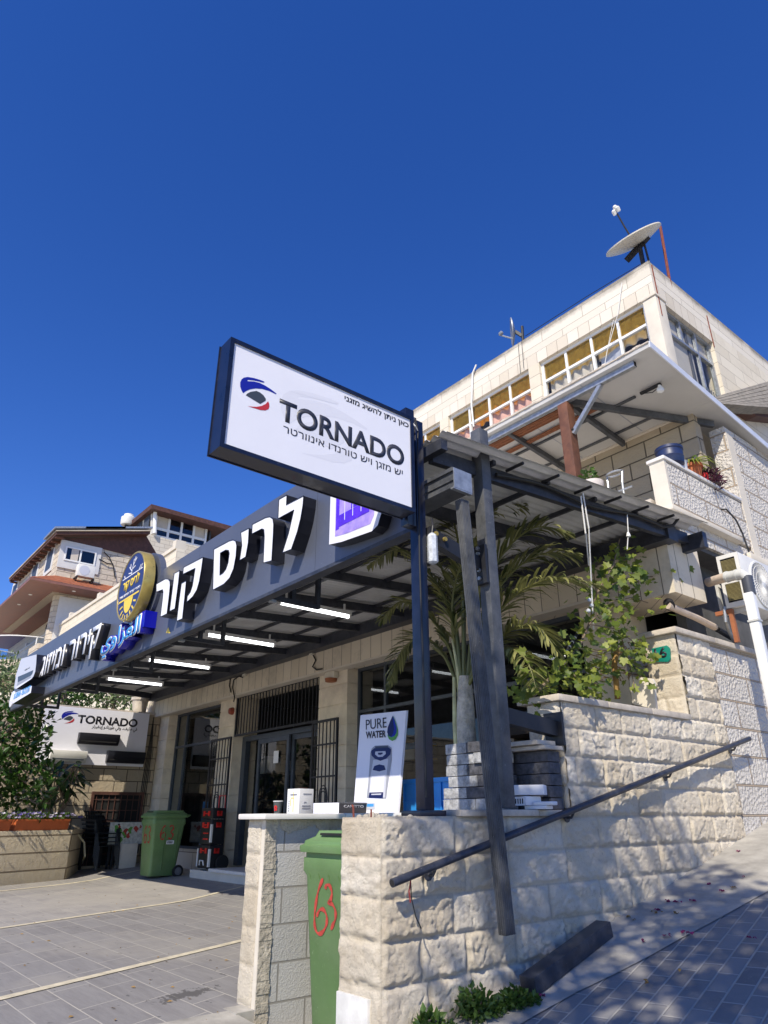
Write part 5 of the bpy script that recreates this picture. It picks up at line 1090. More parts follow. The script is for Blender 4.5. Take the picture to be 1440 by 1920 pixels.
part('pillar', 'white_plaster', lambda q: q.box(pb2.x - .16, pb2.x + .16, pb2.y - .16, pb2.y + .16, CGZ, CGZ + .45), pn, bevel=.01)
part('panel', 'painted_panel', lambda q: q.box(pb2.x - .02, pb2.x + .02, pb2.y - .40, pb2.y + .30, CGZ + .44, CGZ + .84), pn)
for i in range(14):
    rr = random.Random(i); y, z = pb2.y - .36 + rr.random() * .6, CGZ + .47 + rr.random() * .3; s = .03 + .05 * rr.random()
    if i == 0: pq = MB(); gq = MB()
    (pq if i % 2 else gq).add([(pb2.x + .0215 + i * .0001, y + s * math.cos(a) * (.6 + .4 * math.sin(3 * a + i)), z + s * math.sin(a)) for a in np.linspace(0, 6.0, 9)], [tuple(range(9))])
pq.build('paint_smear', 'print_green', pn); gq.build('paint_smear', 'spray_red', pn)
part('table_leg', 'chair_plastic', lambda q: (q.box(pb2.x - .02, pb2.x + .02, pb2.y - .38, pb2.y - .34, CGZ, CGZ + .44), q.box(pb2.x - .02, pb2.x + .02, pb2.y - .3, pb2.y - .26, CGZ, CGZ + .44)), pn)

# ================================================================== LEFT END: BACK WALL, BOARD, PLANTER
BX = -15.7
bk = thing('back_wall', 'ashlar limestone wall closing the left end of the parking', 'wall', (BX - .2, 3, GZ))
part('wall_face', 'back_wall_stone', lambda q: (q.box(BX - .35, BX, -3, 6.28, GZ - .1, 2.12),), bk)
part('wall_cap', 'coping_stone', lambda q: q.box(BX - .38, BX + .03, -3, 6.28, 2.122, 2.17), bk)
w0, w1 = at_x(176, 1490, BX), at_x(248, 1620, BX)
part('barred_opening', 'dark_void', lambda q: q.box(BX - .001, BX + .012, w0.y, w1.y, w1.z, w0.z), bk)
part('opening_frame', 'dark_eave', lambda q: (q.box(BX, BX + .05, w0.y - .05, w1.y + .05, w0.z, w0.z + .06), q.box(BX, BX + .05, w1.y, w1.y + .05, w1.z, w0.z - .001), q.box(BX, BX + .05, w0.y - .05, w0.y, w1.z, w0.z - .001)), bk)
part('opening_bars', 'dark_eave', lambda q: ([q.box(BX + .02, BX + .03, y, y + .014, w1.z, w0.z) for y in np.linspace(w0.y + .05, w1.y - .05, 8)], [q.box(BX + .0305, BX + .036, w0.y, w1.y, z, z + .014) for z in np.linspace(w1.z + .2, w0.z - .1, 6)]), bk)
q = MB()
for k in range(4):
    px = 262 + k * 6; q.tube([at_x(288 - k, 1345 + 6 * k, BX + .03), at_x(285 - k * 2, 1400, BX + .04 + .01 * k), at_x(277 - k * 3, 1460, BX + .03), at_x(266 - k * 3, 1540, BX + .03), at_x(258 - k * 4, 1600, BX + .03)], .009, 5)
q.build('wall_cable', 'cable_black', bk)
br0, br1 = at_x(86, 1322, BX + .1), at_x(281, 1338, BX + .1); bz0 = at_x(270, 1438, BX + .1).z; bz1 = (br0.z + br1.z) / 2
bo = thing('brand_board', 'white TORNADO board with three air conditioners hung on the left wall', 'sign board', (BX + .08, 4.8, bz0))
part('board', 'sign_white', lambda q: q.box(BX + .06, BX + .1, br0.y, br1.y, bz0, bz1), bo)
bx_ = lambda px, py: at_x(px, py, BX + .1)
BF = (Vector((BX + .1, 0, 0)), Vector((0, 1, 0)), Vector((0, 0, 1)), Vector((1, 0, 0)))
text('brand_lettering', 'TORNADO', (bx_(146, 1345).y, bx_(258, 1355).y, bx_(150, 1356).z, bx_(150, 1340).z), BF, 'print_black', bo, .004, .03)
text('arabic_line', 'ﺮﺗﺮﻴﻔﻨﻳﺇ ﻭﺩﺎﻧﺭﻮﻃ ﻲﻓﻭ ..ﻒﻴﻜﻣ ﻲﻓ', (bx_(172, 1366).y, bx_(257, 1368).y, bx_(215, 1371).z, bx_(215, 1361).z), BF, 'print_black', bo, .003, .012)
bc, b0c = bx_(131, 1342), None
k_ = (bx_(144, 1340).y - bx_(113, 1340).y) / 445
logo('', bo, lambda a, c: Vector((BX + .1 + .003, bc.y + (a - 550) * k_, bc.z - (c - 640) * k_ * .9 - .02 + (a - 550) * k_ * .44)), None, .003, N1)
def unit(px0, py0, px1, py1, mat, lip):
    a, e = bx_(px0, py0), bx_(px1, py1); d = .14
    q = MB(); q.prism([(BX + .1, a.y, a.z), (BX + .1 + d, a.y, a.z - .01), (BX + .1 + d, a.y, e.z + .12), (BX + .1 + d - .06, a.y, e.z), (BX + .1, a.y, e.z)], (0, e.y - a.y, 0)); o = q.build('display_unit', mat, bo, bevel=.012)
    q = MB(); q.box(BX + .1 + d - .035, BX + .1 + d - .02, a.y + .06, e.y - .06, e.z + .045, e.z + .07); q.build('louvre', lip, o)
unit(147, 1373, 219, 1399, 'print_black', 'dark_void'); unit(200, 1407, 267, 1433, 'letter_black', 'dark_void'); unit(93, 1405, 158, 1431, 'ac_white', 'print_slate')

PA = [Vector((-13.5, 2.2, 0)), Vector((-14.35, 4.35, 0)), Vector((-15.68, 5.0, 0))]
pl = thing('garden_planter', 'cream rough stone garden planter at the left end of the parking', 'planter', (-14.5, 3.5, GZ))
q = MB(); poly = [(p.x, p.y, GZ - .05) for p in PA] + [(-15.68, 1.5, GZ - .05), (-13.2, 1.5, GZ - .05)]
q.prism([Vector(p) + Vector((0, 0, .88)) for p in poly], (0, 0, -.88)); q.build('planter_wall', 'planter_stone', pl, bevel=.01)
part('planter_soil', 'soil', lambda q: q.add([(p[0] - .05 if p[0] > -15 else p[0] + .03, p[1] - .08, GZ + .835) for p in poly], [tuple(range(5))]), pl)
def flowers(q, c, n, r, hgt):
    for i in range(n):
        p = c + Vector((random.uniform(-r, r), random.uniform(-.4, .4), random.uniform(.3, 1) * hgt)); s = random.uniform(.02, .036); tn = random.random()
        for k in range(5):
            a = k * 1.257 + random.random(); d1 = Vector((math.cos(a) * .5 + .5, math.sin(a), .3)); q.add([p, p + d1 * s + Vector((0, 0, .01)), p + d1 * s * 1.3 - Vector((0, 0, s * .5)), p + d1 * s * .4 - Vector((0, 0, s * .6))], [(0, 1, 2, 3)], 0, tn)
def leaves(q, c, rad, n, size, asp=.5, squash=(1, 1, 1), up=0.3, hang=0.0, seed=0, shell=0.5):
    rg = random.Random(seed)
    for i in range(n):
        d = Vector((rg.gauss(0, 1), rg.gauss(0, 1), rg.gauss(0, 1))).normalized(); r = rad * (shell + (1 - shell) * rg.random()) if rg.random() < .75 else rad * rg.random()
        p = Vector(c) + Vector((d.x * squash[0], d.y * squash[1], d.z * squash[2])) * r
        t = (d * .6 + Vector((rg.gauss(0, .6), rg.gauss(0, .6), rg.gauss(0, .5) + up - hang))).normalized(); s = size * rg.uniform(.6, 1.25)
        sd = t.cross(Vector((rg.gauss(0, 1), rg.gauss(0, 1), rg.gauss(.6, 1)))).normalized(); nn = sd.cross(t)
        q.add([p, p + t * s * .45 + sd * s * asp * .5 + nn * s * .10, p + t * s, p + t * s * .45 - sd * s * asp * .5 + nn * s * .10], [(0, 1, 2), (0, 2, 3)], 0, min(1, max(0, rg.gauss(.5, .25))))
for i, (f0, f1, l) in enumerate(((.02, .46, 'left orange flower box with pansies on the stone planter'), (.5, .96, 'right orange flower box with white pansies on the stone planter'))):
    a, e = PA[0].lerp(PA[1], f0), PA[0].lerp(PA[1], f1); d = (e - a).normalized(); nrm = Vector((d.y, -d.x, 0)); c = (a + e) / 2 - nrm * .1; c.z = GZ + .835
    t = thing('flower_box', l, 'flower box', c, 'orange flower boxes on the planter')
    q = MB(); a2, e2 = a - nrm * .1, e - nrm * .1; z = GZ + .832
    def rg_(w_, dz): return [a2 + nrm * w_ + Vector((0, 0, z + dz)), e2 + nrm * w_ + Vector((0, 0, z + dz)), e2 - nrm * w_ + Vector((0, 0, z + dz)), a2 - nrm * w_ + Vector((0, 0, z + dz))]
    loft(q, [rg_(.075, 0), rg_(.10, .15), rg_(.115, .15), rg_(.115, .18)]); q.build('trough', 'flower_box_orange', t)
    q = MB(); 
    for k in range(9): leaves(q, a2.lerp(e2, (k + .5) / 9) + Vector((0, 0, z + .2)), .13, 40, .07, .6, (1, 1, .5), seed=k + 20 * i)
    q.build('leaf_tuft', 'leaf_weed', t)
    q = MB()
    for k in range(6): flowers(q, a2.lerp(e2, (k + .5) / 6) + Vector((0, 0, z + .17)), 10, .1, .12)
    q.build('blossoms', 'flower_mix', t)
hz = thing('garden_hose', 'cream garden hose trailing down beside the stone planter', 'hose', at_z(150, 1635, GZ))
q = MB(); q.tube([at_x(145, 1563, -15.0), at_x(158, 1580, -15.0), at_x(159, 1605, -14.9), at_z(148, 1633, GZ + .02), at_z(110, 1640, GZ + .02), at_z(62, 1645, GZ + .02)], .018, 6); q.build('hose_run', 'hose_cream', hz, smooth=True)

def tree(name, label, cat, base, top, blobs, mat, lsize, group=None, n=260, trunk_r=.09, asp=.55):
    t = thing(name, label, cat, base, group); q = MB(); base, top = Vector(base), Vector(top)
    m = base.lerp(top, .5) + Vector((random.uniform(-.15, .15), random.uniform(-.15, .15), 0)); q.tube([base, m, top], [trunk_r, trunk_r * .75, trunk_r * .45], 8)
    for c, r in blobs:
        s = base.lerp(top, random.uniform(.45, .95)); q.tube([s, s.lerp(Vector(c), .5) + Vector((0, 0, .08)), Vector(c)], [trunk_r * .4, trunk_r * .28, trunk_r * .12], 5)
    q.build('trunk', 'bark', t, smooth=True); q = MB()
    for i, (c, r) in enumerate(blobs): leaves(q, c, r, int(n * r * r / .16), lsize, asp, seed=i * 13 + len(label))
    q.build('crown', mat, t); return t
def blobs_px(lst, x, spread, seed):
    rg = random.Random(seed); out = []
    for px, py, r in lst: out.append((at_x(px, py, x + rg.uniform(-spread, spread)), r))
    return out
tree('garden_tree', 'dark glossy leaved tree growing from the stone planter at the left edge', 'tree', (-14.6, 2.6, GZ + .8), (-14.7, 2.7, 1.6),
     blobs_px([(15, 1355, .42), (45, 1342, .34), (78, 1352, .26), (30, 1400, .42), (62, 1410, .34), (10, 1445, .42), (55, 1455, .38), (88, 1448, .22), (40, 1500, .34), (5, 1500, .36), (-30, 1420, .5), (-30, 1350, .5), (78, 1490, .22), (80, 1385, .2)], -14.5, .35, 1), 'leaf_dark', .15, n=130)
sh = thing('broad_leaf_shrub', 'shrub with large drooping dark leaves in front of the barred opening', 'shrub', (-14.7, 4.1, GZ + .8))
q = MB(); rg = random.Random(4); st = MB()
for i in range(46):
    p = at_x(rg.uniform(88, 150), rg.uniform(1425, 1490), -14.9 + rg.uniform(-.3, .3)); a = rg.uniform(0, 6.28); t = Vector((math.cos(a) * .6 + .35, math.sin(a), rg.uniform(-1.0, .0))).normalized(); s = rg.uniform(.22, .42); sd = t.cross(Vector((.4, 0, 1))).normalized(); dn = Vector((0, 0, -1)); tn = rg.random()
    q.add([p, p + t * s * .35 + sd * s * .2, p + t * s * .7 + sd * s * .15 + dn * s * .1, p + t * s + dn * s * .25, p + t * s * .7 - sd * s * .15 + dn * s * .1, p + t * s * .35 - sd * s * .2, p + t * s * .35 + dn * .0 - Vector((0, 0, .015)), p + t * s * .7 + dn * s * .14], [(0, 1, 6), (1, 2, 7, 6), (2, 3, 7), (3, 4, 7), (4, 5, 6, 7), (5, 0, 6)], 0, tn)
    if i % 4 == 0: st.tube([(-14.75 + rg.uniform(-.1, .1), 4.0 + rg.uniform(-.2, .2), GZ + .8), (-14.8, 4.1 + rg.uniform(-.2, .2), .2), p], .012, 5)
st.build('stem', 'bark', sh); q.build('foliage', 'leaf_big', sh, smooth=True)
tree('pale_tree', 'pale green tree at the left edge behind the fascia board', 'tree', (-19.5, 1.8, -1), (-19.5, 2, 3.4),
     blobs_px([(10, 1262, .5), (40, 1275, .45), (15, 1300, .5), (-20, 1290, .6), (55, 1300, .35), (-10, 1250, .4), (30, 1325, .4)], -19.5, .4, 2), 'leaf_pale', .12, n=150)
for i, (l, lst, mt) in enumerate((('dark leafy bush behind the wall above the left of the board', [(110, 1305, .4), (135, 1312, .4), (160, 1300, .45), (120, 1285, .4), (90, 1300, .3)], 'leaf_dark'),
                              ('pale sunlit bush behind the wall above the TORNADO lettering', [(190, 1310, .4), (215, 1305, .45), (240, 1312, .38), (200, 1290, .4), (232, 1290, .4)], 'leaf_pale'),
                              ('dark bush behind the wall close to the facade corner', [(262, 1300, .36), (280, 1305, .36), (270, 1285, .4), (288, 1290, .3)], 'leaf_dark'))):
    bl_ = blobs_px(lst, -17.2, .4, 10 + i); c = sum((k[0] for k in bl_), Vector()) / len(bl_); tree('wall_bush', l, 'bush', (c.x, c.y, -1), (c.x, c.y, c.z), bl_, mt, .12, 'bushes behind the back wall', n=150)
pw = at_x(262, 1322, BX - .15); fp = thing('flower_pot', 'grey plant pot on top of the back wall beside the facade', 'plant pot', (pw.x, pw.y, 2.17))
q = MB(); q.lathe((pw.x, pw.y, 2.172), [(.13, 0), (.18, .26), (.2, .26), (.2, .32), (.16, .32)], 16); q.build('pot', 'coping_stone', fp, smooth=True, angle=40)
q = MB(); leaves(q, (pw.x, pw.y, 2.6), .2, 70, .12, .4, seed=77); q.build('foliage', 'leaf_dark', fp)

# ================================================================== THINGS ON THE TERRACE
def onz(px, py, y): return at_y(px, py, y)
TZ = .0265
cu = at_y(510, 1524, 3.56); cu.z = TZ
cup = thing('paper_cup', 'dark paper coffee cup with red print on the marble ledge', 'cup', (cu.x, 3.62, TZ))
q = MB(); q.lathe((cu.x, 3.62, TZ), [(.03, 0), (.043, .105), (.045, .108), (.045, .113), (.041, .112), (.03, .02), (0, .02)], 20); q.build('cup_body', 'cup_grey', cup, smooth=True, angle=50)
q = MB(); q.lathe((cu.x, 3.62, TZ + .108), [(.0445, 0), (.0465, .002), (.0465, .006), (.0445, .008)], 20); q.build('cup_rim', 'paper_white', cup)
strokes('cup_print', [[(-.01, .03), (.012, .06), (-.004, .075), (-.012, .055), (.014, .035)]], 'red_plastic', cup, Vector((cu.x + .02, 3.62 - .036, TZ)), Vector((.85, .5, 0)), Vector((0, 0, 1)), Vector((.5, -.85, 0)), .010)
def rotbox(c, sx, sy, sz, ang, z):
    a = R(ang); u, v = Vector((math.cos(a), math.sin(a), 0)), Vector((-math.sin(a), math.cos(a), 0))
    P_ = [c + u * x * sx / 2 + v * y * sy / 2 for x, y in ((-1, -1), (1, -1), (1, 1), (-1, 1))]; q = MB(); loft(q, [[Vector((p.x, p.y, z)) for p in P_], [Vector((p.x, p.y, z + sz)) for p in P_]])
    return q, u, v
bx1 = at_y(562, 1524, 3.74); t = thing('tap_box', 'tall white carton with a printed tap picture on the ledge', 'carton', (bx1.x, 3.74, TZ))
q, u, v = rotbox(Vector((bx1.x, 3.74, 0)), .17, .17, .215, 8, TZ); q.build('carton', 'paper_white', t, bevel=.003)
fc = Vector((bx1.x, 3.74, TZ)) - v * .0865
strokes('tap_drawing', [[(-.035, .07), (-.035, .12), (-.02, .14), (.0, .135)], [(.005, .02), (.005, .19)]], 'yellow_print', t, fc, u, Vector((0, 0, 1)), -v, .006, .002)
strokes('carton_print', [[(-.06, y_), (-.052, y_)] for y_ in (.03, .05, .07, .09, .11)] + [[(-.04, .165), (.05, .165)]], 'box_print', t, fc, u, Vector((0, 0, 1)), -v, .012, .002)
fc2 = Vector((bx1.x, 3.74, TZ)) + u * .0865
strokes('side_print', [[(-.04, .17), (.06, .17)], [(-.03, .10), (.0, .10)], [(-.05, .05), (.05, .05)], [(-.05, .07), (.05, .07)]], 'print_grey', t, fc2, v, Vector((0, 0, 1)), u, .01, .002)
b2 = at_y(628, 1524, 3.8); t = thing('appliance_box', 'low carton, white on one side and black with a printed name on the other', 'carton', (b2.x, 3.8, TZ))
q, u, v = rotbox(Vector((b2.x, 3.86, 0)), .30, .38, .088, 12, TZ); q.build('carton', 'sign_white', t, bevel=.003)
cc = Vector((b2.x, 3.86, 0)) + u * .1515; q, u2, v2 = rotbox(cc, .004, .375, .085, 12, TZ + .001); q.build('black_side', 'print_black', t)
q, _, _ = rotbox(Vector((b2.x, 3.86, 0)), .30, .38, .003, 12, TZ + .0885); q.build('black_lid', 'print_black', t)
text('box_name', 'CAFETTO', (-.13, .13, .05, .07), (cc + u * .0022 + Vector((0, 0, TZ)), v, Vector((0, 0, 1)), u), 'print_lightgrey', t, .001, .01)
jar = at_y(569, 1476, 4.6); t = thing('dark_jar', 'dark brown jar standing behind the tall white carton', 'jar', (jar.x, 4.6, -.028))
q = MB(); q.lathe((jar.x, 4.6, -.028), [(.07, 0), (.07, .25), (.05, .29), (.055, .30), (.055, .34)], 16); q.build('glass', 'brown_wood', t, smooth=True, angle=40)
# advertising board
wb = thing('advertising_board', 'white PURE WATER board with a water dispenser picture leaning by the window', 'advertising board', (-5.2, 4.2, -.03))
c00, c10, c11, c01 = at_y(662, 1527, 4.05), at_y(745, 1526, 4.05), at_y(762, 1332, 4.22), at_y(676, 1341, 4.22)
q = MB(); q.prism([c00, c10, c11, c01], (.004, .02, 0)); q.build('board', 'sign_white', wb)
wn = (c10 - c00).cross(c01 - c00).normalized(); wn = wn if wn.y < 0 else -wn
def wbp(px, py, k=.002):
    d = Vector(ray(px, py)); t_ = c00.dot(wn) / d.dot(wn); return d * t_ + wn * k
L4 = lambda u, v, k=.002: wbp(620 + u / 4.8, 1300 + v / 4.8, k)
def wtext(name, s, P0, P1, P2, mat, bold, k=.002):
    """bottom-left, bottom-right, top-left in crop pixels"""
    o, a, b_ = L4(*P0, k), L4(*P1, k), L4(*P2, k); return text(name, s, (0, 1, 0, 1), (o, a - o, b_ - o, wn), mat, wb, .001, bold)
wtext('pure_lettering', 'PURE', (318, 328), (505, 308), (318, 240), 'print_charcoal', 0.0)
wtext('water_lettering', 'WATER', (318, 408), (498, 396), (318, 346), 'print_charcoal', .028)
def wpoly(name, pts, mat, k=.002):
    q = MB(); q.add([L4(u, v, k) for u, v in pts], [tuple(range(len(pts)))]); return q.build(name, mat, wb)
wpoly('drop_green', [(565, 205), (590, 270), (606, 330), (605, 380), (585, 415), (555, 430), (525, 412), (512, 380)], 'print_green', .002)
wpoly('drop_blue', [(560, 200), (582, 262), (597, 315), (594, 355), (575, 385), (548, 396), (522, 382), (510, 350), (515, 310), (538, 250)], 'print_blue', .0028)
wpoly('drop_navy', [(560, 202), (566, 262), (572, 320), (566, 360), (548, 390), (522, 380), (510, 350), (515, 310), (538, 250)], 'print_navy', .0034)
wpoly('dispenser_body', [(372, 495), (400, 472), (515, 466), (548, 490), (548, 600), (530, 720), (512, 850), (500, 948), (325, 940), (340, 800), (352, 640), (358, 540)], 'print_grey', .002)
wpoly('dispenser_front', [(385, 600), (520, 590), (505, 740), (490, 940), (345, 935), (358, 760)], 'print_lightgrey', .0026)
wpoly('dispenser_head', [(365, 520), (395, 495), (520, 485), (546, 505), (540, 550), (500, 590), (450, 608), (400, 590), (370, 560)], 'print_navy', .0032)
wpoly('dispenser_dial', [(405, 525), (495, 520), (500, 545), (470, 572), (430, 574), (402, 550)], 'print_lightgrey', .0038)
wpoly('dispenser_dial', [(428, 536), (470, 533), (472, 546), (450, 556), (430, 552)], 'print_navy', .0044)
wpoly('dispenser_tap', [(395, 655), (440, 640), (485, 650), (498, 688), (440, 704), (380, 690)], 'print_navy', .0032)
wpoly('dispenser_window', [(372, 745), (490, 738), (475, 890), (352, 893)], 'print_ghost', .0036)
wpoly('dispenser_tray', [(352, 893), (476, 890), (472, 946), (343, 940)], 'print_navy', .0036)
wpoly('dispenser_tray', [(370, 905), (460, 902), (456, 914), (368, 916)], 'print_lightgrey', .0042)
wpoly('dispenser_top', [(402, 478), (520, 474), (515, 490), (405, 497)], 'print_slate', .0038)
wpoly('lower_sticker', [(310, 990), (400, 988), (398, 1045), (305, 1048)], 'print_lightgrey', .002)
wpoly('lower_sticker', [(330, 995), (390, 994), (388, 1020), (327, 1022)], 'print_sky', .0026)
# blue crate
c0, c1 = at_y(757, 1522, 4.32), at_y(842, 1522, 4.32); ct = at_y(757, 1462, 4.32).z
cr = thing('blue_crate', 'bright blue plastic crate behind the sign post', 'crate', (c0.x, 4.5, -.03))
q = MB(); q.box(c0.x, c1.x + .1, 4.32, 4.34, -.028, ct - .03); q.box(c0.x, c1.x + .1, 4.68, 4.70, -.028, ct - .03); q.box(c0.x, c0.x + .02, 4.34, 4.68, -.028, ct - .03); q.box(c1.x + .08, c1.x + .1, 4.34, 4.68, -.028, ct - .03); q.box(c0.x + .02, c1.x + .08, 4.34, 4.68, -.027, -.01)
q.build('crate_body', 'blue_crate', cr)
q = MB(); xa, xb = c0.x - .02, c1.x + .12
q.box(xa, xb, 4.30, 4.319, ct - .035, ct); q.box(xa, xb, 4.701, 4.72, ct - .035, ct); q.box(xa, xa + .019, 4.319, 4.701, ct - .035, ct); q.box(xb - .019, xb, 4.319, 4.701, ct - .035, ct)
for x in np.linspace(xa + .03, xb - .05, 5): q.box(x, x + .014, 4.306, 4.319, -.026, ct - .036)
q.box(c0.x, c1.x + .1, 4.31, 4.319, .12, .13); q.build('rim_and_ribs', 'blue_crate', cr)
t = thing('scrap_in_crate', 'white scrap sticking out of the blue crate', 'scrap', (c1.x - .1, 4.5, .2)); q = MB(); q.prism([(c1.x - .08, 4.45, .1), (c1.x + .05, 4.45, .12), (c1.x + .0, 4.46, .40), (c1.x - .05, 4.44, .36)], (.01, .05, 0)); q.build('scrap', 'foam_white', t)

# stacked paving blocks round the palm and beside it
def block(label, x0, x1, y0, y1, z0, z1, mat, group):
    q = MB(); q.box(x0, x1, y0, y1, z0, z1); o = q.build('paving_block', mat, None, bevel=.006); 
    # put the origin at the base
    c = Vector(((x0 + x1) / 2, (y0 + y1) / 2, z0)); o.data.transform(Matrix.Translation(-c)); o.location = c
    return tag(o, label, 'paving block', group)
H_ = (.44) / 6; rowname = ['bottom', 'second', 'third', 'fourth', 'fifth', 'top']
pa_, pb_2 = at_y(840, 1515, 3.66), at_y(934, 1512, 3.66)
rg = random.Random(12)
for i in range(6):
    z = TZ + .016 + i * H_; j = rg.uniform(-.012, .012); xs_ = pa_.x - (.05 if i < 2 else 0); xe = pb_2.x
    m = xs_ + (xe - xs_) * (.45 if i % 2 else .6)
    block('grey granite paving block, %s course left piece of the palm surround' % rowname[i], xs_ + j, m + j - .003, 3.66 + rg.uniform(-.01, .012), 3.86, z, z + H_ - .004, 'paver_light', 'paving blocks stacked round the palm')
    block('grey granite paving block, %s course right piece of the palm surround' % rowname[i], m + j + .002, xe + j, 3.66 + rg.uniform(-.01, .012), 3.86, z, z + H_ - .004, rg.choice(('paver_light', 'paver_dark', 'paver_dark')), 'paving blocks stacked round the palm')
for i in range(5):
    z = TZ + .016 + i * H_; j = rg.uniform(-.01, .01)
    block('dark paving block forming the rear of the palm surround, %s course' % rowname[i], pa_.x, pb_2.x - .05, 4.1, 4.28, z, z + H_ - .004, 'paver_dark', 'paving blocks stacked round the palm')
q_a, q_b = at_y(966, 1510, 3.86), at_y(1076, 1510, 3.98)
for i in range(5):
    z = TZ + .014 + i * H_; j = rg.uniform(-.012, .012); x0, x1 = q_a.x - .02, min(q_b.x, -3.055)
    block('dark paving block under the white slabs at the wall end, %s course' % rowname[i], x0 + j, x1 + j * .5, 3.88 + rg.uniform(-.012, .012), 4.02, z, z + H_ - .004, 'paver_dark', 'dark paving blocks stacked at the wall end')
zt_ = TZ + .014 + 5 * H_
for l, x0, x1, y0, y1, z, th in (('upper white stone slab lying on the dark paving blocks', -3.5, -3.06, 3.80, 4.0, zt_ + .03, .03), ('lower chipped white stone slab lying on the dark paving blocks', -3.42, -3.02, 3.83, 4.02, zt_, .026)):
    q = MB(); q.box(x0, x1, y0, y1, z, z + th); o = q.build('stone_slab', 'coping_stone', None, bevel=.006); c = Vector((x0, y0, z)); o.data.transform(Matrix.Translation(-c)); o.location = c; tag(o, l, 'stone slab', 'stone slabs on the paving blocks')
# white foam corner pieces by the column foot
for l, px, py, sx, sy, sz, ang in (('large white foam packing corner on top of the small pile', 992, 1466, .20, .12, .06, 30), ('white foam packing piece with slots at the column foot', 988, 1498, .14, .12, .055, -15),
                                   ('flat white foam strip lying upper right in the small pile', 1022, 1501, .14, .06, .022, 10), ('flat white foam strip at the bottom of the small pile', 1010, 1514, .16, .08, .022, 5)):
    c = at_y(px, py, 3.74); q, u, v = rotbox(Vector((c.x, 3.74, 0)), sx, sy, sz, ang, 0); o = q.build('foam_piece', 'foam_white', None, bevel=.006)
    bz = {1466: .125, 1498: .063, 1501: .064, 1514: .041}[py]; cc = Vector((c.x, 3.74, 0)); o.data.transform(Matrix.Translation(-cc)); o.location = (c.x, 3.74, bz); tag(o, l, 'foam piece', 'white foam pieces at the column foot')
    if py == 1498:
        q = MB(); a = R(ang)
        for k in range(4): p = cc - v * (sy / 2 + .001) + u * (-.045 + k * .025); q.add([p + Vector((0, 0, .012)), p + u * .012 + Vector((0, 0, .012)), p + u * .014 + Vector((0, 0, .042)), p + u * .002 + Vector((0, 0, .042))], [(0, 1, 2, 3)])
        s_ = q.build('slots', 'dark_void', None); s_.data.transform(Matrix.Translation(-cc)); s_.parent = o

# ================================================================== PALM
pm = thing('palm', 'young feathery palm with arching fronds rising from the granite blocks', 'palm', (-3.72, 3.97, .03))
pbase = at_y(870, 1392, 3.97); pbase.z = .05; ptop = at_y(872, 1268, 3.97)
q = MB(); q.tube([pbase, pbase.lerp(ptop, .4), pbase.lerp(ptop, .75), ptop], [.088, .082, .07, .05], 12); o = q.build('trunk', 'palm_trunk', pm, smooth=True)
q = MB(); a = at_y(857, 1390, 3.9); e = at_y(851, 1270, 3.92); a.z = .3; q.tube([a, a.lerp(e, .5) + Vector((-.01, 0, 0)), e], [.024, .02, .012], 8); q.tube([a + Vector((.05, .0, .0)), e + Vector((.02, .03, .05)), e + Vector((.0, .0, .3))], [.018, .014, .008], 8); q.build('leaf_sheath', 'palm_sheath', pm, smooth=True)
fr_ = [([(880, 1280), (905, 1200), (955, 1125), (1035, 1085), (1125, 1098)], 3.97, 4.25, .36, 1), ([(876, 1280), (890, 1160), (935, 1050), (1000, 990), (1070, 1000)], 3.97, 4.4, .34, 2),
       ([(866, 1280), (848, 1160), (805, 1075), (745, 1030), (688, 1062)], 3.97, 3.75, .30, 3), ([(868, 1280), (856, 1120), (835, 1030), (795, 985), (742, 1000)], 3.97, 4.3, .3, 4),
       ([(872, 1280), (872, 1130), (888, 1020), (930, 955), (985, 950)], 3.97, 4.5, .3, 5), ([(864, 1290), (838, 1205), (800, 1150), (752, 1128), (712, 1165)], 3.97, 3.7, .26, 6),
       ([(878, 1285), (912, 1225), (960, 1180), (1010, 1178), (1045, 1225)], 3.97, 4.05, .28, 7), ([(870, 1280), (866, 1100), (858, 1010), (842, 960), (812, 935)], 3.97, 4.15, .28, 8),
       ([(862, 1295), (830, 1225), (790, 1195), (750, 1225), (728, 1290)], 3.97, 3.8, .22, 9), ([(874, 1280), (884, 1110), (905, 1040), (945, 1010), (975, 1045)], 3.97, 3.75, .26, 10), ([(870, 1285), (850, 1190), (850, 1110), (870, 1050), (905, 1005)], 3.97, 3.8, .26, 11)]
fr_ += [([(874, 1285), (900, 1180), (945, 1090), (1010, 1040), (1085, 1040)], 3.97, 4.5, .34, 21), ([(870, 1280), (880, 1140), (905, 1060), (960, 1030), (1030, 1060)], 3.97, 3.85, .30, 22), ([(866, 1280), (850, 1140), (815, 1040), (765, 1005), (705, 1025)], 3.97, 4.35, .30, 23),
        ([(866, 1285), (845, 1190), (808, 1120), (770, 1100), (735, 1130)], 3.97, 4.1, .28, 24), ([(872, 1280), (874, 1120), (880, 1010), (905, 960), (945, 955)], 3.97, 3.9, .26, 25), ([(876, 1290), (905, 1240), (945, 1215), (985, 1235), (1005, 1290)], 3.97, 3.8, .24, 26)]
fr_ = [f for f in fr_ if f[4] not in (4, 10, 22, 24, 25)]
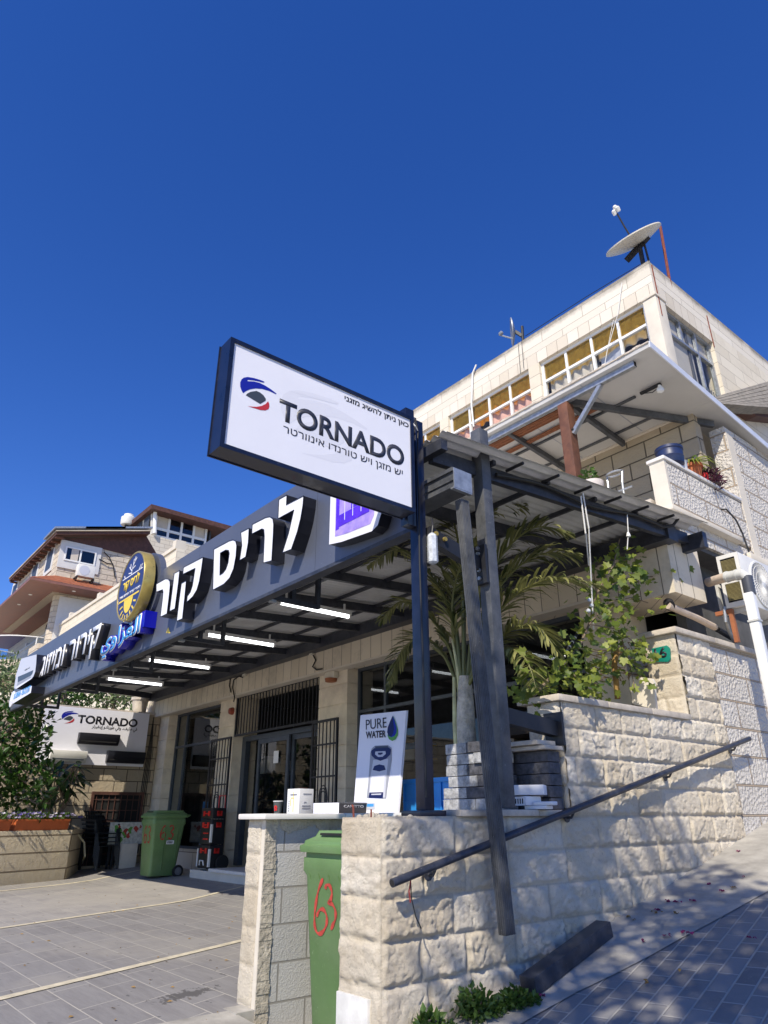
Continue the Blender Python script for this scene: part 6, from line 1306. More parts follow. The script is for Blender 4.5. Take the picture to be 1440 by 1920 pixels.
for pts, y0, y1, ll_, sd_ in fr_:
    rg = random.Random(sd_); ctl = [at_y(px, py, y0 + (y1 - y0) * (i / 4) ** 1.3) for i, (px, py) in enumerate(pts)]
    cv = []
    for i in range(4):
        for k in range(9):
            t_ = k / 9; p0, p1, p2, p3 = ctl[max(i - 1, 0)], ctl[i], ctl[i + 1], ctl[min(i + 2, 4)]
            cv.append(.5 * ((2 * p1) + (-p0 + p2) * t_ + (2 * p0 - 5 * p1 + 4 * p2 - p3) * t_ ** 2 + (-p0 + 3 * p1 - 3 * p2 + p3) * t_ ** 3))
    cv.append(ctl[4]); n = len(cv)
    q = MB(); q.tube(cv, [.013 * (1 - i / n) + .003 for i in range(n)], 6, tint=.6)
    for i in range(7, n - 1):
        f = i / n; d = (cv[i + 1] - cv[i]).normalized(); sd0 = d.cross(Vector((0, 0, 1))).normalized(); L_ = ll_ * math.sin(math.pi * min(1, .12 + .9 * f)) ** .6 * rg.uniform(.8, 1.1)
        for s in (-1, 1):
            for k in range(2):
                p = cv[i].lerp(cv[i + 1], k / 2); t_ = (sd0 * s * .8 + d * .75 + Vector((0, 0, rg.uniform(.0, .4))) + Vector((rg.gauss(0, .08), rg.gauss(0, .08), 0))).normalized(); wd = .0105 * rg.uniform(.7, 1.3)
                droop = rg.uniform(.25, .75); m1 = p + t_ * L_ * .45 + Vector((0, 0, -droop * L_ * .10)); m2 = p + t_ * L_ * .8 + Vector((0, 0, -droop * L_ * .38)); e = p + t_ * L_ * .98 + Vector((0, 0, -droop * L_ * .68)); wv_ = t_.cross(Vector((rg.gauss(0, .3), rg.gauss(0, .3), 1))).normalized() * wd
                if rg.random() < .06: continue
                q.add([p - wv_ * .5, p + wv_ * .5, m1 + wv_, m1 - wv_, m2 + wv_ * .8, m2 - wv_ * .8, e], [(0, 1, 2, 3), (3, 2, 4, 5), (5, 4, 6)], 0, min(1, max(0, rg.gauss(.45, .28))))
    q.build('frond', 'leaf_palm', pm, smooth=True, angle=60)

# ================================================================== VINE, PLANTER CONTENT, NUMBER PLATE
part('planter_soil', 'soil', lambda q: q.box(-3.68, -3.345, 4.1, 5.84, .55, .66), rw)
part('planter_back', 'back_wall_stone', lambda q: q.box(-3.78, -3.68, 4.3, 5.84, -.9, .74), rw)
vi = thing('grapevine', 'yellow-green grapevine climbing from the stone planter up to the canopy', 'vine', (-3.4, 4.8, .66))
VX = -3.22
stems = [[(1000, 1305), (1040, 1262), (1085, 1215), (1105, 1170), (1120, 1110), (1150, 1060), (1162, 1010)], [(1120, 1110), (1170, 1085), (1215, 1082), (1272, 1075)], [(1105, 1170), (1160, 1180), (1200, 1215), (1225, 1240)], [(1160, 1180), (1180, 1240), (1190, 1290)],
         [(1000, 1305), (985, 1275), (1000, 1245)], [(1060, 1240), (1080, 1270), (1130, 1285)], [(1150, 1060), (1195, 1040)], [(1105, 1170), (1140, 1130), (1185, 1120), (1215, 1130)], [(1085, 1215), (1130, 1225), (1170, 1210)]]
q = MB(); leafpts = []; rg = random.Random(21)
for si, s in enumerate(stems):
    P_ = [at_x(px, py, VX + .1 * math.sin(i * 1.7 + si)) for i, (px, py) in enumerate(s)]; q.tube(P_, [.013 - .009 * (i / len(P_)) if si == 0 else .005 for i in range(len(P_))], 6)
    for a, e in zip(P_[:-1], P_[1:]):
        for k in range(int((e - a).length * 36) + 3): leafpts.append(a.lerp(e, rg.random()) + Vector((rg.gauss(0, .10), rg.gauss(0, .075), rg.gauss(-.01, .075))))
q.build('stem', 'bark', vi, smooth=True)
for px, py, n in ((985, 1285, 40), (1060, 1270, 44), (1100, 1250, 26), (1180, 1065, 26), (1140, 1080, 26), (1150, 1170, 30), (1200, 1230, 20), (1120, 1275, 30)):
    for k in range(n): leafpts.append(at_x(px + rg.gauss(0, 24), py + rg.gauss(0, 20), VX + rg.gauss(0, .14)))
q = MB(); shp = [(0, 0), (.28, -.12), (.52, .12), (.36, .30), (.50, .62), (.22, .58), (0, 1.0), (-.22, .58), (-.50, .62), (-.36, .30), (-.52, .12), (-.28, -.12)]
for p in leafpts:
    nrm = Vector((rg.gauss(.5, .5), rg.gauss(-.5, .5), rg.gauss(.5, .5))).normalized(); t_ = nrm.cross(Vector((rg.gauss(0, 1), rg.gauss(0, 1), rg.gauss(0, .4)))).normalized(); sd = t_.cross(nrm); s = rg.uniform(.04, .085); cup_ = rg.uniform(-.12, .25)
    vs = [p + (sd * a + t_ * b_) * s + nrm * s * cup_ * (abs(a) * 1.3 + .2 * b_) for a, b_ in shp] + [p + t_ * s * .35]
    q.add(vs, [(12, i, (i + 1) % 12) for i in range(12)], 0, min(1, max(0, rg.gauss(.45, .3))))
q.build('leaves', 'leaf_vine', vi)
sk = thing('plant_stake', 'black and white striped pole leaning in the grapevine', 'pole', at_x(1045, 1255, -3.5)); a, e = at_x(1046, 1250, -3.5), at_x(1092, 1172, -3.5)
q = MB(); q.tube([a - (e - a) * .6, e], .014, 8); q.build('pole', 'cable_black', sk)
q = MB()
for k in range(9): p = a.lerp(e, k / 9); q.tube([p, p + (e - a) * .022], .0148, 8)
q.build('stripe', 'cord_white', sk)
st_ = thing('hanging_strings', 'pair of pale strings hanging from the canopy edge to the vine', 'string', at_x(1090, 980, -2.96))
q = MB(); q.tube([at_x(1089, 930, -2.95), at_x(1098, 1000, -2.97), at_x(1104, 1060, -3.1)], .006, 5); q.tube([at_x(1093, 925, -2.95), at_x(1104, 990, -2.97), at_x(1110, 1120, -3.15), at_x(1113, 1180, -3.2)], .006, 5); q.build('string', 'cord_white', st_)
q = MB(); [q.lathe(at_x(px, py, -3.13), [(0, 0), (.018, .012), (.018, .03), (0, .042)], 8) for px, py in ((1106, 1130), (1104, 1150), (1110, 1140))]; q.build('bead', 'clear_plastic', st_)
hb_ = thing('hanging_bulb', 'small clear bulb hanging from the canopy edge above the vine', 'lamp', at_x(1178, 995, -2.93))
q = MB(); q.tube([at_x(1176, 965, -2.93), at_x(1178, 1000, -2.93), at_x(1176, 1030, -2.95)], .004, 5); q.build('cord', 'cord_white', hb_); q = MB(); q.lathe(at_x(1179, 1008, -2.93), [(0, 0), (.02, .012), (.014, .035), (.008, .05)], 10); q.build('bulb', 'bulb', hb_, smooth=True)
np_ = thing('number_plate', 'green house number plate on the stone pier behind the vine', 'number plate', at_y(1235, 1225, 5.82))
q = MB(); q.prism([at_y(*p, 5.815) for p in ((1222, 1216), (1250, 1210), (1256, 1216), (1257, 1236), (1252, 1241), (1224, 1241))], (0, .012, 0)); q.build('plate', 'plate_green', np_, bevel=.003)
a_, e_ = at_y(1229, 1236, 5.813), at_y(1251, 1232, 5.813); text('plate_number', '16', (a_.x, e_.x, a_.z, at_y(1240, 1214, 5.813).z), FR(5.8145), 'print_black', np_, .002, .02)
bd = thing('leaning_panel', 'cream curved panel leaning beside the stone pier behind the planter', 'panel', at_y(1208, 1325, 5.5))
q = MB(); q.prism([at_y(*p, 5.5) for p in ((1186, 1320), (1230, 1330), (1226, 1280), (1222, 1272), (1182, 1268), (1180, 1276))], (0, .03, 0)); q.build('panel', 'white_plaster', bd)
cl_ = thing('vine_debris', 'tangle of dark pipes and dry twigs behind the grapevine', 'twigs', at_x(1150, 1240, -3.6)); q = MB()
for k in range(24):
    p = at_x(rg.uniform(1110, 1215), rg.uniform(1225, 1275), -3.55); q.tube([p, p + Vector((rg.gauss(0, .08), rg.gauss(0, .14), rg.gauss(0, .05))), p + Vector((rg.gauss(0, .1), rg.gauss(0, .22), rg.gauss(0, .08)))], .004, 4)
q.tube([at_x(1157, 1215, -3.5), at_x(1152, 1245, -3.5), at_x(1158, 1310, -3.5)], .025, 8); q.build('twig', 'dry_leaf', cl_)

# ================================================================== AIR CONDITIONER, PIPES ON THE SIDE WALL
AX = -2.78
ac = thing('air_conditioner', 'cream outdoor air conditioner unit on steel brackets at the right edge', 'air conditioner', (AX - .15, 7.8, 2.0))
pa1, pa2 = at_x(1383, 1034, AX), at_x(1404, 1132, AX); y0a = pa1.y; z1a = pa1.z; z0a = pa2.z; y1a = y0a + .82
pbk = at_y(1342, 1040, y0a); xb_ = max(min(pbk.x, AX - .2), AX - .36)
q = MB(); q.box(xb_, AX, y0a + .004, y1a, z0a, z1a); q.build('casing', 'ac_white', ac, bevel=.012)
q = MB(); q.box(xb_ + .03, xb_ + .18, y0a - .002, y0a + .02, z0a + .05, z1a - .04); o = q.build('fin_panel', 'dark_void', ac)
q = MB(); [q.box(xb_ + .035, xb_ + .175, y0a - .008, y0a - .003, z, z + .007) for z in np.arange(z0a + .07, z1a - .06, .0125)]; q.build('fins', 'ac_fin', o)
part('side_frame', 'ac_white', lambda q: (q.box(xb_, xb_ + .03, y0a - .012, y0a + .004, z0a, z1a), q.box(xb_ + .18, AX - .002, y0a - .012, y0a + .003, z0a + .002, z1a - .002), q.box(xb_ + .03, xb_ + .18, y0a - .012, y0a + .004, z1a - .04, z1a), q.box(xb_ + .03, xb_ + .18, y0a - .012, y0a + .004, z0a, z0a + .05), q.box(xb_ + .03, xb_ + .18, y0a - .012, y0a - .001, (z0a + z1a) / 2 - .03, (z0a + z1a) / 2 + .03)), ac)
fcn = Vector((AX, y0a + .40, (z0a + z1a) / 2)); fr0 = (z1a - z0a) * .43
q = MB(); q.lathe(fcn, [(fr0 * 1.06, .0), (fr0 * 1.06, .014), (fr0, .016), (fr0 * .98, .004), (0, .003)], 40, (1, 0, 0)); o = q.build('fan_ring', 'ac_white', ac, smooth=True, angle=40)
q = MB(); q.lathe(fcn, [(fr0 * .97, .0045), (0, .0046)], 32, (1, 0, 0)); q.build('fan_opening', 'print_grey', o)
q = MB()
for k in range(44):
    a = 2 * math.pi * k / 44; pts = [fcn + Vector((.012 + .006 * (1 - f), math.cos(a + .5 * f) * fr0 * f, math.sin(a + .5 * f) * fr0 * f)) for f in (.12, .4, .7, 1.0)]; q.tube(pts, .0035, 4)
for f in (.35, .6, .85): q.tube([fcn + Vector((.014, math.cos(a) * fr0 * f, math.sin(a) * fr0 * f)) for a in np.linspace(0, 2 * math.pi, 30)], .003, 4)
q.lathe(fcn + Vector((.008, 0, 0)), [(fr0 * .16, 0), (fr0 * .16, .012), (0, .016)], 18, (1, 0, 0)); q.build('fan_grille', 'ac_white', o)
part('bracket', 'pvc_grey', lambda q: (q.box(-3.09, AX + .03, y0a + .05, y0a + .09, z0a - .045, z0a - .002), q.box(-3.09, AX + .03, y1a - .09, y1a - .05, z0a - .045, z0a - .002), q.beam((-3.09, y0a + .07, z0a + .30), (AX - .02, y0a + .07, z0a - .02), .02, .02), q.box(-3.098, -3.07, y0a + .05, y0a + .09, z0a - .04, z0a + .34)), ac)
part('orange_prop', 'oxide_orange', lambda q: (q.box(-2.99, -2.95, y0a - .02, y0a + .02, 1.546, z0a - .05), q.box(-3.12, -2.9501, y0a - .021, y0a + .021, z0a - .0495, z0a - .012)), ac)
pp = thing('waste_pipe', 'thick grey plastic waste pipe with elbow in front of the air conditioner', 'pipe', (-2.8, 7.2, 2))
P_ = [at_x(1328, 1092, -3.1), at_x(1362, 1082, -2.85), at_x(1392, 1076, -2.68), at_x(1400, 1083, -2.66), at_x(1403, 1098, -2.66)]
q = MB(); q.tube(P_[1:4], .05, 14); q.build('pipe_run', 'pvc_grey', pp, smooth=True); q = MB(); q.tube(P_[:2], .047, 14); q.build('beige_length', 'pvc_beige', pp, smooth=True)
q = MB(); q.tube([P_[3] + Vector((0, 0, .01)), P_[4] - Vector((0, 0, .03)), P_[4] - Vector((0, 0, .09))], .052, 14); q.build('elbow', 'pvc_dark', pp, smooth=True)
q = MB(); [q.tube([P_[1].lerp(P_[2], f), P_[1].lerp(P_[2], f + .12)], .055, 14) for f in (.0, .62)]; q.build('coupling', 'pvc_grey', pp, smooth=True)
dp = thing('white_downpipe', 'white square downpipe at the right edge in front of the pebbled wall', 'downpipe', at_x(1420, 1200, -2.66))
a, e = at_x(1404, 1112, -2.66), at_x(1452, 1330, -2.66); e = a + (e - a) * 1.25; q = MB(); q.beam(a, e, .07, .085, up=(1, 0, 0)); q.build('pipe', 'white_frame', dp, bevel=.006)
q = MB(); m = a.lerp(e, .2); q.beam(m - Vector((0, 0, .012)), m + Vector((0, 0, .004)), .09, .1, up=(1, 0, 0)); q.build('joint', 'pvc_grey', dp)
op = thing('old_pipe', 'dirty beige pipe running in the dark gap under the side wall', 'pipe', (-3.15, 7, 1.9)); q = MB(); q.tube([at_x(1252, 1135, -3.2), at_x(1305, 1158, -3.2), at_x(1340, 1176, -3.2)], .035, 10); q.build('pipe_run', 'pvc_beige', op, smooth=True)
q = MB(); q.tube([at_x(1253, 1130, -3.22), at_x(1256, 1136, -3.19)], .05, 10); q.tube([at_x(1345, 1180, -3.2), at_x(1372, 1196, -3.2)], .03, 10); q.build('pipe_wrap', 'bracket_steel', op)
cn = thing('flexible_conduit', 'grey flexible conduit curving down behind the orange prop', 'conduit', at_x(1370, 1170, -3.0)); q = MB(); q.tube([at_x(1358, 1138, -3.02), at_x(1361, 1165, -3.03), at_x(1368, 1185, -3.08), at_x(1378, 1205, -3.14)], .018, 8); q.build('conduit', 'galvanised', cn, smooth=True)
wc = thing('wall_cable', 'black cable looping out of the pebbled wall above the air conditioner', 'cable', at_x(1360, 955, -3.09)); q = MB(); q.tube([at_x(1352, 955, -3.1), at_x(1362, 955, -3.05), at_x(1380, 975, -3.0), at_x(1392, 1000, -3.0), at_x(1404, 1034, -2.95)], .010, 6); q.build('cable_run', 'cable_black', wc, smooth=True)

# ================================================================== BALCONY THINGS
def lathe_thing(name, label, cat, c, prof, mat, pn='body', n=20):
    t = thing(name, label, cat, c); q = MB(); q.lathe(c, prof, n); q.build(pn, mat, t, smooth=True, angle=40); return t
bd_ = at_x(1249, 862, -3.19); bz = 3.49
t = lathe_thing('blue_barrel', 'dark blue plastic barrel standing on the balcony parapet', 'barrel', (bd_.x, bd_.y + .1, bz), [(.10, 0), (.135, .03), (.14, .1), (.145, .11), (.14, .12), (.14, .19), (.15, .20), (.15, .23), (.12, .24)], 'blue_drum')
bk2 = at_x(1280, 880, -3.19); t = lathe_thing('bucket', 'small whitish bucket between the barrel and the clay pot', 'bucket', (bk2.x, bk2.y - .02, bz), [(.055, 0), (.07, .14), (.075, .145), (.06, .145)], 'bucket_white')
tp = at_x(1300, 886, -3.19); t = lathe_thing('clay_pot', 'terracotta pot with spider plant on the balcony parapet', 'plant pot', (tp.x, tp.y, bz), [(.075, 0), (.10, .15), (.115, .15), (.115, .185), (.09, .185)], 'terracotta', 'pot')
def blades(q, c, n, L_, up, seed, wd=.012):
    rg = random.Random(seed)
    for k in range(n):
        a = rg.uniform(0, 6.28); d = Vector((math.cos(a), math.sin(a), 0)); s = Vector((-d.y, d.x, 0)) * wd; l_ = L_ * rg.uniform(.6, 1.1)
        p = [c + d * l_ * f + Vector((0, 0, l_ * (up * f * 2 - 2.0 * up * f * f * 1.35))) for f in (0, .3, .65, 1)]
        q.add([p[0] - s * .5, p[0] + s * .5, p[1] + s, p[1] - s, p[2] + s * .8, p[2] - s * .8, p[3]], [(0, 1, 2, 3), (3, 2, 4, 5), (5, 4, 6)], 0, rg.random())
q = MB(); blades(q, Vector((tp.x, tp.y, bz + .17)), 34, .34, .55, 3); q.build('leaves', 'leaf_vine', t)
pu = at_x(1326, 893, -3.15); t = thing('purple_plant', 'purple-leaved plant spilling over the balcony parapet in a red pot', 'plant', (pu.x, pu.y, bz)); q = MB(); q.lathe((pu.x, pu.y - .12, bz), [(.05, 0), (.07, .09), (.06, .09)], 12); q.build('pot', 'red_plastic', t)
q = MB(); leaves(q, (pu.x, pu.y, bz + .04), .17, 220, .09, .28, (1, 1.1, .8), seed=8); q.build('leaves', 'leaf_purple', t)
sp_ = at_y(1112, 922, 6.42); t = lathe_thing('small_pot', 'white and red pot with a small green plant at the balcony edge', 'plant pot', (sp_.x, 6.42, 3.42), [(.10, 0), (.13, .02), (.13, .05), (.135, .06), (.135, .12), (.11, .12)], 'pot_white_red', 'pot')
t['category'] = 'plant pot'; q = MB(); leaves(q, (sp_.x - .04, 6.42, 3.62), .11, 90, .07, .7, seed=31); q.build('leaves', 'leaf_weed', t)
t2 = thing('plant_shelf', 'narrow ledge at the balcony edge carrying the small pot and stool', 'ledge', (sp_.x, 6.42, 2.87)); q = MB(); q.box(-4.5, -3.3, 6.32, 6.6, 2.862, 3.05); q.box(sp_.x - .15, sp_.x + .15, 6.34, 6.5, 3.05, 3.418); q.build('ledge', 'coping_stone', t2)
s0 = at_y(1155, 918, 6.45); t = thing('metal_stool', 'bare metal stool frame at the balcony edge', 'stool', (s0.x, 6.45, 3.05)); 
for dx in (-.09, .09):
    q = MB(); q.tube([(s0.x + dx * .9, 6.45, 3.05), (s0.x + dx, 6.45, 3.42), (s0.x + dx * 1.1, 6.47, 3.56)], .012, 6); q.build('leg', 'galvanised', t)
q = MB(); q.tube([(s0.x + .10 * math.cos(a), 6.47 + .06 * math.sin(a), 3.57) for a in np.linspace(0, 6.28, 18)], .012, 6); q.tube([(s0.x - .09, 6.45, 3.33), (s0.x + .2, 6.45, 3.33)], .012, 6); q.build('ring', 'galvanised', t)

# ================================================================== ROOF THINGS
def dish(label, c, rx, face, depth, matn, group=None, tilt=0):
    t = thing('satellite_dish', label, 'satellite dish', c, group); f = Vector(face).normalized(); q = MB()
    prof = [(0, 0), (rx * .35, depth * .12), (rx * .7, depth * .5), (rx * .92, depth * .86), (rx, depth), (rx * .99, depth + .018), (rx * .9, depth * .86 + .022), (rx * .7, depth * .5 + .024), (rx * .35, depth * .12 + .024), (0, .024)]
    q.lathe(c, prof, 72, f); q.build('reflector', matn, t); return t, f
dcn = at_y(1193, 462, 7.95)
_v = np.array(dcn.normalized()); _m = _R2 * .86 + _U2 * .51; _m = _m - _v * (_m @ _v); _m /= np.linalg.norm(_m); _n = np.cross(_v, _m); _n = _n if _n @ _U2 > 0 else -_n
d1, f1 = dish('big cream satellite dish tilted to the sky on the roof corner', dcn, .43, Vector(_n * .98 + _v * .19), .10, 'dish_cream')
q = MB(); hd = dcn + f1 * .62 + Vector((-.05, .05, 0)); q.tube([dcn + f1 * .05, dcn + f1 * .35 + Vector((-.03, .02, 0)), hd], .014, 6); q.build('feed_arm', 'bracket_steel', d1)
q = MB(); [q.lathe(hd + Vector((dx, 0, dz)), [(.03, 0), (.035, .06), (.02, .08)], 8, f1) for dx, dz in ((-.03, 0), (.035, .02), (0, .07))]; q.build('feed_head', 'ac_white', d1)
base_ = Vector((dcn.x + .05, 7.95, 7.0)); q = MB(); q.tube([base_, base_ + Vector((0, 0, dcn.z - 7.02))], .035, 8); q.beam(dcn - f1 * .03 - Vector((.2, 0, .1)), dcn - f1 * .03 + Vector((.2, 0, .08)), .07, .07); q.tube([base_ + Vector((.1, 0, .2)), dcn - f1 * .02 + Vector((.12, 0, 0))], .015, 6); q.build('mount', 'bracket_steel', d1)
rp = at_y(1238, 425, 8.3); t = thing('red_pole', 'thin rusty red pole standing on the roof beside the big dish', 'pole', (rp.x, 8.3, 7.0)); q = MB(); q.tube([(at_y(1253, 520, 8.3).x, 8.3, 7.0), rp], .022, 8); q.build('pole', 'rust_red', t)
c2 = at_y(966, 622, 7.95); d2, f2 = dish('small grey satellite dish seen edge-on on the roof', c2, .25, Vector(-_R2 * .97 - _U2 * .12 + np.array(c2.normalized()) * .13), .05, 'dish_grey')
q = MB(); a = at_y(936, 628, 7.85); q.tube([at_y(965, 636, 7.95), a], .014, 6); q.lathe(a, [(.02, 0), (.035, .02), (.035, .07), (.02, .08)], 8, (1, 0, .2)); q.build('feed_arm', 'dish_grey', d2)
q = MB(); q.tube([at_y(979, 612, 8.0), (at_y(979, 640, 8.0).x, 8.0, 7.0)], .025, 8); q.beam(c2, at_y(979, 630, 8.0), .05, .05); q.build('mount', 'bracket_steel', d2)
t = thing('roof_cable', 'thin cables and cords drooping down the top floor facade', 'cable', (-6, 7.66, 7)); q = MB()
q.tube([at_y(1166, 530, 7.67), at_y(1158, 590, 7.67), at_y(1138, 660, 7.66), at_y(1133, 690, 7.66)], .005, 5); q.tube([at_y(1150, 600, 7.66), at_y(1140, 650, 7.66)], .004, 5); q.build('cord', 'cord_white', t)
q = MB(); q.tube([at_y(893, 684, 7.67), at_y(886, 700, 7.66), at_y(884, 760, 7.66), at_y(888, 800, 7.66)], .016, 6); q.build('white_hose', 'cord_white', t)
q = MB(); q.tube([at_y(1200, 496, 7.75), at_y(1100, 556, 7.75), at_y(985, 630, 7.75)], .006, 5); q.tube([at_y(971, 640, 7.68), at_y(976, 700, 7.68)], .005, 4); q.tube([at_y(978, 640, 7.68), at_y(982, 690, 7.68)], .005, 4); q.build('thin_cable', 'cable_black', t)

# ================================================================== FACADE FITTINGS
s1 = at_y(621, 1265, FB - .06); t = thing('alarm_siren', 'cream alarm siren box with orange lens above the pillar beside the palm', 'alarm', (s1.x, FB - .1, s1.z)); q = MB(); q.box(s1.x - .13, s1.x + .13, FB - .10, FB - .002, s1.z - .06, s1.z + .12); q.build('housing', 'sensor_white', t, bevel=.015); q = MB(); q.lathe((s1.x, FB - .06, s1.z - .061), [(.10, 0), (.09, -.05), (.0, -.06)], 14); q.build('lens', 'oxide_orange', t, smooth=True)
s2 = at_y(432, 1333, FB - .05); t = thing('red_sensor', 'small red alarm lamp on the pillar left of the door', 'alarm lamp', (s2.x, FB - .05, s2.z)); q = MB(); q.lathe((s2.x, FB - .001, s2.z), [(.07, 0), (.07, .02), (.055, .07), (0, .085)], 14, (0, -1, 0)); q.build('lens', 'sensor_red', t, smooth=True)
def fcable(label, pts):
    t = thing('facade_cable', label, 'cable', at_y(*pts[0], FB - .17), 'cables on the lintel'); q = MB(); q.tube([at_y(*p, FB - .18) for p in pts], .012, 6); q.build('cable_run', 'cable_black', t, smooth=True)
fcable('black cable dropping from a white clip left of the door lintel', [(455, 1270), (448, 1268), (438, 1275), (436, 1290), (440, 1308), (438, 1316)]); fcable('black cable beside the clip cable left of the door lintel', [(428, 1262), (432, 1272), (430, 1285), (433, 1298)])
fcable('wavy black cable dropping to the siren box', [(590, 1208), (584, 1222), (592, 1238), (586, 1250), (594, 1256), (604, 1254)]); fcable('long black cable under the canopy back beam', [(640, 1192), (600, 1205), (540, 1228), (480, 1252), (420, 1268), (380, 1280)])
for i, (px, py, l) in enumerate(((461, 1262, 'small white junction box on the lintel left of the door'), (587, 1222, 'small white junction box on the lintel above the siren'), (722, 1170, 'small white spotlight on the lintel beside the palm'))):
    p = at_y(px, py, FB - .17); t = thing('junction_box', l, 'junction box', p, 'junction boxes on the lintel'); q = MB(); q.box(p.x - .05, p.x + .05, FB - .22, FB - .161, p.z - .06, p.z + .06); q.build('box', 'sensor_white', t, bevel=.008)

# ================================================================== HOUSES BEHIND
def ridx(C0, px, py): return at_x(px, py, C0.x)
HC = at_d(112, 1040, 38); hx, hy = HC.x, HC.y
nh = thing('hillside_house', 'cream stone house with brown eaves and tiled skirt roof at the upper left', 'house', (hx, hy, 0))
hp = lambda px, py, dx=0: at_x(px, py, hx + dx)
hq = lambda px, py, dy=0: at_y(px, py, hy + dy)
WL = hq(24, 1100).x; RL_ = hq(9, 1085, -.7).x; zt2 = hp(112, 1008).z; zmid = hp(110, 1075).z; yR = hp(262, 1050).y
hpart = lambda n, m, f, par=None: part(n, m, f, par or nh)
def upper(q):
    q.prism([(hx, hy, zmid - 1), (hx, yR, zmid - 1), (hx, yR, hp(262, 1045).z), (hx, hy, zt2)], (-.4, 0, 0)); q.prism([(hx - .4, hy, zmid - 1), (hx - .402, hy, zt2 - .06), (WL, hy, zt2 - .06), (WL, hy, zmid - 1)], (0, .4, 0))
hpart('upper_wall', 'house_stone', upper)
# gable boarding and roof
re_, rl = hp(100, 992, .8), hp(285, 1000, .8)
def roofp(q):
    a = Vector((hx + .5, hy - .45, zt2 - .06)); bq = Vector((hx + .5, rl.y, rl.z + .06)); L_ = Vector((RL_ - hx - .5, 0, 0)); up_ = Vector((0, 0, .15))
    q.prism([a, bq, bq + up_, a + up_], L_)
hpart('roof', 'dark_eave', roofp)
hpart('roof_edge_tiles', 'terrain_soil', lambda q: q.prism([Vector((hx + .56, hy - .5, zt2 + .092)), Vector((hx + .56, rl.y, rl.z + .212)), Vector((hx + .56, rl.y, rl.z + .28)), Vector((hx + .56, hy - .5, zt2 + .16))], (RL_ - hx - .56, 0, 0)))
hpart('gable_boarding', 'dark_eave', lambda q: q.prism([hp(112, 1009, .05), hp(262, 1046, .05), Vector((hx + .05, yR + 1.2, hp(262, 1046, .05).z)), Vector((hx + .05, rl.y, rl.z + .055)), Vector((hx + .05, hy, zt2 - .02))], (-.1, 0, 0)))
hpart('rafter_end', 'brown_wood', lambda q: [q.box(x, x + .12, hy - .4, hy - .002, zt2 - .15, zt2 - .062) for x in np.arange(RL_ + .1, hx + .5, .7)])
def hwin(f, p0, p1, mir=False):
    pass
a, e = hp(123, 1022, .03), hp(179, 1062, .03); zz = (a.z + hp(123, 1050, .03).z)
w0_, w1_ = hp(124, 1024, .05), hp(177, 1060, .05)
hpart('window_surround', 'shutter_white', lambda q: q.box(hx + .001, hx + .06, w0_.y - .25, w1_.y + .25, w1_.z - .45, w0_.z + .3))
o = hpart('window', 'white_frame', lambda q: (q.box(hx + .061, hx + .1, w0_.y, w1_.y, w1_.z - .05, w1_.z + .02), q.box(hx + .061, hx + .1, w0_.y, w1_.y, w0_.z - .07, w0_.z), q.box(hx + .061, hx + .1, w0_.y, w0_.y + .07, w1_.z + .02, w0_.z - .07), q.box(hx + .061, hx + .1, w1_.y - .07, w1_.y, w1_.z + .02, w0_.z - .07), q.box(hx + .061, hx + .1, (w0_.y + w1_.y) / 2 - .04, (w0_.y + w1_.y) / 2 + .04, w1_.z + .02, w0_.z - .07)))
hpart('pane', 'house_glass', lambda q: q.box(hx + .063, hx + .075, w0_.y + .07, w1_.y - .07, w1_.z + .02, w0_.z - .07), o); hpart('pane_back', 'print_slate', lambda q: q.box(hx + .0605, hx + .0625, w0_.y + .07, w1_.y - .07, w1_.z + .02, w0_.z - .07), o); hpart('curtain', 'blind_beige', lambda q: q.box(hx + .0758, hx + .0765, w0_.y + .3, (w0_.y + w1_.y) / 2 - .1, w1_.z + .03, w0_.z - .08), o)
for px in (91, 68, 38):
    a = hq(px, 1060, -.03).x; zc = zmid + 1.15
    o = hpart('side_window', 'shutter_white', lambda q: q.box(a - .75, a + .75, hy - .05, hy - .002, zc - .75, zc + .75)); hpart('pane', 'print_slate', lambda q: q.box(a - .5, a + .5, hy - .06, hy - .0505, zc - .55, zc + .55), o)
# skirt roof round the corner
zs = hp(110, 1093).z; ce = at_z(62, 1086, zs - .5)
ox, oy = 1.35, 1.35
def skirt(q):
    i0, o0 = Vector((hx, hy, zs + .35)), Vector((hx + ox, hy - oy, zs - .35)); i1, o1 = Vector((hx, yR + 3, zs + .35)), Vector((hx + ox, yR + 3, zs - .35)); i2, o2 = Vector((hx - 15, hy, zs + .35)), Vector((hx - 15, hy - oy, zs - .35))
    q.add([i0, o0, o1, i1, i2, o2], [(0, 1, 2, 3), (4, 5, 1, 0)])
hpart('skirt_tiles', 'clay_tile', skirt)
hpart('skirt_soffit', 'soffit_wood', lambda q: (q.prism([(hx - 15, hy - oy, zs - .36), (hx + ox, hy - oy, zs - .36), (hx + ox, yR + 3, zs - .36), (hx - .5, yR + 3, zs - .36), (hx - .5, hy + 1.65, zs - .36), (hx - 15, hy + 1.65, zs - .36)], (0, 0, -.12))))
hpart('soffit_spot', 'white_frame', lambda q: [q.lathe((x, y, zs - .481), [(.09, 0), (.08, -.015), (0, -.016)], 10) for x, y in ((hx - 1.2, hy - .7), (hx - 3.4, hy - .7), (hx + .7, hy + .8), (hx + .7, hy + 4.2))])
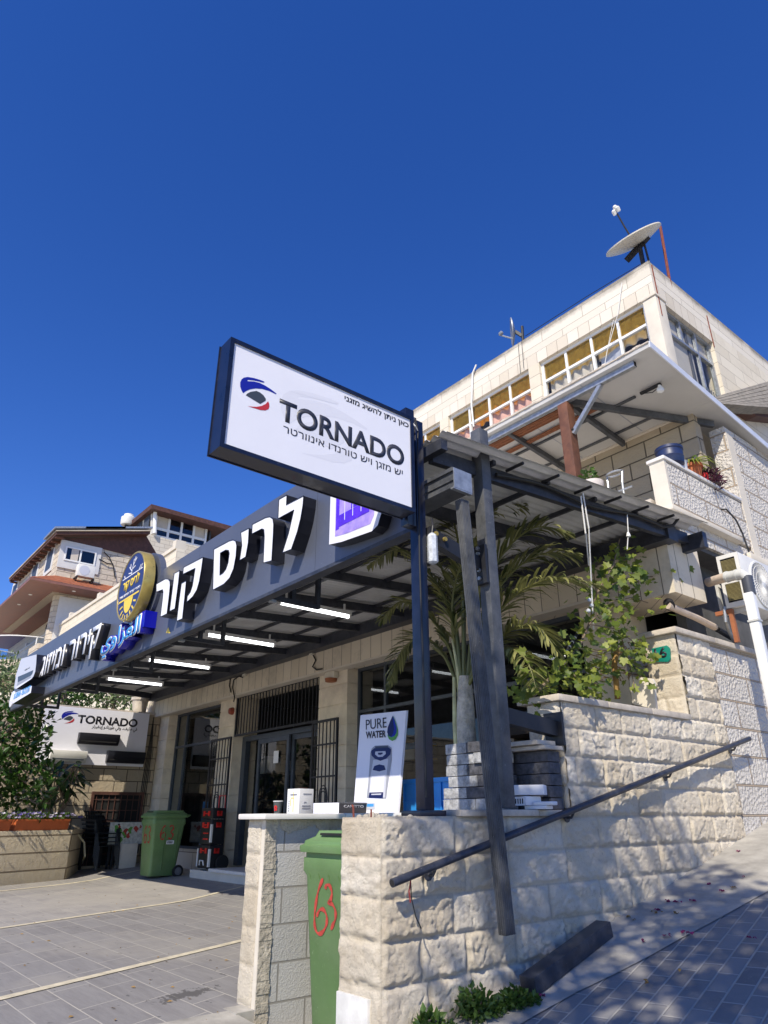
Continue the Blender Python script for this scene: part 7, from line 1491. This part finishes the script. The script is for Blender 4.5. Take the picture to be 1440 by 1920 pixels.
# lower floor
zl0 = zs - .5; lb0 = zs - 3.6
hpart('lower_wall', 'house_stone_smooth', lambda q: (q.box(hx - .4, hx, hy + .9, yR + 3, lb0 - 6, zl0), q.box(hx - 15, hx - .4, hy + 1.4, hy + 1.6, lb0 - 6, zl0)))
hpart('round_column', 'house_stone', lambda q: q.lathe((hx - .55, hy + .75, lb0 - 1), [(.55, 0), (.55, zl0 - lb0 + 1)], 24))
sh0, sh1 = hp(104, 1118, .02), hp(145, 1130, .02); hpart('roller_shutter', 'shutter_white', lambda q: q.box(hx + .001, hx + .05, sh0.y + .2, sh1.y + .6, lb0 - .1, zl0 - .15))
gx0 = hx - 6.5
hpart('balcony_base', 'house_stone', lambda q: (q.lathe((hx - 3.8, hy + .3, lb0 - .9), [(2.2, 0), (2.35, .5), (2.35, .9)], 32), ))
hpart('glass_railing', 'rail_glass', lambda q: q.add([Vector((hx - 3.8 + 2.3 * math.cos(t_), hy + .3 + 2.3 * math.sin(t_), z)) for t_ in np.linspace(-math.pi, 0.25, 20) for z in (lb0 + .05, lb0 + 1.15)], [(2 * i, 2 * i + 2, 2 * i + 3, 2 * i + 1) for i in range(19)]))
hpart('railing_top', 'white_frame', lambda q: (q.tube([Vector((hx - 3.8 + 2.3 * math.cos(t_), hy + .3 + 2.3 * math.sin(t_), lb0 + 1.17)) for t_ in np.linspace(-math.pi, 0.25, 20)], .03, 6), [q.tube([Vector((hx - 3.8 + 2.3 * math.cos(t_), hy + .3 + 2.3 * math.sin(t_), z)) for z in (lb0, lb0 + 1.17)], .03, 6) for t_ in (-2.2, -1.1, -.1)]))
hpart('balcony_door', 'house_glass', lambda q: q.box(hx - 6, hx - 1.4, hy + 1.36, hy + 1.39, lb0, zl0 - .2))
hpart('corner_wall', 'house_stone', lambda q: q.box(hx - 1.5, hx + .1, hy - .2, hy + 3.2, lb0 - 8, lb0 + .55))
hac = hp(158, 1072, .3)
t = thing('air_conditioner', 'small white air conditioner under the window of the hillside house', 'air conditioner', (hx + .4, hac.y, hac.z - .4)); q = MB(); q.box(hx + .3, hx + .68, hac.y - .42, hac.y + .42, hac.z - .36, hac.z + .26); q.build('casing', 'ac_white', t, bevel=.03); q = MB(); q.lathe((hx + .681, hac.y - .1, hac.z - .05), [(.25, 0), (.25, .01), (0, .012)], 20, (1, 0, 0)); q.build('fan_grille', 'print_lightgrey', t)
q = MB(); [q.beam((hx + .05, hac.y + s, hac.z - .42), (hx + .72, hac.y + s, hac.z - .42), .06, .06) for s in (-.4, .4)]; [q.beam((hx + .05, hac.y + s, hac.z - .95), (hx + .7, hac.y + s, hac.z - .45), .05, .05) for s in (-.4, .4)]; q.build('bracket', 'bracket_steel', t)
t = thing('house_cable', 'thin drooping cables on the wall of the hillside house', 'cable', hp(200, 1060, .1)); q = MB(); q.tube([hp(195, 1035, .1), hp(205, 1045, .1), hp(212, 1060, .1), hp(216, 1085, .1)], .03, 4); q.tube([hp(186, 1048, .1), hp(200, 1056, .1), hp(212, 1058, .1)], .03, 4); q.build('cable_run', 'cable_black', t)
for i, (px, l) in enumerate(((168, 'left solar panel lying along the house roof edge'), (222, 'right solar panel lying along the house roof edge'))):
    p = hp(px, 987, .2); t = thing('solar_panel', l, 'solar panel', p, 'solar panels on the hillside house'); HL = 1.7; sl_ = (rl.z + .12 - zt2) / (rl.y - hy + .45); zr = zt2 + .24 + (p.y - hy + .45) * sl_; q = MB(); q.prism([(hx + .6, p.y - HL, zr - HL * sl_), (hx + .6, p.y + HL, zr + HL * sl_), (hx + .6, p.y + HL, zr + HL * sl_ + .1), (hx + .6, p.y - HL, zr - HL * sl_ + .1)], (-2, 0, 0)); q.build('panel', 'galvanised', t)

# glazed house behind
GC = at_d(290, 1000, 44); gx_, gy_ = GC.x, GC.y
gh = thing('glazed_house', 'cream stone house with white glazed veranda and dark sloping roof behind', 'house', (gx_, gy_, 0)); gp = lambda px, py, dx=0: at_x(px, py, gx_ + dx); gq = lambda px, py, dy=0: at_y(px, py, gy_ + dy)
gpart = lambda n, m, f, par=None: part(n, m, f, par or gh)
zb_ = gp(290, 1003).z; ye = gp(392, 1020).y; y0w = gp(283, 1000).y
gpart('stone_wall', 'house_stone_smooth', lambda q: (q.box(gx_ - .5, gx_, gp(262, 1010).y, ye + 12, zb_ - 14, zb_ - .05),))
wt0, wt1 = gp(298, 960, .02), gp(391, 983, .02)
o = gpart('veranda_frame', 'white_frame', lambda q: ([q.box(gx_ - .3, gx_ - .2, y - .07, y + .07, zb_, wt0.z) for y in np.linspace(wt0.y, wt1.y, 5)], [q.box(gx_ - .29, gx_ - .205, wt0.y, wt1.y, z - .08, z + .08) for z in (zb_ + .05, zb_ + (wt0.z - zb_) * .36, wt0.z)]))
gpart('upper_pane', 'blind_beige', lambda q: [q.box(gx_ - .26, gx_ - .24, a, e, zb_ + (wt0.z - zb_) * .38, wt0.z - .05) for a, e in ((wt0.y + .1, wt0.y + (wt1.y - wt0.y) * .24), (wt0.y + (wt1.y - wt0.y) * .76, wt1.y - .1))], o); gpart('glass_pane', 'house_glass', lambda q: q.box(gx_ - .255, gx_ - .245, wt0.y + (wt1.y - wt0.y) * .25, wt0.y + (wt1.y - wt0.y) * .75, zb_ + (wt0.z - zb_) * .38, wt0.z - .05), o); gpart('lower_pane', 'house_glass', lambda q: q.box(gx_ - .256, gx_ - .246, wt0.y, wt1.y, zb_ + .1, zb_ + (wt0.z - zb_) * .34), o)
gpart('room', 'print_slate', lambda q: (q.box(gx_ - 3, gx_ - 2.9, wt0.y - 1, ye + 9, zb_, wt0.z + .5), q.box(gx_ - 3, gx_ - .35, wt1.y + .3, wt1.y + .4, zb_, wt0.z)))
gpart('roof', 'dark_eave', lambda q: q.prism([gp(284, 945, .6), gp(284, 953, .6), gp(440, 997, .6), gp(440, 988, .6)], (-5, 0, 0)))
gpart('side_cladding', 'shutter_white', lambda q: q.prism([gp(285, 950, -.1), gp(285, 1000, -.1), gp(285, 1000, -.1) + Vector((-7, 0, 0)), gp(285, 950, -.1) + Vector((-7, 0, 0))], (0, .3, 0)))
gpart('side_window', 'print_slate', lambda q: [q.box(gx_ - 1.2 - 1.3 * i, gx_ - .3 - 1.3 * i, gp(285, 960, -.1).y - .03, gp(285, 960, -.1).y - .002, zb_ + .2, zb_ + 1.9 - .25 * i) for i in range(3)])
gpart('downpipe', 'white_frame', lambda q: q.tube([gp(291, 960, .15), gp(290, 1000, .15)], .12, 8))
t = thing('water_tank', 'small white water tank on the roof of the hillside house', 'water tank', gp(239, 985, -2)); p = gp(239, 985, -3); q = MB(); q.lathe(p, [(.4, 0), (.45, .1), (.45, .5), (.3, .62), (.3, .72), (0, .74)], 16); q.build('tank', 'ac_white', t, smooth=True, angle=40)
# neighbour's stone parapet in front of the houses
pw_ = thing('garden_wall', 'long pale stone parapet wall rising between the fascia and the houses', 'wall', at_y(120, 1180, 8.5)); q = MB(); YW = 8.5; z1_ = at_y(217, 1100, YW).z; xL, xR = at_y(-60, 1286, YW).x, at_y(330, 1040, YW).x
q.box(xL, xR, YW, YW + .3, -3, z1_ - .12); q.build('wall_body', 'upper_stone', pw_); n = 9
for i in range(n):
    a = xL + (xR - xL) * i / n; e = xL + (xR - xL) * (i + 1) / n; q = MB(); q.box(a, e - .02, YW - .05, YW + .35, z1_ - .118, z1_ + .02); q.build('coping', 'white_plaster', pw_)
    q = MB(); q.box(e - .3, e - .02, YW - .04, YW + .32, z1_ + .021, z1_ + .22); q.build('stub_pier', 'white_plaster', pw_)

# ================================================================== WEEDS AND LITTER ON THE LANE
for i, (px, py, r, n, l) in enumerate(((893, 1890, .105, 260, 'largest green weed clump at the wall foot'), (966, 1893, .07, 150, 'green weed clump at the lower end of the fallen beam'), (802, 1908, .06, 50, 'small nettle-like weed below the rail end'))):
    c = at_x(px, py, WX + .10) if i != 1 else at_x(px, py, WX + .2); c.z = S(c.y) + .01 if i < 2 else c.z - .06
    t = thing('weed', l, 'weed', c, 'weeds at the wall foot'); q = MB(); leaves(q, c + Vector((0, 0, r * .5)), r, n * 2, .036 if i < 2 else .05, .6, (1, 1.1, .8), seed=50 + i, shell=.3); leaves(q, c + Vector((.05, .09, r * .3)), r * .6, n, .03, .6, (1, 1.2, .7), seed=80 + i); q.build('foliage', 'leaf_weed', t)
    q = MB(); [q.tube([c, c + Vector((random.uniform(-.05, .05), random.uniform(-.05, .05), r))], .004, 4) for k in range(7)]; q.build('stem', 'bark', t)
rg = random.Random(33); q = MB(); q2 = MB()
spots = [(1080, 1715), (1118, 1748), (1190, 1730), (1250, 1700), (1300, 1748), (1272, 1700), (1375, 1665), (1385, 1600), (1340, 1668), (1202, 1775), (1115, 1795), (1008, 1868), (1298, 1698), (1265, 1716), (1185, 1728), (1230, 1715)]
for px, py in spots + [(rg.uniform(1000, 1430), rg.uniform(1600, 1860)) for _ in range(8)]:
    c = at_s(px + rg.gauss(0, 4), py + rg.gauss(0, 4)); c.z += .012; qq = q if rg.random() < .62 else q2
    for k in range(rg.randint(2, 5)):
        a = rg.uniform(0, 6.28); s = rg.uniform(.009, .02); d = Vector((math.cos(a), math.sin(a), 0)) * s; e_ = Vector((-d.y, d.x, 0)) * .7; p = c + Vector((rg.gauss(0, .012), rg.gauss(0, .012), rg.uniform(0, .008)))
        qq.add([p - d, p + e_ + Vector((0, 0, .012)), p + d, p - e_ + Vector((0, 0, .010))], [(0, 1, 2, 3)])
tag(q.build('fallen_petals', 'petal'), kind='stuff'); tag(q2.build('fallen_leaves', 'dry_leaf'), kind='stuff')
q = MB(); rg = random.Random(61)
for k in range(70):
    c = at_z(rg.uniform(0, 455), 1660 + 255 * rg.random() ** 1.3, GZ); c.z = G(c.x, c.y) + .006; a = rg.uniform(0, 6.28); s_ = rg.uniform(.006, .022); d = Vector((math.cos(a), math.sin(a), 0)) * s_; e_ = Vector((-d.y, d.x, 0)) * .5
    q.add([c - d, c + e_ + Vector((0, 0, .006)), c + d, c - e_], [(0, 1, 2, 3)])
tag(q.build('ground_litter', 'dry_leaf'), kind='stuff')
# street trees on the other side of the lane (behind the camera): their crowns shade the lane and the foot of the wall

rgt = random.Random(90); bl2 = []
for k in range(30):
    a_ = rgt.uniform(0, 6.28); r_ = rgt.random() ** .5; bl2.append((Vector((1.55 + 2.1 * r_ * math.cos(a_), -1.05 + 1.5 * r_ * math.sin(a_), 5.2 + rgt.uniform(-.5, .7))), rgt.uniform(.34, .62)))
tree('street_tree', 'leafy street tree on the lane behind the viewer, shading the lane', 'tree', (2.6, -3.2, S(-3.2)), (1.2, -1.2, 4.6), bl2, 'leaf_dark', .12, n=210, trunk_r=.13)

# ------------------------------------------------------------------ loose pieces of a part become parts of their own
def explode(o):
    me = o.data; n = len(me.vertices); par = list(range(n))
    def find(i):
        while par[i] != i: par[i] = par[par[i]]; i = par[i]
        return i
    for f in me.polygons:
        v = f.vertices; r0 = find(v[0])
        for w_ in v[1:]: par[find(w_)] = r0
    comp = {}
    for i in range(n): comp.setdefault(find(i), []).append(i)
    if len(comp) < 2 or len(comp) > 40: return
    first = True; bm0 = bmesh.new(); bm0.from_mesh(me)
    for idx in comp.values():
        keep = set(idx); bm = bm0.copy(); bm.verts.ensure_lookup_table(); bmesh.ops.delete(bm, geom=[v for v in bm.verts if v.index not in keep], context='VERTS')
        if first: m2 = me; bm.to_mesh(me); first = False
        else:
            m2 = me.copy(); bm.to_mesh(m2); c_ = o.copy(); c_.data = m2; C.objects.link(c_)
        bm.free()
    bm0.free()
SPLIT = {'sill_wall', 'latch', 'end_cap', 'rafter_end', 'front_rail', 'bolt', 'plate_bolt', 'soffit_spot', 'wall_cable', 'coupling', 'feed_head', 'bracket', 'front_pier', 'front_ladder', 'trim_bar', 'table_leg', 'rebar_stub', 'window_head', 'downpipe', 'upper_pane', 'side_window', 'bead', 'string', 'paint_smear', 'cord', 'thin_cable', 'leaf_sheath', 'pipe_wrap', 'cable_run', 'balcony_back_wall', 'roof_edge', 'hub', 'soffit', 'door_frame', 'railing_top', 'room', 'recess', 'stripe', 'slots', 'dispenser_tray', 'sheet_screw', 'lower_wall', 'upper_wall', 'corner_band', 'side_wall', 'spray_number', 'rib', 'wheel'}
for o in [o for o in SC.objects if o.type == 'MESH' and o.parent is not None and not o.children and o.name.split('.')[0] in SPLIT]: explode(o)
